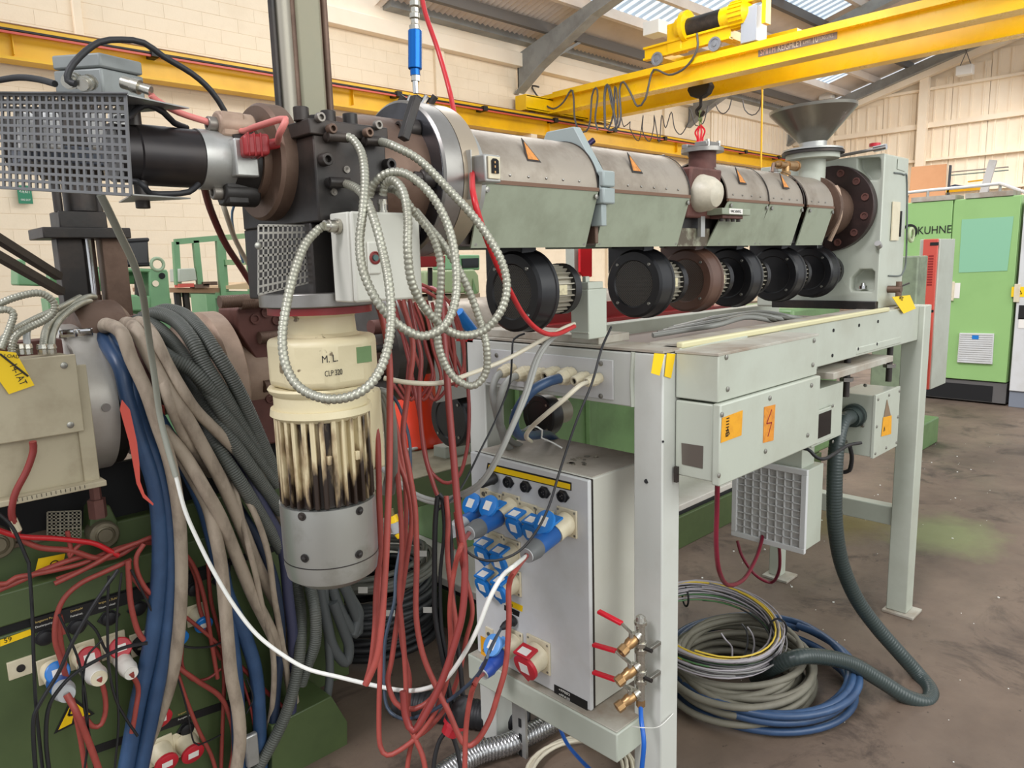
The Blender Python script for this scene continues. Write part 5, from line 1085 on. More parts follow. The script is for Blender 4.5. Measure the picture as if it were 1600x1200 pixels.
for (px, py, hx1, hy1, hx2, hy2, first) in ((996, 988, 971, 974, 935, 955, 1), (994, 1036, 962, 1017, 927, 1007, 0), (994, 1078, 962, 1062, 927, 1050, 0)):
    b_ = V((mx, my, zz2(py))); e = P(970 if first else 964, 1020 if first else (1067 if py < 1050 else 1107), x=mx-.068); d_ = (e-b_).normalized(); L_ = (e-b_).length
    MB().rev(b_, d_, [(0, .0115), (.014, .0115), (.014, .0155), (.022, .0155), (.022, .012)], 24).build('valve_union', nickel, vm)
    MB().rev(b_, d_, [(.022, .012), (.03, .0145), (.045, .0145), (.05, .012), (L_-.014, .012)], 24).build('valve_body', brass, vm)
    MB().rev(b_, d_, [(L_-.02, .0135), (L_-.018, .0145), (L_, .0145), (L_, .008), (L_-.01, .007)], 8).build('valve_outlet', brass, vm, ang=20)
    s0 = b_+d_*.036; s1 = s0+V((0, 0, .024)); MB().cyl(s0, s1, .007, n=12).build('valve_stem', nickel, vm)
    h1, h2 = P(hx1, hy1, x=mx-.045), P(hx2, hy2, x=mx-.05)
    MB().bar(s1, h1, .012, .004).build('lever_root', nickel, vm)
    mb = MB().bar(h1+(h1-h2)*.02, h2, .015, .009); mb.build('red_lever', mat('red_lever_grip', (206, 24, 44), .4), vm, .002)
cable('blue_air_hose', 'blue air hose hanging from the manifold past the frame foot', 'hose', [V((mx, my, zz2(1102))), P(1002, 1125, x=1.42), P(1006, 1160, x=1.4), P(1003, 1200, x=1.4), P(1000, 1240, x=1.4)], .0062, airb, n=10)
cable('blue_air_hose', 'blue air hose coming out below the enclosure shelf towards the floor', 'hose', [P(872, 1130, x=1.6), P(885, 1160, x=1.55), P(905, 1185, x=1.5), P(935, 1215, x=1.45)], .006, airb, n=10)
cable('thin_clear_tie', 'thin pale cord tied around the corner post and the blue hose', 'cord', [P(1052, 1115, y=1.015), P(1030, 1135, y=1.01), P(1006, 1137, x=1.385), P(988, 1135, x=1.39)], .0012, whitec, n=5)
# ================================================================ FLOOR COILS
def coil(name, label, c, R, n, r, m, zs=(.02, .1), jr=.03, el_=1.0, tilt=(0, 0), seed=1, step=16, parent=None, phase=0, nseg=8, group=None, cat='cable coil'):
    random.seed(seed); pts = []; c = V(c)
    ph = [(random.uniform(-1, 1), random.uniform(-1, 1), random.uniform(0, 6.3)) for _ in range(n+2)]
    for k in range(n*step+1):
        t = k/step; i = int(t); f = t-i; a_ = 2*math.pi*t+phase
        q0, q1 = ph[i], ph[i+1]; dr = q0[0]*(1-f)+q1[0]*f; dz = (q0[1]*(1-f)+q1[1]*f+1)/2
        rr_ = R+jr*dr+jr*.4*math.sin(2*a_+q0[2]); z = zs[0]+(zs[1]-zs[0])*dz
        x, y = rr_*math.cos(a_), rr_*el_*math.sin(a_)
        pts.append(c+V((x, y, z+x*tilt[0]+y*tilt[1])))
    o = MB().tube(spline(pts, .03), r, nseg).build(name, m, parent, ang=60)
    if parent is None: tagit(o, label, cat, group)
    return o
cc = P(1165, 1078, z=0)
coil('blue_cable_coil', 'coil of thick blue cable lying widest on the floor right of the corner post', cc+V((.06, -.02, 0)), .335, 6, .0135, blue, (.016, .13), .022, .95, seed=5, step=20)
coil('grey_cable_coil', 'heavy coil of dusty grey cable on the floor inside the blue coil', cc+V((-.02, .02, 0)), .245, 13, .0125, mat('dusty_olive_grey_sheath', (118, 114, 100), .6, col2=(92, 88, 76), amt=.5, scale=10), (.015, .2), .045, .95, seed=8, step=18)
wc = thing('bundled_wire_coil', 'tied ring of thin grey, green and yellow wires on top of the grey coil', 'wire coil', cc+V((-.06, .1, .2)))
wm = [mat('lilac_grey_wire', (162, 156, 160), .45), mat('dark_wire', (50, 50, 52), .5), mat('green_wire', (74, 116, 70), .45), mat('yellow_wire', (212, 182, 62), .45), mat('grey_wire', (128, 126, 124), .45)]
wcc = cc+V((-.045, .12, .2))
for k in range(34):
    coil('wire', '', wcc, .225+.005*(k % 7), 1, .0035 if k % 5 else .0045, wm[[0, 0, 1, 0, 4, 3, 0, 1, 2, 0, 4][k % 11]], (0, .07), .018, .98, (.06, .12), seed=20+k, step=18, parent=wc, phase=k, nseg=6)
for a_ in (.2, 2.2):
    c = wcc+V((.24*math.cos(a_-1.2), .235*math.sin(a_-1.2), .04)); 
    u_ = V((math.cos(a_-1.2), math.sin(a_-1.2), 0)); MB().tube([c+u_*(.03*math.cos(t_))+V((0, 0, .04*math.sin(t_)+.0)) for t_ in [j*math.pi/8 for j in range(17)]], .004, 6).build('cable_tie', blkr, wc)
for k, (a_, b_) in enumerate((((1134, 1000), (1144, 1028)), ((1166, 985), (1162, 1030)), ((1175, 990), (1174, 1030)))): 
    pa, pb = P(*a_, z=.2), P(*b_, z=.14); MB().tube(spline([pa+V((0, .02, .02)), pa, (pa+pb)/2+V((.02, 0, 0)), pb]), .0035, 6).build('wire', wm[k % 2], wc)
coil('cream_cable_coil', 'small coil of cream cable on the floor under the enclosure shelf', P(905, 1215, z=0), .17, 4, .006, creamc, (.008, .03), .02, .9, seed=3)
# coil heap behind the motor
for i, (dx, dy, R1, m_, z0, z1, n_, r_, lb) in enumerate(((0, 0, .27, blkr, .02, .16, 11, .014, 'black cable coil at the bottom of the heap behind the hanging red cables'), (.0, .02, .25, mat('grey_black_cable', (48, 50, 52), .45), .15, .3, 11, .014, 'grey black cable coil in the middle of the heap behind the hanging red cables'), (.02, .03, .24, grey2, .29, .4, 8, .012, 'grey cable coil on top of the heap behind the hanging red cables'))):
    cq = P(635, 1055, z=0)+V((.1, .35, 0)); coil('cable_coil', lb, cq+V((dx, dy, 0)), R1, n_, r_, m_, (z0, z1), .03, .95, seed=40+i, step=18)
for k, (px, py) in enumerate(((567, 922), (668, 953), (660, 865), (610, 958))):
    p = P(px, py, y=2.33); o = MB().obox(p, RX*.018, RY*.012, fw*.001).build('paper_cable_tag', wlab); tagit(o, 'white paper flag on the cable heap, '+('uppermost left', 'rightmost', 'top right', 'lower middle')[k], 'label')
ribbed('black_duct_hose', 'fat black ribbed duct hose lying on the floor below the cable heap', 'hose', [P(618, 1098, z=.05), P(650, 1100, z=.05), P(700, 1108, z=.05), P(760, 1118, z=.05), P(830, 1120, z=.05)], .05, blkr, .02, .06, n=14)
hq = [P(670, 1225, z=.04), P(740, 1180, z=.04), P(800, 1160, z=.04), P(870, 1125, z=.04), P(920, 1100, z=.04)]
ribbed('braided_steel_hose', 'braided silver steel hose running on the floor under the enclosure shelf', 'hose', hq, .035, mat('steel_braid', (190, 190, 190), .25, .9, col2=(90, 90, 90), amt=.8, scale=140), .012, .08, n=16)
# slotted steel rail under the shelf
sr = thing('slotted_rail', 'galvanised slotted mounting rail hanging under the enclosure shelf', 'rail', P(812, 1160, x=1.55))
a_ = P(812, 1180, x=1.52); b_ = P(812, 1100, x=1.52); MB().box((1.52, a_.y-.03, a_.z-.1), (1.53, a_.y+.03, .33)).build('rail_plate', galv, sr)
for k in range(4): MB().box((1.518, a_.y-.012, a_.z-.06+.055*k), (1.5195, a_.y+.0, a_.z-.03+.055*k)).build('rail_slot', dark, sr)
# ================================================================ CABINETS ON THE RIGHT
CX = 8.8
kc = thing('green_switch_cabinet', 'tall green two-door switch cabinet with KUHNE lettering standing on a dark plinth', 'cabinet', (CX+.25, 2.4, 0))
cy0 = P(1585, 450, x=CX).y; cys = P(1481, 450, x=CX).y; cy2 = 3.05; cz1 = 2.12; cz0 = P(1520, 594, x=CX).z
MB().box((CX+.03, cy0, cz0), (CX+.55, cy2, cz1)).build('cabinet_body', grnl, kc, .005)
MB().box((CX, cy0+.004, cz0), (CX+.03, cys-.006, cz1-.005)).build('cabinet_door', grnl, kc, .006)
MB().box((CX, cys+.006, cz0), (CX+.03, cy2, cz1-.005)).build('cabinet_door', grnl, kc, .006)
MB().box((CX+.02, cy0, 0.02), (CX+.5, cy2, cz0-.01)).build('plinth', mat('dark_grey_plinth', (92, 90, 88), .5), kc, .004)
MB().box((CX+.015, cy0+.12, .03), (CX+.022, cy2-.1, cz0-.05)).build('plinth_vent', dark, kc)
def cabq(pts, dx=-.002): return [P(a_, b_, x=CX+dx) for a_, b_ in pts]
q = cabq(((1503, 343), (1584, 338), (1574, 423), (1498, 426))); MB().prism(q, (-.002, 0, 0)).build('teal_panel', mat('teal_green_panel', (134, 186, 152), .35), kc)
q = cabq(((1500, 520), (1554, 521), (1551, 569), (1496, 566)))
MB().prism(q, (-.02, 0, 0)).build('filter_grille', white, kc, .003)
for k in range(14):
    f0 = (k+.5)/14; a_ = q[0]*(1-f0)+q[3]*f0; b_ = q[1]*(1-f0)+q[2]*f0; MB().bar(a_+V((-.024, -.01, 0)), b_+V((-.024, .01, 0)), .006, .012).build('grille_slat', white, kc)
MB().box(P(1524, 527, x=CX-.03)-V((0, .03, .02)), P(1524, 527, x=CX-.026)+V((0, .03, .02))).build('blue_badge', bluep, kc)
q = P(1486, 455, x=CX-.01); MB().obox(q, (.012, 0, 0), (0, .03, 0), (0, 0, .1)).build('door_handle', beige, kc, .004); MB().cyl(q+V((-.012, 0, -.05)), q+V((-.016, 0, -.05)), .01, n=10).build('keyhole', dark, kc)
q = P(1494, 454, x=CX-.003); MB().obox(q, (.002, 0, 0), (0, .035, 0), (0, 0, .08)).build('white_label', wlab, kc)
a_, b_ = P(1433, 366, x=CX-.004), P(1485, 364, x=CX-.004); text('KUHNE', 'lettering', a_, (0, -1, 0), (0, 0, 1), .115, ink, kc, width=abs(a_.y-b_.y))
c = P(1421, 362, x=CX-.004); mb = MB()
mb.tube([c+V((0, .07*math.cos(t_), .07*math.sin(t_))) for t_ in [j*math.pi/10+.6 for j in range(15)]], .012, 6); mb.build('ring_emblem', ink, kc)
for k, (a_, b_) in enumerate(((1424, 1493), (1508, 1583))):
    p, q = P(a_, 314, x=CX), P(b_, 308, x=CX); MB().box((CX-.01, min(p.y, q.y), cz1), (CX+.3, max(p.y, q.y), cz1+.05)).build('cabinet_top_rail', mgreyd, kc)
wk = thing('white_switch_cabinet', 'white cabinet cut by the right edge of the view beside the green cabinet', 'cabinet', (CX+.2, 1.4, 0))
MB().box((CX-.02, cy0-.85, .17), (CX+.5, cy0-.03, 2.05)).build('cabinet_body', white, wk, .006)
MB().box((CX-.0, cy0-.85, 0), (CX+.48, cy0-.03, .17)).build('plinth', mat('grey_blue_plinth', (120, 126, 136), .5), wk, .004)
q = P(1597, 456, x=CX-.022); MB().obox(q, (.001, 0, 0), (0, .09, 0), (0, 0, .05)).build('warning_label', tagd, wk)
wtri(q+V((0, .03, -.02)), .03, (-1, 0, 0), (0, -1, 0), (0, 0, 1), wk)
q = P(1589, 458, x=CX-.025); MB().obox(q, (.01, 0, 0), (0, .025, 0), (0, 0, .09)).build('door_lock', beige, wk, .003)
for py, h_ in ((488, .07), (505, .05)): q = P(1599, py, x=CX-.022); MB().obox(q, (.003, 0, 0), (0, .04, 0), (0, 0, h_)).build('indicator', ink if py < 500 else wlab, wk)
# red cabinet
RXC = 6.4
rc = thing('red_fronted_unit', 'narrow red fronted machine unit with vent slots before the green cabinet', 'machine', (RXC+.2, 1.9, 0))
a_, b_ = P(1443, 374, x=RXC), P(1466, 374, x=RXC); zb4 = P(1441, 608, x=RXC).z
MB().box((RXC, b_.y, zb4), (RXC+.02, a_.y, a_.z)).build('red_door', redpaint, rc, .004)
MB().box((RXC+.02, b_.y-.01, zb4), (RXC+.4, a_.y+.03, a_.z)).build('unit_body', mgrey, rc, .004)
for z in (P(1450, 488, x=RXC).z,): MB().box((RXC-.003, b_.y, z), (RXC, a_.y, z+.02)).build('door_gap', dark, rc)
q = P(1460, 381, x=RXC-.002); MB().obox(q, (.002, 0, 0), (0, .03, 0), (0, 0, .012)).build('finger_slot', ink, rc)
q0_, q1_ = P(1448, 447, x=RXC-.001), P(1459, 398, x=RXC-.001)
for k in range(12): z = q0_.z+(q1_.z-q0_.z)*(k+.5)/12; MB().box((RXC-.002, q1_.y, z-.006), (RXC, q0_.y, z+.006)).build('vent_slot', redstl, rc)
MB().box((RXC-.05, b_.y+.02, .0), (RXC+.4, a_.y+.08, .22)).build('green_foot', grn, rc, .01)
q = P(1426, 440, x=5.6); MB().box((5.6, q.y-.03, .4), (5.8, q.y+.25, P(1426, 400, x=5.6).z)).build('grey_green_flank', mat('dull_sage_paint', (130, 142, 116), .5, col2=(90, 96, 80), amt=.6, scale=9), rc, .01)
# racking by the gable, seen above the cabinets
def rbox(name, label, cat, c4, x, th, m, group=None):
    o = MB().prism([P(a_, b_, x=x) for a_, b_ in c4], (th, 0, 0)).build(name, m, smooth=False); return tagit(o, label, cat, group)
rbox('plywood_sheet', 'orange plywood sheet standing behind the green cabinet', 'board', ((1424, 261), (1479, 256), (1462, 560), (1400, 560)), 15, .03, woodp)
rk = thing('storage_rack', 'storage rack with blue uprights and yellow beams behind the cabinets', 'rack', P(1510, 330, x=16))
rp4 = lambda c4, th, nm, m: MB().prism([P(a_, b_, x=16) for a_, b_ in c4], (th, 0, 0)).build(nm, m, rk, smooth=False)
rp4(((1483, 258), (1486, 258), (1462, 560), (1458, 560)), .06, 'rack_upright', mat('blue_black_upright', (64, 74, 84), .5)); rp4(((1543, 262), (1546, 262), (1531, 560), (1527, 560)), .06, 'rack_upright', mat('blue_grey_upright', (120, 134, 150), .5))
rp4(((1478, 297), (1541, 292), (1541, 296), (1478, 301)), .08, 'rack_beam', yelr); rp4(((1512, 283), (1535, 280), (1535, 282), (1512, 285)), .08, 'rack_beam', yelr)
for y_ in (268, 273): rp4(((1486, y_), (1575, y_-8), (1575, y_-6.5), (1486, y_+1.5)), .05, 'stored_pipe', mat('teal_stored_pipe', (110, 140, 136), .5) if y_ > 270 else steel)
rp4(((1485, 290), (1492, 288), (1508, 290), (1510, 293), (1485, 297)), .3, 'blue_sack', blue)
o = MB().bar(P(1460, 560, x=15.5), P(1552, 250, x=15.5), .12, .06, (1, 0, 0)).build('ladder_rail', white); tagit(o, 'white ladder leaning across the storage rack', 'ladder')
hr = thing('handrail', 'white tubular handrail of a platform behind the green cabinet', 'handrail', P(1500, 330, x=12))
hr_p = [P(1400, 303, x=12), P(1450, 297.5, x=12), P(1500, 293, x=12), P(1563, 287, x=12), P(1600, 300, x=11.3), P(1640, 312, x=10.8)]
MB().tube(hr_p, .022, 8).build('top_rail', white, hr)
for p in (hr_p[1], hr_p[3]): MB().cyl(p, p+V((0, 0, -2.6)), .02, n=8).build('handrail_post', galv, hr)
# mezzanine pipes on gable
for k, z in enumerate((4.05, 3.75)): pass
# ================================================================ SECOND MACHINE (behind)
BY, BZ = 2.3, 1.262
m2 = thing('second_extruder', 'second extruder behind with tan cast flanges, studs and cream end box', 'extruder', (.9, BY, .9))
MB().cyl((.1, BY, BZ), (3.0, BY, BZ), .085, n=28).build('barrel', brownm, m2)
pc = P(150, 640, y=BY)
MB().rev((.50, BY, BZ), (1, 0, 0), [(0, .15), (0, .2), (.006, .206), (.085, .206), (.085, .16)], 64).build('polished_ring', ringst, m2, ang=30)
MB().rev((.585, BY, BZ), (1, 0, 0), [(0, .15), (0, .198), (.03, .198), (.03, .1)], 56).build('black_ring', blackm, m2)
MB().rev((.655, BY, BZ), (1, 0, 0), [(0, .1), (0, .185), (.03, .185), (.03, .1)], 56).build('rust_ring', rustm, m2)
for a_, b_ in ((104, 521), (131, 519)): q = P(a_, b_, y=2.2); MB().box(q-V((.02, .01, .012)), q+V((.02, .01, .01))).build('ring_clip', chrome, m2, .003); MB().cyl(q+V((-.01, -.01, .004)), q+V((.012, -.02, .004)), .007, n=8).build('clip_screw', chrome, m2)
q = P(164, 636, y=2.1); MB().box(q-V((.02, .004, .012)), q+V((.035, .004, .012))).build('clip_lug', blackm, m2, .003); MB().cyl(q+V((0, -.004, 0)), q+V((0, -.012, 0)), .011, n=12).build('clip_bolt', steel, m2)
MB().box((.66, 2.1, 1.2), (.70, 2.14, 1.24)).build('orange_block', redpaint, m2, .003)
# tan flanges
MB().rev((.845, BY, BZ), (1, 0, 0), [(0, 0), (0, .2), (.012, .215), (.018, .215), (.02, .205), (.035, .205), (.045, .215), (.095, .215), (.11, .19), (.11, 0)], 64).build('tan_flange', tanm, m2, ang=25)
MB().rev((.965, BY, BZ), (1, 0, 0), [(0, .12), (.09, .12), (.11, .08)], 40).build('flange_hub', tanm, m2)
MB().rev((1.055, BY-.01, BZ-.02), (1, 0, 0), [(0, .06), (.01, .1), (.07, .102), (.1, .08), (.1, 0)], 18).build('foil_wrapped_joint', mat('grey_foil_wrap', (170, 170, 164), .35, .5, col2=(110, 110, 104), amt=.7, scale=30, bump=.9, bscale=22), m2, ang=15)
MB().rev((1.14, BY-.01, BZ-.02), (1, 0, 0), [(0, .1), (.12, .1), (.1, 0)], 30).build('dark_joint', blackm, m2)
MB().prism([P(a_, b_, y=2.2) for a_, b_ in ((370, 484), (410, 460), (470, 462), (470, 560), (400, 560), (374, 520))], (0, .14, 0)).build('bolted_block', rustm, m2, .004)
for a_, b_ in ((398, 498), (415, 488), (432, 500), (422, 622)): MB().rev(P(a_, b_, y=2.198), (0, -1, 0), [(0, .016), (.006, .016), (.006, .01), (.001, .009), (.001, 0)], 16).build('block_bolt', rustm, m2)
for (a_, b_, c_) in ((343, 472, 395), (375, 474, 430), (405, 528, 450), (412, 604, 450)):
    p0, p1 = P(a_, b_, y=2.18), P(c_, b_-1, y=2.18); p1.z = p0.z; ribbed('threaded_stud', '', '', [p0, (p0+p1)/2, p1], .019, brownm, .006, .05, parent=m2, n=14)
MB().box(P(395, 700, y=2.2), P(475, 590, y=2.2)+V((0, .15, 0))).build('lower_block', rustm, m2, .006)
# tool frame: black press columns
pf = thing('press_frame', 'blackened steel press frame with polished piston rod behind the cable bundle', 'press', (.63, 2.45, 1.4))
YF = 2.4
def pbox(n, c, w_, m, d_=.07, bv=.003):
    a_, b_ = P(c[0], c[1], y=YF), P(c[2], c[3], y=YF); MB().box((a_.x, YF, a_.z), (b_.x, YF+d_, b_.z)).build(n, m, pf, bv)
p0, p1 = P(88, 372, y=YF), P(125, 480, y=YF); MB().box((p0.x, YF, 1.44), (p0.x+.065, YF+.06, p0.z)).build('press_column', blackm, pf, .003)
p0 = P(158, 372, y=YF); MB().box((p0.x, YF, 1.44), (p0.x+.065, YF+.06, p0.z)).build('press_column', brownm, pf, .003)
p0, p1 = P(68, 372, y=YF-.03), P(204, 356, y=YF-.03); MB().box((p0.x, YF-.03, p0.z), (p1.x, YF+.14, p1.z)).build('head_plate', blackm, pf, .003)
p0, p1 = P(94, 356, y=YF), P(166, 331, y=YF); MB().box((p0.x, YF, p0.z), (p1.x, YF+.1, p1.z)).build('upper_block', blackm, pf, .003)
p0 = P(130, 331, y=YF+.05); MB().cyl(p0, p0+V((0, 0, .3)), .048, n=28).build('hydraulic_cylinder', blackm, pf)
for px in (92, 155): p0 = P(px, 331, y=YF+.02); MB().cyl(p0, p0+V((0, 0, .3)), .012, n=10).build('tie_rod', blackm, pf)
p0 = P(135, 372, y=YF+.04); MB().cyl(V((p0.x, p0.y, 1.49)), p0, .02, n=24).build('piston_rod', chrome, pf)
p1 = P(146, 455, y=YF+.02); MB().cyl(V((p0.x, p0.y, 1.40)), V((p0.x, p0.y, 1.51)), .036, n=24).build('rod_clevis', rustm, pf); MB().cyl(V((p0.x, p0.y, 1.51)), V((p0.x, p0.y, 1.54)), .022, n=20).build('rod_collar', brownm, pf)
MB().box(P(120, 520, y=YF-.05), P(230, 492, y=YF-.05)+V((0, .2, 0))).build('press_base', rustm, pf, .003)
MB().rev(P(110, 545, y=2.32), (1, .1, 0), [(0, .05), (0, .12), (.03, .13), (.12, .13), (.14, .11)], 36).build('adaptor_dome', brownm, pf)
for a_, b_, c_, d_ in ((-20, 362, 92, 432), (-20, 390, 96, 456)): 
    o = MB().bar(P(a_, b_, y=2.15), P(c_, d_, y=2.36), .02, .02).build('diagonal_stay', blackm); tagit(o, ('upper' if b_ == 362 else 'lower')+' black diagonal stay bar rising to the left edge', 'stay bar')
# cream terminal box
YB = 2.0
tb = thing('cream_terminal_box', 'dusty cream terminal box with steel conduits and yellow 14-1AT tag at left', 'terminal box', (.3, YB, 1.08))
a_, b_ = P(118, 553, y=YB), P(118, 676, y=YB)
MB().box((-.1, YB, b_.z), (a_.x, YB+.008, a_.z)).build('box_cover', creamb, tb, .003)
MB().box((-.1, YB+.008, b_.z+.005), (a_.x-.004, YB+.12, a_.z-.004)).build('box_body', creamb, tb, .003)
MB().box((-.1, YB+.03, 1.09), (a_.x-.004, YB+.04, b_.z+.01)).build('lower_skirt', creamb, tb, .002)
MB().box((a_.x-.01, YB+.02, 1.09), (a_.x+.025, YB+.03, a_.z-.03)).build('end_stay', creamb, tb, .002)
MB().box((-.1, YB-.01, 1.078), (P(165, 752, y=YB).x, YB+.06, 1.092)).build('scale_ledge', creamb, tb, .002)
for k in range(16): q = P(20+k*7.5, 783-k*1.5, y=YB-.0105); MB().box(q-V((.0006, .0005, .004)), q+V((.0006, 0, .004))).build('scale_mark', ink, tb)
screws([P(100, 571, y=YB), P(110, 664, y=YB)], (0, -1, 0), .008, tb)
MB().box((-.1, YB+.12, a_.z-.01), (P(95, 540, y=YB+.14).x, YB+.2, a_.z+.03)).build('rusty_block', rustm, tb, .003)
for px in (33, 43, 68, 80): q = P(px, 552, y=YB+.04); MB().rev(q+V((0, 0, -.002)), (0, 0, 1), [(0, .012), (.012, .012), (.014, .014), (.024, .012)], 10).build('cable_gland', nickel, tb, ang=20)
q = [P(a_, b_, y=YB-.012) for a_, b_ in ((0, 548), (25, 551), (54, 602), (14, 616), (-8, 585))]
tg = MB().prism(q, (0, .0015, 0)).build('inventory_tag', tag); tagit(tg, 'large yellow card tag reading 14-1AT cable-tied to the cream box', 'tag')
dn = (q[2]-q[0]); text('14-1AT', 'lettering', P(14, 570, y=YB-.0125), (P(34, 606, y=YB)-P(14, 570, y=YB)), V((.6, 0, .45)), .022, ink, tg, width=.05); text('LOAD', 'lettering', P(6, 558, y=YB-.0125), (1, 0, -.2), V((0, 0, 1)), .011, ink, tg)
MB().tube([P(0, 553, y=YB-.016), P(44, 588, y=YB-.016)], .0022, 6).build('cable_tie', blkr, tb)
hm = lambda l, y0, y1: [P(a_, b_, y=y0+(y1-y0)*i/(len(l)-1)) for i, (a_, b_) in enumerate(l)]
ribbed('flexible_steel_conduit', 'steel conduit arching from the left edge up over the cream box', 'conduit', hm([(-15, 482), (20, 466), (60, 458), (82, 470), (84, 486), (70, 500), (45, 512), (25, 525), (18, 545), (22, 560)], 2.05, 2.02), .0085, conduit)
ribbed('flexible_steel_conduit', 'smooth grey conduit bent over from the second gland towards the press frame', 'conduit', hm([(43, 545), (42, 520), (48, 510), (70, 498), (95, 480), (112, 476)], YB+.04, 2.3), .008, mat('smooth_grey_conduit', (150, 152, 146), .4), .01, .03)
ribbed('flexible_steel_conduit', 'steel conduit from the third gland rising to the press base', 'conduit', hm([(67, 545), (72, 515), (85, 495), (110, 478), (135, 465), (148, 464)], YB+.04, 2.36), .0085, conduit)
ribbed('flexible_steel_conduit', 'steel conduit from the rightmost gland rising just below its neighbour', 'conduit', hm([(80, 543), (83, 520), (95, 498), (120, 478), (138, 471), (144, 476)], YB+.04, 2.36), .0085, conduit)
ribbed('flexible_steel_conduit', 'steel conduit hugging the left edge above the yellow tag', 'conduit', hm([(-10, 486), (12, 484), (21, 492), (16, 510), (8, 530), (2, 545)], 2.02, 2.0), .008, conduit)
ribbed('flexible_steel_conduit', 'long steel conduit crossing from the lower left edge to the press base', 'conduit', hm([(-10, 545), (15, 520), (50, 500), (90, 482), (110, 472), (125, 464)], 2.0, 2.3), .0075, conduit)
cable('red_brown_hose', 'red brown hose dropping from the cream box to the red cables', 'hose', hm([(51, 690), (52, 705), (42, 735), (25, 768), (18, 795), (20, 812), (28, 832)], YB-.02, 2.0), .008, redd, n=10)
o = MB().tube([P(19, 812, y=2.0), P(27, 830, y=2.0)], .0105, 10).build('paper_sleeve', mat('dirty_cream_paper', (196, 184, 156), .7)); tagit(o, 'dirty paper sleeve round the lower end of the red brown hose', 'label')
# base of the second machine
YS = 2.17
sb2 = thing('green_control_base', 'shaded green machine base full of sockets at the lower left', 'machine base', (.4, 2.4, 0))
ZT2 = .812
XR = 1.06
gd = mat('green_paint_shade_baked_in', (76, 91, 54), .42, col2=(60, 74, 42), amt=.6, scale=4)  # same green machine paint, its colour darkened for the shade over the base
MB().box((-.6, YS, .02), (XR, YS+.6, .7)).build('base_body', gd, sb2, .004)
MB().box((-.6, YS-.006, .725), (XR, YS+.01, ZT2)).build('upper_flap', gd, sb2, .004)
MB().box((-.6, YS+.004, .7), (XR, YS+.5, .8)).build('dark_gap', dark, sb2)
MB().box((-.6, YS+.01, .79), (XR, YS+.08, ZT2-.004)).build('flap_top', gd, sb2, .003)
MB().box((-.6, YS+.08, .8), (XR+.3, YS+.5, .9)).build('slide_bed', gd, sb2, .006)
MB().box((-.6, YS+.06, .9), (.42, YS+.45, .912)).build('bed_way', mat('dusty_brown_way', (98, 84, 68), .7), sb2, .002)
MB().box((XR-.0, YS+.1, .1), (XR+.25, YS+.55, .62)).build('side_step', gd, sb2, .004)
MB().prism([P(a_, b_, y=YS-.12) for a_, b_ in ((425, 1135), (518, 1088), (543, 1128), (543, 1200), (425, 1240))], (0, .18, 0)).build('cable_duct_box', gd, sb2, .003)
for px, py in ((165, 837), (-3, 852)):
    q = P(px, py, y=2.19); MB().rev(q+V((0, .06, 0)), (0, -1, 0), [(0, .038), (.055, .038), (.06, .034), (.061, .026), (.056, .024), (.058, .02), (.062, .018), (.062, 0)], 32).build('roller', mat('worn_roller_steel', (120, 112, 92), .45, .5), sb2, ang=25)
MB().prism([P(a_, b_, y=2.22) for a_, b_ in ((142, 800), (150, 788), (172, 790), (184, 815), (184, 850), (140, 850))], (0, .1, 0)).build('roller_bracket', gd, sb2, .004)
q = P(146, 745, y=2.1); MB().cyl(V((q.x, 2.1, q.z-.1)), V((q.x, 2.1, q.z+.03)), .014, n=6).build('adjusting_bolt', rustm, sb2); MB().cyl(V((q.x, 2.1, q.z-.11)), V((q.x, 2.1, q.z-.06)), .022, n=6).build('adjusting_nut', rustm, sb2)
MB().box((-.5, YS+.12, .9), (1.4, YS+.14, 1.06)).build('void_shade_sheet', dark, sb2)  # dark sheet painted in as the shade of the void below the cream box
pg = [(78, 800), (127, 800), (127, 842), (100, 842)]
meshplate(P(74, 842, y=2.24), P(126, 840, y=2.24), P(126, 798, y=2.24), P(74, 800, y=2.24), 8, 8, mat('pale_mesh', (140, 134, 116), .5), sb2, .4)
sf = lambda c4, th, nm, m, y=YS: MB().prism([P(a_, b_, y=y-.001) for a_, b_ in c4], (0, -th, 0)).build(nm, m, sb2, smooth=False)
sf(((46, 968), (360, 878), (360, 893), (52, 990)), .0015, 'black_label_strip', ink)
sf(((0, 1000), (47, 983), (51, 991), (0, 1010)), .002, 'yellow_tape', tagd)
text('59', 'lettering', P(6, 1005, y=YS-.0035), (1, 0, .0), (0, 0, 1), .018, ink, sb2)
sf(((140, 1168), (395, 1080), (395, 1092), (142, 1180)), .0015, 'black_label_strip', ink)
for k, (px, py, s1, s2) in enumerate(((55, 974, 'langsame Pu.', 'Dosierpumpe'), (110, 957, 'Drehzahl', 'Feineinst.'), (154, 944, 'langsame Zufuhr', 'Filterwechsel'), (277, 905, 'T', ''), (278, 1118, 'langsamer', 'Pumpenzug'))):
    if s1: text(s1, 'lettering', P(px, py, y=YS-.0035), (1, 0, 0), (0, 0, 1), .008, gold, sb2)
    if s2: text(s2, 'lettering', P(px, py+8, y=YS-.0035), (1, 0, 0), (0, 0, 1), .008, inkw, sb2)
q = P(32, 1043, y=YS-.002); MB().obox(q, (.028, 0, 0), (0, .004, 0), (0, 0, .024)).build('beige_lock_plate', beige, sb2, .001); MB().cyl(q, q+V((0, -.007, 0)), .01, n=14).build('key_barrel', blackm, sb2)
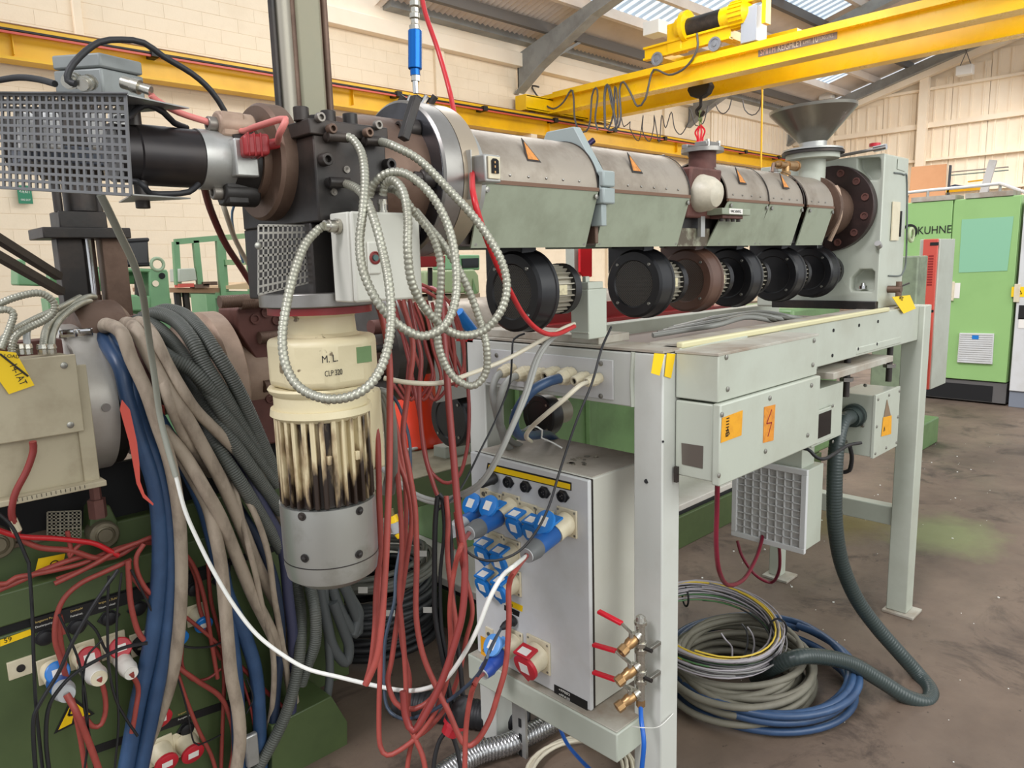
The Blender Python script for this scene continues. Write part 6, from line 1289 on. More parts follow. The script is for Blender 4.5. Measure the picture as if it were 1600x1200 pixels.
for px, py in ((70, 995), (120, 978), (170, 965), (215, 950), (303, 920), (291, 1138), (345, 905)):
    q = P(px, py, y=YS-.002)
    MB().prism([q+V((-.03, 0, 0)), q+V((-.012, 0, .02)), q+V((.012, 0, .02)), q+V((.03, 0, 0)), q+V((.012, 0, -.02)), q+V((-.012, 0, -.02))], (0, -.004, 0)).build('black_socket_cap', blkr, sb2, .001)
    MB().rev(q, (.0, -1, -.1), [(0, .02), (.012, .019), (.016, .012), (.016, 0)], 18).build('black_socket_cap', blkr, sb2)
def cee2(px, py, col, R=.026, open_=True):
    AXs = V((0, -1, -.3)).normalized(); UPs = V((0, -.3, 1)).normalized()
    c = P(px, py, y=YS-.06); base = c-AXs*.06; base.y = YS; base.z -= (.035 if open_ else 0)
    c2 = base+AXs*.055
    o = MB().obox(base+V((0, -.003, 0)), (R*1.25, 0, 0), (0, .003, 0), (0, 0, R*1.35)).build('panel_socket', beige, sb2, .002)
    MB().rev(base, AXs, [(0, R*1.1), (.02, R*1.1), (.03, R), (.05, R)], 28).build('socket_barrel', beige, o)
    if open_: lc = c2+UPs*R*1.5+AXs*.01; F2 = (AXs*.8+UPs*.6).normalized()
    else: lc = c2; F2 = AXs
    MB().rev(lc, F2, [(-.005, R*1.1), (.003, R*1.1), (.005, R), (.005, 0)], 28).build('socket_lid', col, o)
    MB().obox(lc+F2*.0055, (R*.5, 0, 0), F2*.0004, F2.cross(V((1, 0, 0)))*R*.35).build('paper_label', wlab, o)
    return c2
cz = cee2(88, 1048, bluep); e1 = plug(cz, P(104, 1085, y=YS-.17), 'blue and pale plug in the left socket of the green base', blued, gpl2, gpl2)
cz = cee2(137, 1025, redp); e2 = plug(cz, P(155, 1060, y=YS-.16), 'white plug marked XZ in the first red socket of the green base', whiteplug, whiteplug, beige); 
cz = cee2(186, 1010, redp); e3 = plug(cz, P(205, 1052, y=YS-.15), 'white tapered plug in the second red socket of the green base', whiteplug, whiteplug, whiteplug, .022)
cee2(282, 1000, bluep, .024, False); cee2(320, 978, bluep, .024, False); cee2(252, 1125, redp, .03, False); cee2(262, 1195, redp, .03, False); cee2(303, 1180, redp, .03, False)
q = P(220, 1005, y=YS-.003); MB().obox(q, (.028, 0, 0), (0, .003, 0), (0, 0, .034)).build('panel_socket', beige, sb2, .002); MB().rev(q, (0, -1, -.2), [(0, .026), (.03, .024), (.03, .02), (.005, .018), (.005, 0)], 24).build('open_socket', dark, sb2)
tri = [P(a_, b_, y=YS-.002) for a_, b_ in ((84, 1147), (148, 1115), (113, 1088))]
MB().prism(tri, (0, -.001, 0)).build('warning_triangle', ink, sb2, smooth=False); c = sum(tri, V())/3; MB().prism([c+(t_-c)*.78+V((0, -.0012, 0)) for t_ in tri], (0, -.0006, 0)).build('warning_triangle', tagd, sb2, smooth=False)
zg = [P(a_, b_, y=YS-.0042) for a_, b_ in ((111, 1106), (107, 1118), (117, 1116), (114, 1130))]; mb = MB()
for i in range(3): mb.bar(zg[i], zg[i+1], .006, .0004, (0, -1, 0))
mb.build('lightning_bolt', ink, sb2, smooth=False)
q = [P(a_, b_, y=2.19) for a_, b_ in ((60, 873), (102, 865), (97, 888), (54, 898))]; tg = MB().prism(q, (0, .0015, 0)).build('numbered_tag', tagd); tagit(tg, 'yellow tag with a round hand-drawn Q propped on the green slide bed', 'tag'); text('Q', 'lettering', P(79, 890, y=2.187), (1, 0, .15), (0, 0, 1), .03, ink, tg)
q = P(393, 1170, y=2.05); MB().box(q-V((.02, .01, .055)), q+V((.02, .01, .05))).build('connector_shell', galv, sb2, .005)
# right part of the second machine
m3 = thing('second_machine_bed', 'long pale green bed and plinth of the second machine seen through the grey frame', 'machine bed', (3, 2.6, 0))
MB().box((1.9, YS, 0), (5.2, YS+.9, .185)).build('plinth', gd, m3, .004); MB().box((1.9, YS+.03, .2), (5.2, YS+.9, .235)).build('white_tray', mat('dusty_white_tray', (206, 200, 190), .6, col2=(170, 158, 142), amt=.5, scale=5), m3, .004); MB().box((1.9, YS+.02, .184), (5.2, YS+.9, .2)).build('dark_gap', dark, m3)
MB().box((XR, YS, .70), (2.12, YS+.75, ZT2)).build('cross_bench', gd, m3, .004); MB().box((XR, YS, ZT2), (2.12, YS+.75, ZT2+.004)).build('dusty_bench_top', mat('dusty_bench', (150, 146, 122), .7, col2=(110, 104, 84), amt=.6, scale=9), m3)
MB().box((2.15, 2.62, .235), (5.0, 3.1, 1.12)).build('green_housing', grn, m3, .006)
for x in (2.55, 3.1, 3.7): MB().box((x, 2.59, .235), (x+.07, 2.62, 1.12)).build('housing_rib', grn, m3, .003)
MB().prism([P(a_, b_, y=2.3) for a_, b_ in ((696, 700), (742, 690), (742, 765), (697, 758))], (0, .08, 0)).build('grey_leg', mgrey, m3, .004)
MB().box((4.3, 2.0, .3), (5.0, 2.5, 1.28)).build('drive_housing', grn, m3, .02)
# covers of the second barrel
MB().rev((1.5, BY, BZ+.03), (1, 0, 0), [(0, 0), (0, .19), (.03, .195), (.12, .195), (.12, 0)], 56).build('second_flange', mat('dark_oiled_face2', (84, 80, 76), .35, .6, col2=(60, 52, 46), amt=.6, scale=7), m2, ang=30)
for a_, b_ in ((598, 510), (598, 575)): q = P(a_, b_, x=1.49); MB().cyl(q, q+V((-.05, 0, 0)), .026, n=16).build('flange_stud', rustm, m2)
q = P(590, 545, x=1.45); MB().cyl(q+V((.04, 0, 0)), q+V((-.02, 0, 0)), .014, n=14).build('heater_connector', blackm, m2)
for i, (x0, x1) in enumerate(((1.68, 2.2), (2.22, 2.9), (2.92, 3.6))):
    MB().rev((x0, BY, BZ+.05), (1, 0, 0), [(0, .146), (0, .15), (x1-x0, .15), (x1-x0, .146)], 36, -math.pi/2, math.pi/2, ref=(0, 0, 1)).build('half_round_cover', brush, m2)
    MB().box((x0, BY-.155, 1.09), (x1, BY-.15, BZ+.055)).build('side_panel', mat('pale_grey_side_panel', (180, 180, 172), .45), m2, .002)
def blower2(x, y, z, R, label, grp='black blowers under the second extruder'):
    t = thing('rear_blower', label, 'blower', (x, y, z-R), grp)
    MB().rev((x, y, z), (1, 0, 0), [(.004, R*.66), (0, R*.7), (0, R*.93), (.006, R), (.06, R*1.02), (.07, R*.98), (.08, R*.6), (.08, 0)], 40).build('fan_housing', blk, t)
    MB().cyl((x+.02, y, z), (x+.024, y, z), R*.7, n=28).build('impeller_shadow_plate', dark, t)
    MB().rev((x+.08, y, z), (1, 0, 0), [(0, R*.6), (.1, R*.6), (.1, 0)], 24).build('motor_barrel', mat('dusty_motor_aluminium', (1, 1, 1)), t)
    for k in range(4): a_ = math.radians(45+90*k); MB().cyl((x, y+R*.8*math.sin(a_), z+R*.8*math.cos(a_)), (x-.004, y+R*.8*math.sin(a_), z+R*.8*math.cos(a_)), .006, n=8).build('screw', scrm, t)
q = P(700, 655, y=2.25); blower2(q.x, q.y, q.z, .115, 'black blower of the second extruder beside the orange drum')
q = P(840, 650, y=2.3); blower2(q.x, q.y, q.z, .1, 'black blower of the second extruder seen above the enclosure top')
dr = thing('orange_drum', 'bright orange plastic drum standing on the green bench behind the hanging cables', 'drum', (1.62, 2.45, ZT2))
q = P(655, 715, y=2.6)
MB().rev((q.x, 2.6, ZT2+.005), (0, 0, 1), [(0, .13), (.01, .14), (.05, .135), (.1, .105), (.25, .085), (.36, .07), (.37, .05), (.37, 0)], 40).build('drum_body', orange, dr, ang=40)
coil('wine_red_hose_coil', 'small wine red hose coil lying on the green bench behind the motor', P(638, 738, y=2.38)+V((0, 0, -.01)), .09, 3, .008, mat('pinkish_wine_hose', (150, 56, 84), .35), (.0, .035), .012, .9, seed=60, step=14)
coil('white_tube_coil', 'small white tube coil on the green bench before the orange drum', P(637, 700, y=2.55)+V((0, 0, 0)), .06, 2, .006, whitec, (0, .02), .008, .9, seed=61, step=14)
# vertical hydraulic tower behind the valve block
tw = thing('hydraulic_tower', 'tall greenish steel hydraulic cylinder with tie rods rising behind the valve block', 'cylinder', (.8, 1.5, 1.6))
def tX(px): return P(px, 100, y=1.5).x
MB().box((tX(452), 1.46, 1.6), (tX(493), 1.54, 2.6)).build('square_column', mat('greenish_steel', (142, 138, 116), .5, .15, col2=(164, 152, 126), amt=.6, scale=4, bump=.1), tw, .008)
for a_, r_, m_ in ((436, .0165, mat('dull_tower_rod', (156, 150, 136), .45, .4)), (449, .009, brownm), (420, .0072, blackm), (500, .0075, brownm), (492.5, .004, brownm)): x = tX(a_); MB().cyl((x, 1.47, 1.6), (x, 1.47, 2.6), r_, n=20).build('tie_rod', m_, tw)
MB().box((tX(410), 1.36, 1.6), (tX(515), 1.56, 1.7)).build('tower_foot', blackm, tw, .004)
# ================================================================ FAR BACKGROUND MACHINES
bgm = thing('green_rear_machine', 'mint green machine with a black cylinder block and lifting ring near the block wall', 'machine', P(230, 520, y=4.6))
YG = 4.6
gq = lambda c4, th, nm, m, y=YG, bv=.01: MB().prism([P(a_, b_, y=y) for a_, b_ in c4], (0, th, 0)).build(nm, m, bgm, bv)
gq(((232, 420), (263, 423), (268, 482), (234, 482)), .15, 'side_plate', grnf); gq(((190, 418), (262, 421), (262, 427), (190, 424)), .4, 'top_plate', grnf)
gq(((200, 460), (236, 462), (236, 486), (205, 486)), .3, 'low_housing', grnf); gq(((120, 415), (160, 417), (162, 455), (125, 455)), .3, 'mid_housing', grnf, 4.9)
gq(((198, 378), (232, 376), (234, 413), (200, 414)), .4, 'black_cylinder_block', blk); gq(((196, 373), (234, 371), (234, 378), (196, 380)), .42, 'block_cap', blkr); gq(((198, 410), (238, 410), (238, 416), (198, 416)), .42, 'block_foot', blkr)
gq(((28, 405), (40, 405), (42, 430), (95, 440), (95, 448), (28, 446)), .2, 'left_housing', grnf, 5.2); gq(((213, 418), (219, 418), (221, 465), (214, 465)), .05, 'black_post', blackm)
MB().cyl(P(75, 433, y=4.8), P(235, 432, y=4.8), .045, n=20).build('green_tube', grnf, bgm)
for a_, b_ in ((243, 443), (253, 431)): q = P(a_, b_, y=YG-.005); MB().cyl(q, q+V((0, -.004, 0)), .018, n=16).build('round_hole', wallm if a_ == 243 else dark, bgm)
c = P(246, 413, y=YG); MB().tube([c+V((.035*math.cos(k*math.pi/10), 0, .035*math.sin(k*math.pi/10))) for k in range(21)], .01, 8).build('lifting_ring', mat('pale_green_steel', (150, 170, 140), .4), bgm)
for px in (92, 205, 255): q = P(px, 480, y=YG+.1); MB().box(V((q.x-.05, q.y, 0)), V((q.x+.05, q.y+.15, q.z+.05))).build('machine_foot', grnf, bgm)
gf = thing('green_guard_frame', 'green tubular guard frame beyond the rear machine', 'guard frame', P(330, 470, y=6.2))
YH = 6.2
def gbar(a_, b_, y0=YH, y1=YH, w_=.045, m=grnf): MB().bar(P(*a_, y=y0), P(*b_, y=y1), w_, w_).build('frame_tube', m, gf)
gbar((274, 378), (278, 445)); gbar((305, 376), (312, 444)); gbar((273, 378), (341, 372)); gbar((341, 372), (348, 462)); gbar((341, 372), (388, 368), YH, 6.8); gbar((388, 368), (392, 455), 6.8, 6.8); gbar((348, 410), (390, 410), YH, 6.8); gbar((346, 372), (352, 455), 6.3, 6.3)
tbk = thing('work_table', 'work bench with a grey box and clutter beside the green guard frame', 'table', P(310, 460, y=6.3))
MB().prism([P(a_, b_, y=6.2) for a_, b_ in ((265, 450), (345, 450), (345, 458), (266, 457))], (0, .9, 0)).build('table_top', wood, tbk); MB().prism([P(a_, b_, y=6.2) for a_, b_ in ((336, 456), (398, 455), (398, 466), (336, 466))], (0, .8, 0)).build('green_rail', grnf, tbk)
for px in (278, 291, 342, 392): q = P(px, 470, y=6.3); MB().cyl(V((q.x, q.y, 0)), V((q.x, q.y, P(px, 457, y=6.3).z)), .03, n=8).build('table_leg', grnf if px > 300 else blackm, tbk)
o = MB().prism([P(a_, b_, y=6.15) for a_, b_ in ((279, 420), (305, 419), (308, 438), (280, 441))], (0, .2, 0)).build('grey_box', mgrey, None, .006); tagit(o, 'small grey box standing on the far work bench', 'box')
o = MB().prism([P(a_, b_, y=6.25) for a_, b_ in ((350, 447), (395, 441), (398, 452), (350, 452))], (0, .5, 0)).build('timber_board', mat('pale_timber', (206, 176, 140), .7), None); tagit(o, 'pale timber board lying on the green rail of the far bench', 'board')
for k, (a_, b_) in enumerate(((288, 446), (312, 447), (325, 443))): o = MB().obox(P(a_, b_, y=6.2), (.06, 0, 0), (0, .05, 0), (0, 0, .015)).build('bench_scrap', redpaint if k == 0 else brownm); tagit(o, ('red', 'brown', 'dark')[k]+' scrap part lying on the far work bench, '+('left', 'middle', 'right')[k]+' of three', 'scrap part')
gbn = MB().prism([P(a_, b_, y=5.6) for a_, b_ in ((322, 460), (336, 460), (350, 640), (338, 640))], (0, .3, 0)).build('green_bin', grnf); tagit(gbn, 'small green bin below the far bench rail', 'bin')
# third machine seen between the motor and the blower
MB_tm = 1
tm = thing('green_cover_machine', 'sage green machine cover with slots seen between the control box and first blower', 'machine', P(700, 440, y=3.6))
MB().prism([P(a_, b_, y=3.6) for a_, b_ in ((664, 424), (742, 421), (748, 430), (750, 458), (664, 458))], (0, .5, 0)).build('cover', mat('sage_cover_paint', (140, 154, 112), .4), tm, .01)
MB().prism([P(a_, b_, y=4.2) for a_, b_ in ((715, 398), (750, 398), (750, 422), (715, 422))], (0, .3, 0)).build('green_cabinet', grnf, tm, .01); MB().prism([P(a_, b_, y=4.19) for a_, b_ in ((722, 404), (748, 403), (748, 418), (723, 419))], (0, .01, 0)).build('dark_window', glassd, tm)
MB().box(V((P(665, 560, y=3.7).x, 3.7, 0)), P(750, 458, y=3.7)+V((0, .4, 0))).build('machine_body', mat('tan_stained_casting', (1, 1, 1)), tm)
for k in range(2): q = P(728+k*12, 447, y=3.595); MB().prism([q+V((-.012, 0, -.05)), q+V((.03, 0, -.05)), q+V((-.005, 0, .05))], (0, -.002, 0)).build('cover_slot', grn, tm)
MB().box(P(650, 418, y=1.9), P(683, 390, y=1.9)+V((0, .06, 0))).build('red_junction', redstl, m2, .004); MB().cyl(P(672, 418, y=1.93), P(672, 470, y=1.93), .008, n=10).build('junction_stem', blackm, m2)
cable('blue_coupler_lead', 'blue plastic connector lying on the second barrel behind the conduits', 'connector', [P(716, 488, y=2.12), P(725, 500, y=2.12), P(742, 522, y=2.12)], .022, bluep, n=16)
# ================================================================ CABLES
def hang(l, ys, **k): 
    n = len(l); pts = []
    for i, (a_, b_) in enumerate(l):
        t_ = i/(n-1)*(len(ys)-1); j = min(int(t_), len(ys)-2); pts.append(P(a_, b_, y=ys[j]+(ys[j+1]-ys[j])*(t_-j)))
    return pts
YA = (2.3, 2.08, 2.05, 2.06, 2.08)
gB = 'hose bundle draped over the second extruder'
blues = [
 ([(168, 520), (160, 527), (172, 545), (190, 575), (200, 620), (220, 690), (242, 760), (250, 840), (247, 920), (235, 1010), (215, 1100), (195, 1210)], .0215, blue, 'leftmost thick blue hose of the draped bundle'),
 ([(176, 520), (170, 527), (185, 545), (205, 590), (215, 650), (245, 720), (262, 790), (268, 860), (266, 930), (257, 1010), (240, 1100), (218, 1210)], .0215, blue, 'second thick blue hose from the left in the draped bundle'),
 ([(180, 524), (185, 540), (200, 570), (225, 620), (255, 670), (280, 705), (305, 745), (325, 800), (340, 860), (352, 920), (362, 1000), (370, 1080), (375, 1215)], .021, blue, 'blue hose passing behind the beige ones at mid bundle'),
 ([(190, 535), (210, 590), (250, 660), (290, 730), (318, 790), (335, 850), (355, 930), (385, 1000), (402, 1070), (408, 1215)], .021, blue, 'blue hose lowest in the middle of the draped bundle'),
 ([(285, 570), (310, 620), (345, 670), (380, 730), (410, 790), (440, 850), (450, 930), (458, 1010), (455, 1110), (440, 1215)], .017, mat('navy_violet_hose', (58, 60, 84), .45), 'navy violet hose between the beige and corrugated hoses'),
 ([(300, 660), (330, 720), (370, 790), (410, 860), (430, 920), (438, 1000), (430, 1090), (425, 1215)], .0165, navy, 'dark navy hose deep in the right of the bundle'),
]
for l, r, m_, lb in blues: cable('blue_hose', lb, 'hose', hang(l, YA), r, m_, gB, n=12, step=.02)
YD = (2.28, 2.04, 2.0, 2.02, 2.04, 2.13)
beiges = [
 ([(178, 522), (164, 512), (168, 507), (190, 520), (205, 560), (228, 610), (245, 660), (265, 720), (278, 790), (283, 860), (283, 930), (278, 1000), (268, 1060), (252, 1110), (232, 1160)], .0175, 'beige dusty hose reaching lowest at the left of the bundle'),
 ([(190, 512), (200, 505), (215, 520), (240, 570), (262, 610), (290, 650), (318, 700), (350, 760), (380, 830), (405, 890), (440, 960), (462, 1030)], .0182, 'beige dusty hose crossing the bundle from top left to the motor foot'),
 ([(205, 508), (220, 503), (240, 525), (262, 570), (285, 610), (305, 640), (335, 670), (370, 705), (405, 745), (430, 790), (450, 830)], .0155, 'beige dusty hose swinging highest towards the motor'),
 ([(215, 600), (232, 640), (262, 680), (290, 715), (320, 765), (345, 810), (370, 870), (395, 930), (425, 990), (450, 1050), (462, 1120)], .0182, 'beige dusty hose just below the highest one'),
 ([(262, 680), (282, 712), (304, 750), (325, 790), (335, 830), (345, 880), (352, 950), (357, 1010), (362, 1060), (372, 1110), (375, 1160), (368, 1210)], .0182, 'beige dusty hose hanging straight before the green socket panel'),
 ([(232, 545), (250, 580), (262, 620), (278, 660), (300, 700), (330, 740)], .015, 'short visible run of beige hose behind the clear tube'),
 ([(330, 690), (345, 730), (365, 760), (378, 810), (390, 860), (400, 900), (410, 950), (425, 1010), (428, 1070), (420, 1130), (400, 1180)], .0085, 'slim grey beige cable hanging to the metal connector'),
 ([(338, 705), (355, 750), (385, 780), (405, 820), (420, 870), (428, 930), (440, 1000), (452, 1080), (450, 1150)], .009, 'slim grey cable right of the metal connector'),
]
for l, r, lb in beiges: cable('beige_hose', lb, 'hose', hang(l, (2.06, 2.03, 2.0, 1.99, 1.99) if 'hanging straight' in lb else YD), r, dusty, gB, n=12, step=.02)
YK = (2.3, 2.2, 2.05, 2.02, 2.04, 2.06)
ks = [
 ([(235, 493), (261, 485), (289, 493), (313, 516), (336, 549), (360, 587), (384, 634), (403, 677), (421, 720), (431, 743)], .02, 'topmost corrugated hose, over the tan flange edge'),
 ([(223, 497), (247, 490), (275, 502), (299, 530), (322, 573), (346, 611), (374, 658), (403, 700), (426, 734)], .02, 'second corrugated hose from the tan flange'),
 ([(213, 502), (237, 507), (265, 530), (294, 568), (322, 606), (351, 649), (384, 691), (412, 729), (433, 757)], .02, 'third corrugated hose from the tan flange'),
 ([(202, 507), (223, 511), (242, 540), (265, 559), (299, 578), (327, 606), (365, 649), (403, 705), (433, 753)], .02, 'fourth corrugated hose, bending in the front of the bundle'),
 ([(256, 535), (289, 592), (313, 622), (346, 665), (384, 720), (412, 760), (440, 800)], .02, 'fifth corrugated hose, half hidden by the fourth'),
 ([(262, 575), (300, 640), (340, 700), (380, 760), (410, 810), (440, 860)], .019, 'lowest corrugated hose next to the navy violet one'),
 ([(430, 830), (455, 880), (468, 940), (470, 1000), (462, 1060), (445, 1120), (415, 1180), (390, 1220)], .018, 'corrugated hose running down to the floor below the motor'),
 ([(440, 820), (470, 880), (490, 940), (493, 1000), (480, 1040), (470, 1070)], .018, 'corrugated hose below the motor joining the floor run'),
]
for l, r, lb in ks: ribbed('corrugated_hose', lb, 'hose', hang(l, YK), r, corr, .0068, .08, gB, n=12)
YM = (2.12, 2.1, 2.1)
for l, r, lb in (([(490, 860), (500, 920), (510, 970), (520, 1010), (540, 1035), (545, 1010), (535, 980), (520, 940)], .018, 'smooth grey hose end bend hanging lowest below the motor'), ([(505, 850), (520, 920), (535, 960), (555, 990), (560, 975), (548, 940), (530, 900)], .018, 'smooth grey hose bend next to the green ledge'), ([(505, 870), (508, 940), (513, 1000), (515, 1060), (505, 1110), (480, 1160), (455, 1210)], .014, 'smooth grey hose running straight to the floor below the motor'), ([(520, 880), (545, 930), (560, 960), (552, 990)], .0195, 'smooth grey hose bend furthest right below the motor')):
    cable('smooth_grey_hose', lb, 'hose', hang(l, YM), r, mat('smooth_dark_grey_hose', (84, 88, 88), .45), gB, n=12)
o = MB().prism([P(a_, b_, y=2.0) for a_, b_ in ((191, 625), (203, 640), (214, 690), (218, 725), (219, 752), (226, 772), (240, 787), (239, 790), (224, 778), (214, 756), (209, 728), (202, 690), (192, 655), (188, 640))], (0, .004, 0)).build('red_strap', mat('salmon_red_webbing', (206, 84, 70), .6)); tagit(o, 'salmon red webbing strap end hanging beside the blue hoses', 'strap')
# clear hose and white cable
cable('clear_hose', 'thin dirty clear hose falling from the perforated guard over the hose bundle', 'hose', pp([(157, 304, 1.3), (170, 330, 1.32), (188, 368, 1.36), (208, 410, 1.42), (222, 455, 1.5), (229, 500, 1.6), (236, 550, 1.68), (243, 600, 1.72), (250, 650, 1.75), (262, 700, 1.76), (275, 745, 1.76)]), .0072, mat('cloudy_tube', (142, 144, 132), .3), n=10)
cable('white_cable', 'long white twisted cable sagging from the hoses across to the blue plugs', 'cable', pp([(275, 745, 1.76), (290, 800, 1.76), (312, 850, 1.76), (335, 895, 1.76), (365, 945, 1.76), (400, 990, 1.76), (440, 1022, 1.75), (480, 1045, 1.74), (530, 1058, 1.72), (580, 1070, 1.68), (630, 1079, 1.64), (665, 1076, 1.6), (695, 1062, 1.57), (720, 1030, 1.54), (745, 985, 1.52), (765, 935, 1.51), (785, 900, 1.52), (805, 883, 1.54)])+[eE], .005, whitec, n=8)
cable('dark_red_cable', 'dark red cable falling from below the heater tube past the motor head', 'cable', pp([(318, 288, 1.3), (330, 330, 1.4), (352, 380, 1.5), (378, 420, 1.6), (402, 458, 1.7), (420, 480, 1.8)]), .0068, mat('oxblood_cable', (104, 40, 36), .4), n=10)
cable('clear_hose', 'pale hose beside the dark red cable below the heater tube', 'hose', pp([(340, 292, 1.5), (352, 330, 1.5), (368, 375, 1.6), (390, 415, 1.7), (408, 440, 1.8)]), .0055, creamc)
cable('thin_blue_tube', 'thin blue air tube between the pale hose and dark red cable', 'tube', pp([(370, 312, 1.5), (363, 330, 1.52), (364, 355, 1.58), (372, 385, 1.65), (380, 410, 1.7)]), .0026, mat('pale_blue_tube', (110, 150, 190), .4))
# hanging red cables
gR = 'red cables hanging behind and beside the gear motor'
reds = [
 ([(588, 470), (598, 500), (608, 560), (609, 640), (608, 740), (604, 850), (600, 920), (596, 980), (588, 1030), (571, 1070)], .0066, 'brightest red cable running straight down beside the motor', 1.42, redc),
 ([(571, 1070), (580, 1035), (586, 980), (588, 920), (594, 850), (592, 760), (590, 690), (584, 640), (577, 615), (568, 598), (560, 588)], .006, 'red cable rising close to the motor body from the low bend', 1.44, redc),
 ([(601, 612), (612, 660), (622, 720), (632, 745), (641, 780), (643, 820), (636, 870), (627, 930), (622, 960), (612, 1030), (606, 1065), (618, 1098), (637, 1108), (660, 1103), (685, 1080), (700, 1050)], .006, 'red cable with the upper bend right of the motor foot', 1.62, redc),
 ([(590, 700), (592, 780), (592, 870), (595, 950), (594, 1030), (592, 1120), (594, 1165), (605, 1180), (625, 1172), (655, 1148), (680, 1112), (695, 1075), (705, 1030), (712, 980), (706, 930), (700, 880), (699, 850), (700, 815), (697, 775)], .0056, 'red cable making the lowest bend near the floor', 1.6, redc),
 ([(628, 470), (645, 540), (636, 620), (630, 680), (640, 740), (648, 790), (650, 830), (651, 880), (650, 960), (660, 1020), (680, 1070), (700, 1110), (715, 1145), (728, 1165), (745, 1158), (765, 1125), (778, 1085), (790, 1040), (795, 970), (795, 915), (806, 890)], .0062, 'red cable swinging low to the right plug of the enclosure', 1.56, redc),
 ([(598, 612), (612, 680), (622, 750), (628, 850), (624, 930), (630, 1000), (634, 1060), (636, 1120), (647, 1150), (660, 1180), (666, 1210)], .0058, 'red cable leaving the picture bottom beside the lowest bend', 1.6, redc),
 ([(606, 614), (622, 680), (634, 770), (632, 870), (625, 950), (629, 1010), (640, 1060), (638, 1110), (650, 1150), (690, 1115), (715, 1060), (728, 1000), (738, 950), (722, 880), (712, 800)], .0054, 'red cable crossing behind the white cable', 1.66, redc),
 ([(640, 470), (650, 520), (658, 560), (655, 620), (662, 700), (675, 750), (686, 780), (700, 810), (706, 860)], .0056, 'dark red cable passing over the orange drum', 1.75, redd),
 ([(690, 400), (689, 450), (692, 510), (697, 570), (702, 640), (709, 720), (716, 800), (725, 860), (726, 910), (722, 960), (712, 1000), (692, 1060), (668, 1110), (646, 1142), (634, 1120), (630, 1080)], .0075, 'darkest thick red cable hanging straight from the conduits', 1.5, redd),
 ([(615, 470), (628, 520), (640, 570), (652, 630), (662, 690), (670, 730), (684, 748), (700, 755), (718, 742), (728, 710), (732, 680), (733, 640), (731, 600)], .005, 'dark red cable looping under the rear blower', 1.95, redd),
]
for l, r, lb, d_, m_ in reds: cable('red_cable', lb, 'cable', pp(l, d_)+([eE] if 'right plug' in lb else []), r, m_, gR, n=9)
random.seed(15)
for k in range(11):
    x0 = 612+k*9; y0 = 468+random.uniform(-5, 5); l = [(x0, y0), (x0+12+random.uniform(-5, 5), 505), (x0+22+random.uniform(-8, 8), 545), (min(726, x0+28+random.uniform(-6, 12)), 590), (x0+14+random.uniform(-6, 8), 625 if k < 7 else 600), (x0+2, 600)]
    cable('red_cable', 'one of the red cables bunched in loops over the second extruder', 'cable', pp(l, 1.98+.01*k), .0048, redc if k % 3 else redd, 'looped red cables over the second extruder')
for k, l in enumerate(([(625, 440), (660, 445), (700, 470), (722, 520), (725, 570), (712, 605)], [(630, 450), (665, 455), (695, 480), (708, 530), (712, 580)])):
    cable('red_cable', ('outer', 'inner')[k]+' red cable arching over the second barrel beside the blue connector', 'cable', pp(l, 2.02), .0048, redc, gR)
cable('pink_cable', 'pink cable on top of the second barrel right of the control box', 'cable', pp([(655, 452, 2.05), (675, 450, 2.05), (690, 462, 2.05), (695, 480, 2.05)]), .006, mat('pink_cable_sheath', (214, 130, 140), .45))
cable('red_cable', 'red cable from the lower blue plug curving down to the floor', 'cable', [eJ]+pp([(745, 1062, 1.5), (735, 1090, 1.5), (728, 1140, 1.52), (726, 1210, 1.52)]), .0055, redc, gR)
cable('red_cable', 'red cable from the second upper plug falling in a long curve', 'cable', [eB]+pp([(722, 850, 1.5), (710, 890, 1.5), (703, 950, 1.52), (704, 1010, 1.54), (695, 1055, 1.56), (672, 1095, 1.58), (652, 1135, 1.6), (640, 1175, 1.62), (635, 1215, 1.62)]), .0056, redc, gR)
cable('dark_blue_cable', 'dark blue cable hanging between the red cables and bending under the white one', 'cable', pp([(606, 612, 1.85), (614, 620, 1.88), (626, 640, 1.9), (640, 690, 1.88), (641, 760, 1.84), (638, 810, 1.8), (625, 860, 1.76), (618, 900, 1.74), (616, 940, 1.72), (602, 1000, 1.7), (600, 1060, 1.68), (605, 1105, 1.66), (625, 1122, 1.64), (645, 1122, 1.62), (680, 1108, 1.58), (720, 1080, 1.54), (750, 1050, 1.5), (768, 1010, 1.49)])+[qe2], .004, mat('slate_blue_cable', (50, 64, 80), .45))
for k, (l, lb) in enumerate((([(684, 775), (680, 820), (679, 900), (680, 960), (690, 1020), (698, 1060), (708, 1110)], 'black cable hanging left of the red socket coupler'), ([(686, 772), (698, 790), (704, 840), (706, 900), (712, 980), (720, 1050), (724, 1098)], 'black cable leading straight into the red coupler'), ([(690, 775), (694, 830), (688, 900), (690, 980), (700, 1040), (697, 1090)], 'thin black cable twisted between the two thicker ones'))):
    cable('black_cable', lb, 'cable', pp(l, 1.62), .0058 if k < 2 else .004, blkr)
cp_ = thing('red_coupler', 'black cable coupler with a red cap hanging above the floor', 'coupler', P(705, 1125, d=1.6))
a_, b_ = P(727, 1095, d=1.6), P(702, 1145, d=1.6); MB().rev(a_, b_-a_, [(-.01, .007), (.0, .016), (.02, .022), (.05, .024)], 24).build('coupler_body', blkr, cp_); MB().rev(a_+(b_-a_).normalized()*.05, b_-a_, [(0, .025), (.008, .025), (.008, .02), (.03, .018), (.03, 0)], 10).build('red_cap', redp, cp_, ang=20)
for k, l in enumerate(([(700, 1140), (688, 1155), (680, 1180), (676, 1215)], [(706, 1148), (714, 1170), (722, 1215)])): cable('black_cable', ('left', 'right')[k]+' black cable leaving the red-capped coupler to the floor', 'cable', pp(l, 1.6), .005, blkr)
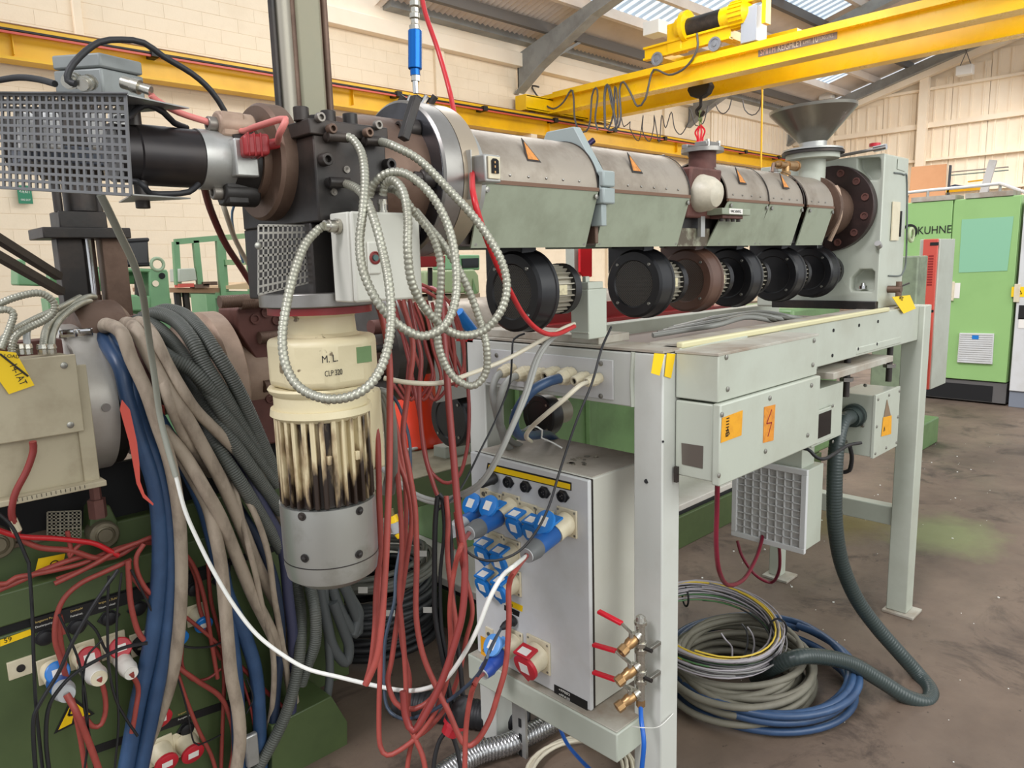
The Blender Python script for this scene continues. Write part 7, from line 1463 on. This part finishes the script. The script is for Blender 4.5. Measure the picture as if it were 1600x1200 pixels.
yc_ = thing('yellow_plug', 'small yellow and grey plug dangling over the cable heap', 'plug', P(618, 825, d=1.8))
for a_, b_, r, m_ in (((611, 795), (613, 806), .006, mat('dirty_brass_cable', (110, 100, 60), .5)), ((613, 806), (617, 816), .012, tagd), ((617, 816), (622, 832), .013, gpl2), ((622, 832), (627, 838), .011, tagd)): MB().cyl(P(*a_, d=1.8), P(*b_, d=1.8), r, n=12).build('plug_part', m_, yc_)
for i in range(3):
    cable('dark_grey_hose', ('left', 'middle', 'right')[i]+' dark grey hose bending over behind the motor terminal box', 'hose', pp([(578+i*5, 612, 1.5), (590+i*6, 612, 1.5), (602+i*5, 640, 1.52), (606+i*5, 690, 1.55), (606+i*5, 740, 1.6), (600+i*6, 770, 1.65)]), .0075, grey2)
# cables over the green base at the lower left
gL = 'red cables over the green base'
lefts = [
 ([(-10, 826), (30, 838), (80, 841), (120, 845), (150, 850), (185, 868)], 2.1, .0068, redb, 'brightest red cable from the left edge over the slide bed'),
 ([(20, 835), (60, 855), (110, 860), (150, 872), (185, 868), (215, 850), (240, 840)], 2.12, .0075, redc, 'thick red cable running along the slide bed'),
 ([(-10, 925), (30, 908), (70, 890), (110, 875), (135, 868)], 2.14, .0075, redc, 'thick red cable on the base edge rising from the left'),
 ([(-10, 912), (10, 912), (25, 902), (50, 898), (90, 890), (130, 880), (170, 862), (210, 850), (245, 848)], 2.13, .0065, redc, 'long red cable lying along the base edge'),
 ([(85, 912), (115, 898), (150, 880), (180, 862), (215, 848), (245, 838), (270, 850), (300, 880), (318, 930), (330, 1000), (340, 1060)], 2.1, .0065, redc, 'red cable arching over the blue hoses down to the base'),
 ([(88, 905), (130, 890), (160, 876), (200, 852), (240, 846), (280, 860), (305, 900), (312, 950), (330, 1000), (345, 1030)], 2.12, .006, redc, 'lower red cable arching behind the beige hose'),
 ([(205, 875), (160, 895), (125, 912), (100, 935), (88, 965), (86, 1000), (95, 1030), (104, 1060)], 2.08, .0068, redc, 'red cable bending down to the pale blue plug'),
 ([(100, 990), (92, 960), (96, 1010), (110, 1080), (125, 1150), (135, 1215)], 2.1, .0065, redc, 'red cable passing behind the pale blue plug'),
 ([(105, 830), (110, 855), (108, 870), (125, 850), (150, 850), (170, 862)], 2.12, .006, redc, 'red cable making a small loop beside the yellow Q tag'),
 ([(200, 875), (204, 940), (215, 985), (225, 1000)], 2.06, .0075, redc, 'red cable dropping to the open beige socket'),
 ([(205, 900), (235, 935), (270, 950), (310, 980), (345, 1010)], 2.1, .0055, redc, 'red cable slanting behind the blue hoses'),
 ([(225, 850), (213, 870), (215, 895), (228, 920), (240, 930)], 2.06, .0065, redc, 'short red cable curl at the top of the blue hoses'),
 ([(325, 880), (330, 940), (345, 1000), (350, 1060), (348, 1130), (345, 1210)], 2.12, .006, redc, 'red cable hanging straight behind the beige hoses'),
 ([(252, 990), (260, 1020), (275, 1040), (310, 1065), (345, 1090), (362, 1130), (365, 1170), (358, 1215)], 2.09, .0075, redc, 'orange red cable curving over the lower socket row'),
 ([(255, 1000), (264, 1025), (275, 1045), (290, 1090), (310, 1140), (330, 1180), (340, 1215)], 2.11, .006, redc, 'red cable straight down to the lower right sockets'),
 ([(285, 1010), (285, 1040), (300, 1062), (325, 1060), (345, 1045)], 2.1, .0045, redd, 'dark red cable swag on the socket panel'),
 ([(345, 1000), (362, 1028), (380, 1045), (410, 1075), (445, 1110), (462, 1150), (462, 1215)], 2.09, .0068, redd, 'red cable arching down in front of the corrugated hoses'),
 ([(378, 1060), (390, 1100), (398, 1140)], 2.08, .004, redd, 'short red cable above the metal connector'),
]
for l, y_, r, m_, lb in lefts: cable('red_cable', lb, 'cable', [P(a_, b_, y=y_) for a_, b_ in l], r, m_, gL, n=9)
cable('red_cable', 'thick red cable coming out of the pale blue plug', 'cable', [e1]+[P(a_, b_, y=1.98) for a_, b_ in ((118, 1110), (135, 1150), (150, 1190), (160, 1220))], .0085, redc, gL, n=10)
cable('red_cable', 'red cable looping below the first white plug', 'cable', [e2]+[P(a_, b_, y=2.02) for a_, b_ in ((163, 1080), (165, 1110), (158, 1132), (145, 1135), (132, 1120))], .0065, redc, gL)
cable('red_cable', 'red cable dropping from the tapered white plug', 'cable', [e3]+[P(a_, b_, y=2.04) for a_, b_ in ((216, 1075), (212, 1110), (206, 1145))], .0068, redc, gL)
wires = [
 ([(45, 880), (50, 950), (53, 1040), (56, 1100), (62, 1160), (68, 1215)], 1.98, .004, 'black wire hanging straight at the far left over the tape'),
 ([(185, 890), (150, 940), (115, 1000), (92, 1050), (62, 1100), (52, 1130), (56, 1215)], 1.96, .005, 'black cable slanting from the red cables to the lower left'),
 ([(230, 1005), (200, 1010), (170, 1022), (120, 1050), (90, 1080), (75, 1110), (72, 1160), (78, 1215)], 1.96, .005, 'black cable curving left from the blue hoses'),
 ([(92, 960), (110, 1000), (125, 1040), (135, 1100), (137, 1160), (130, 1215)], 2.0, .003, 'thin black wire behind the pale blue plug'),
 ([(170, 900), (168, 960), (170, 1040), (180, 1090), (195, 1120), (215, 1150)], 2.0, .0035, 'thin black wire between the white plugs'),
 ([(190, 895), (183, 960), (182, 1060), (185, 1130), (178, 1215)], 2.0, .003, 'thin black wire left of the blue hoses'),
 ([(135, 970), (150, 985), (162, 1010), (168, 1020)], 2.04, .0035, 'short black wire above the first red socket'),
 ([(160, 1000), (135, 1030), (130, 1090), (140, 1150), (150, 1215)], 2.0, .003, 'thin black wire crossing the first white plug'),
 ([(205, 890), (225, 930), (240, 960)], 2.05, .003, 'thin black wire under the cable curl'),
 ([(275, 1006), (300, 1012), (330, 1010), (345, 1004)], 2.08, .0035, 'black wire crossing between the beige hoses'),
 ([(268, 1030), (290, 1100), (303, 1160), (320, 1160), (345, 1148)], 2.08, .0025, 'thin black wire drooping over the lower label strip'),
 ([(385, 1060), (395, 1090), (385, 1115)], 2.06, .0025, 'thin black wire beside the metal connector'),
 ([(-5, 800), (20, 825), (45, 880)], 1.98, .004, 'black wire entering from the left edge above the slide bed'),
]
for l, y_, r, lb in wires: cable('black_wire', lb, 'wire', [P(a_, b_, y=y_) for a_, b_ in l], r, blkr, 'black wires over the green base', n=6)
# cables lying inside the main frame
for k in range(5):
    cable('grey_floor_cable', ('first', 'second', 'third', 'fourth', 'fifth')[k]+' grey cable from the front in the loose run inside the frame', 'cable', [P(1020+8*k, 524-3*k, z=1.36), P(1070+8*k, 516-4*k, z=1.37), P(1120, 508-3*k, z=1.385), P(1165+6*k, 496-2*k, z=1.39), P(1200+10*k, 500-1*k, z=1.37), P(1230+8*k, 508-2*k, z=1.33)], .0085, grey2 if k % 2 else grey1, 'grey cables lying inside the machine frame')
tray = MB().box((1.64, 1.1, 1.31), (3.3, 1.7, 1.325)).build('inner_tray', mat('brown_dusty_tray', (120, 108, 98), .7), fr)

# ---------------------------------------------------------------- names of the setting's trims
_n = 2
for o in list(bpy.data.objects):
    if o.name.startswith(('wall_back_', 'wall_right_')):
        o.name = 'trim_%d' % _n; _n += 1
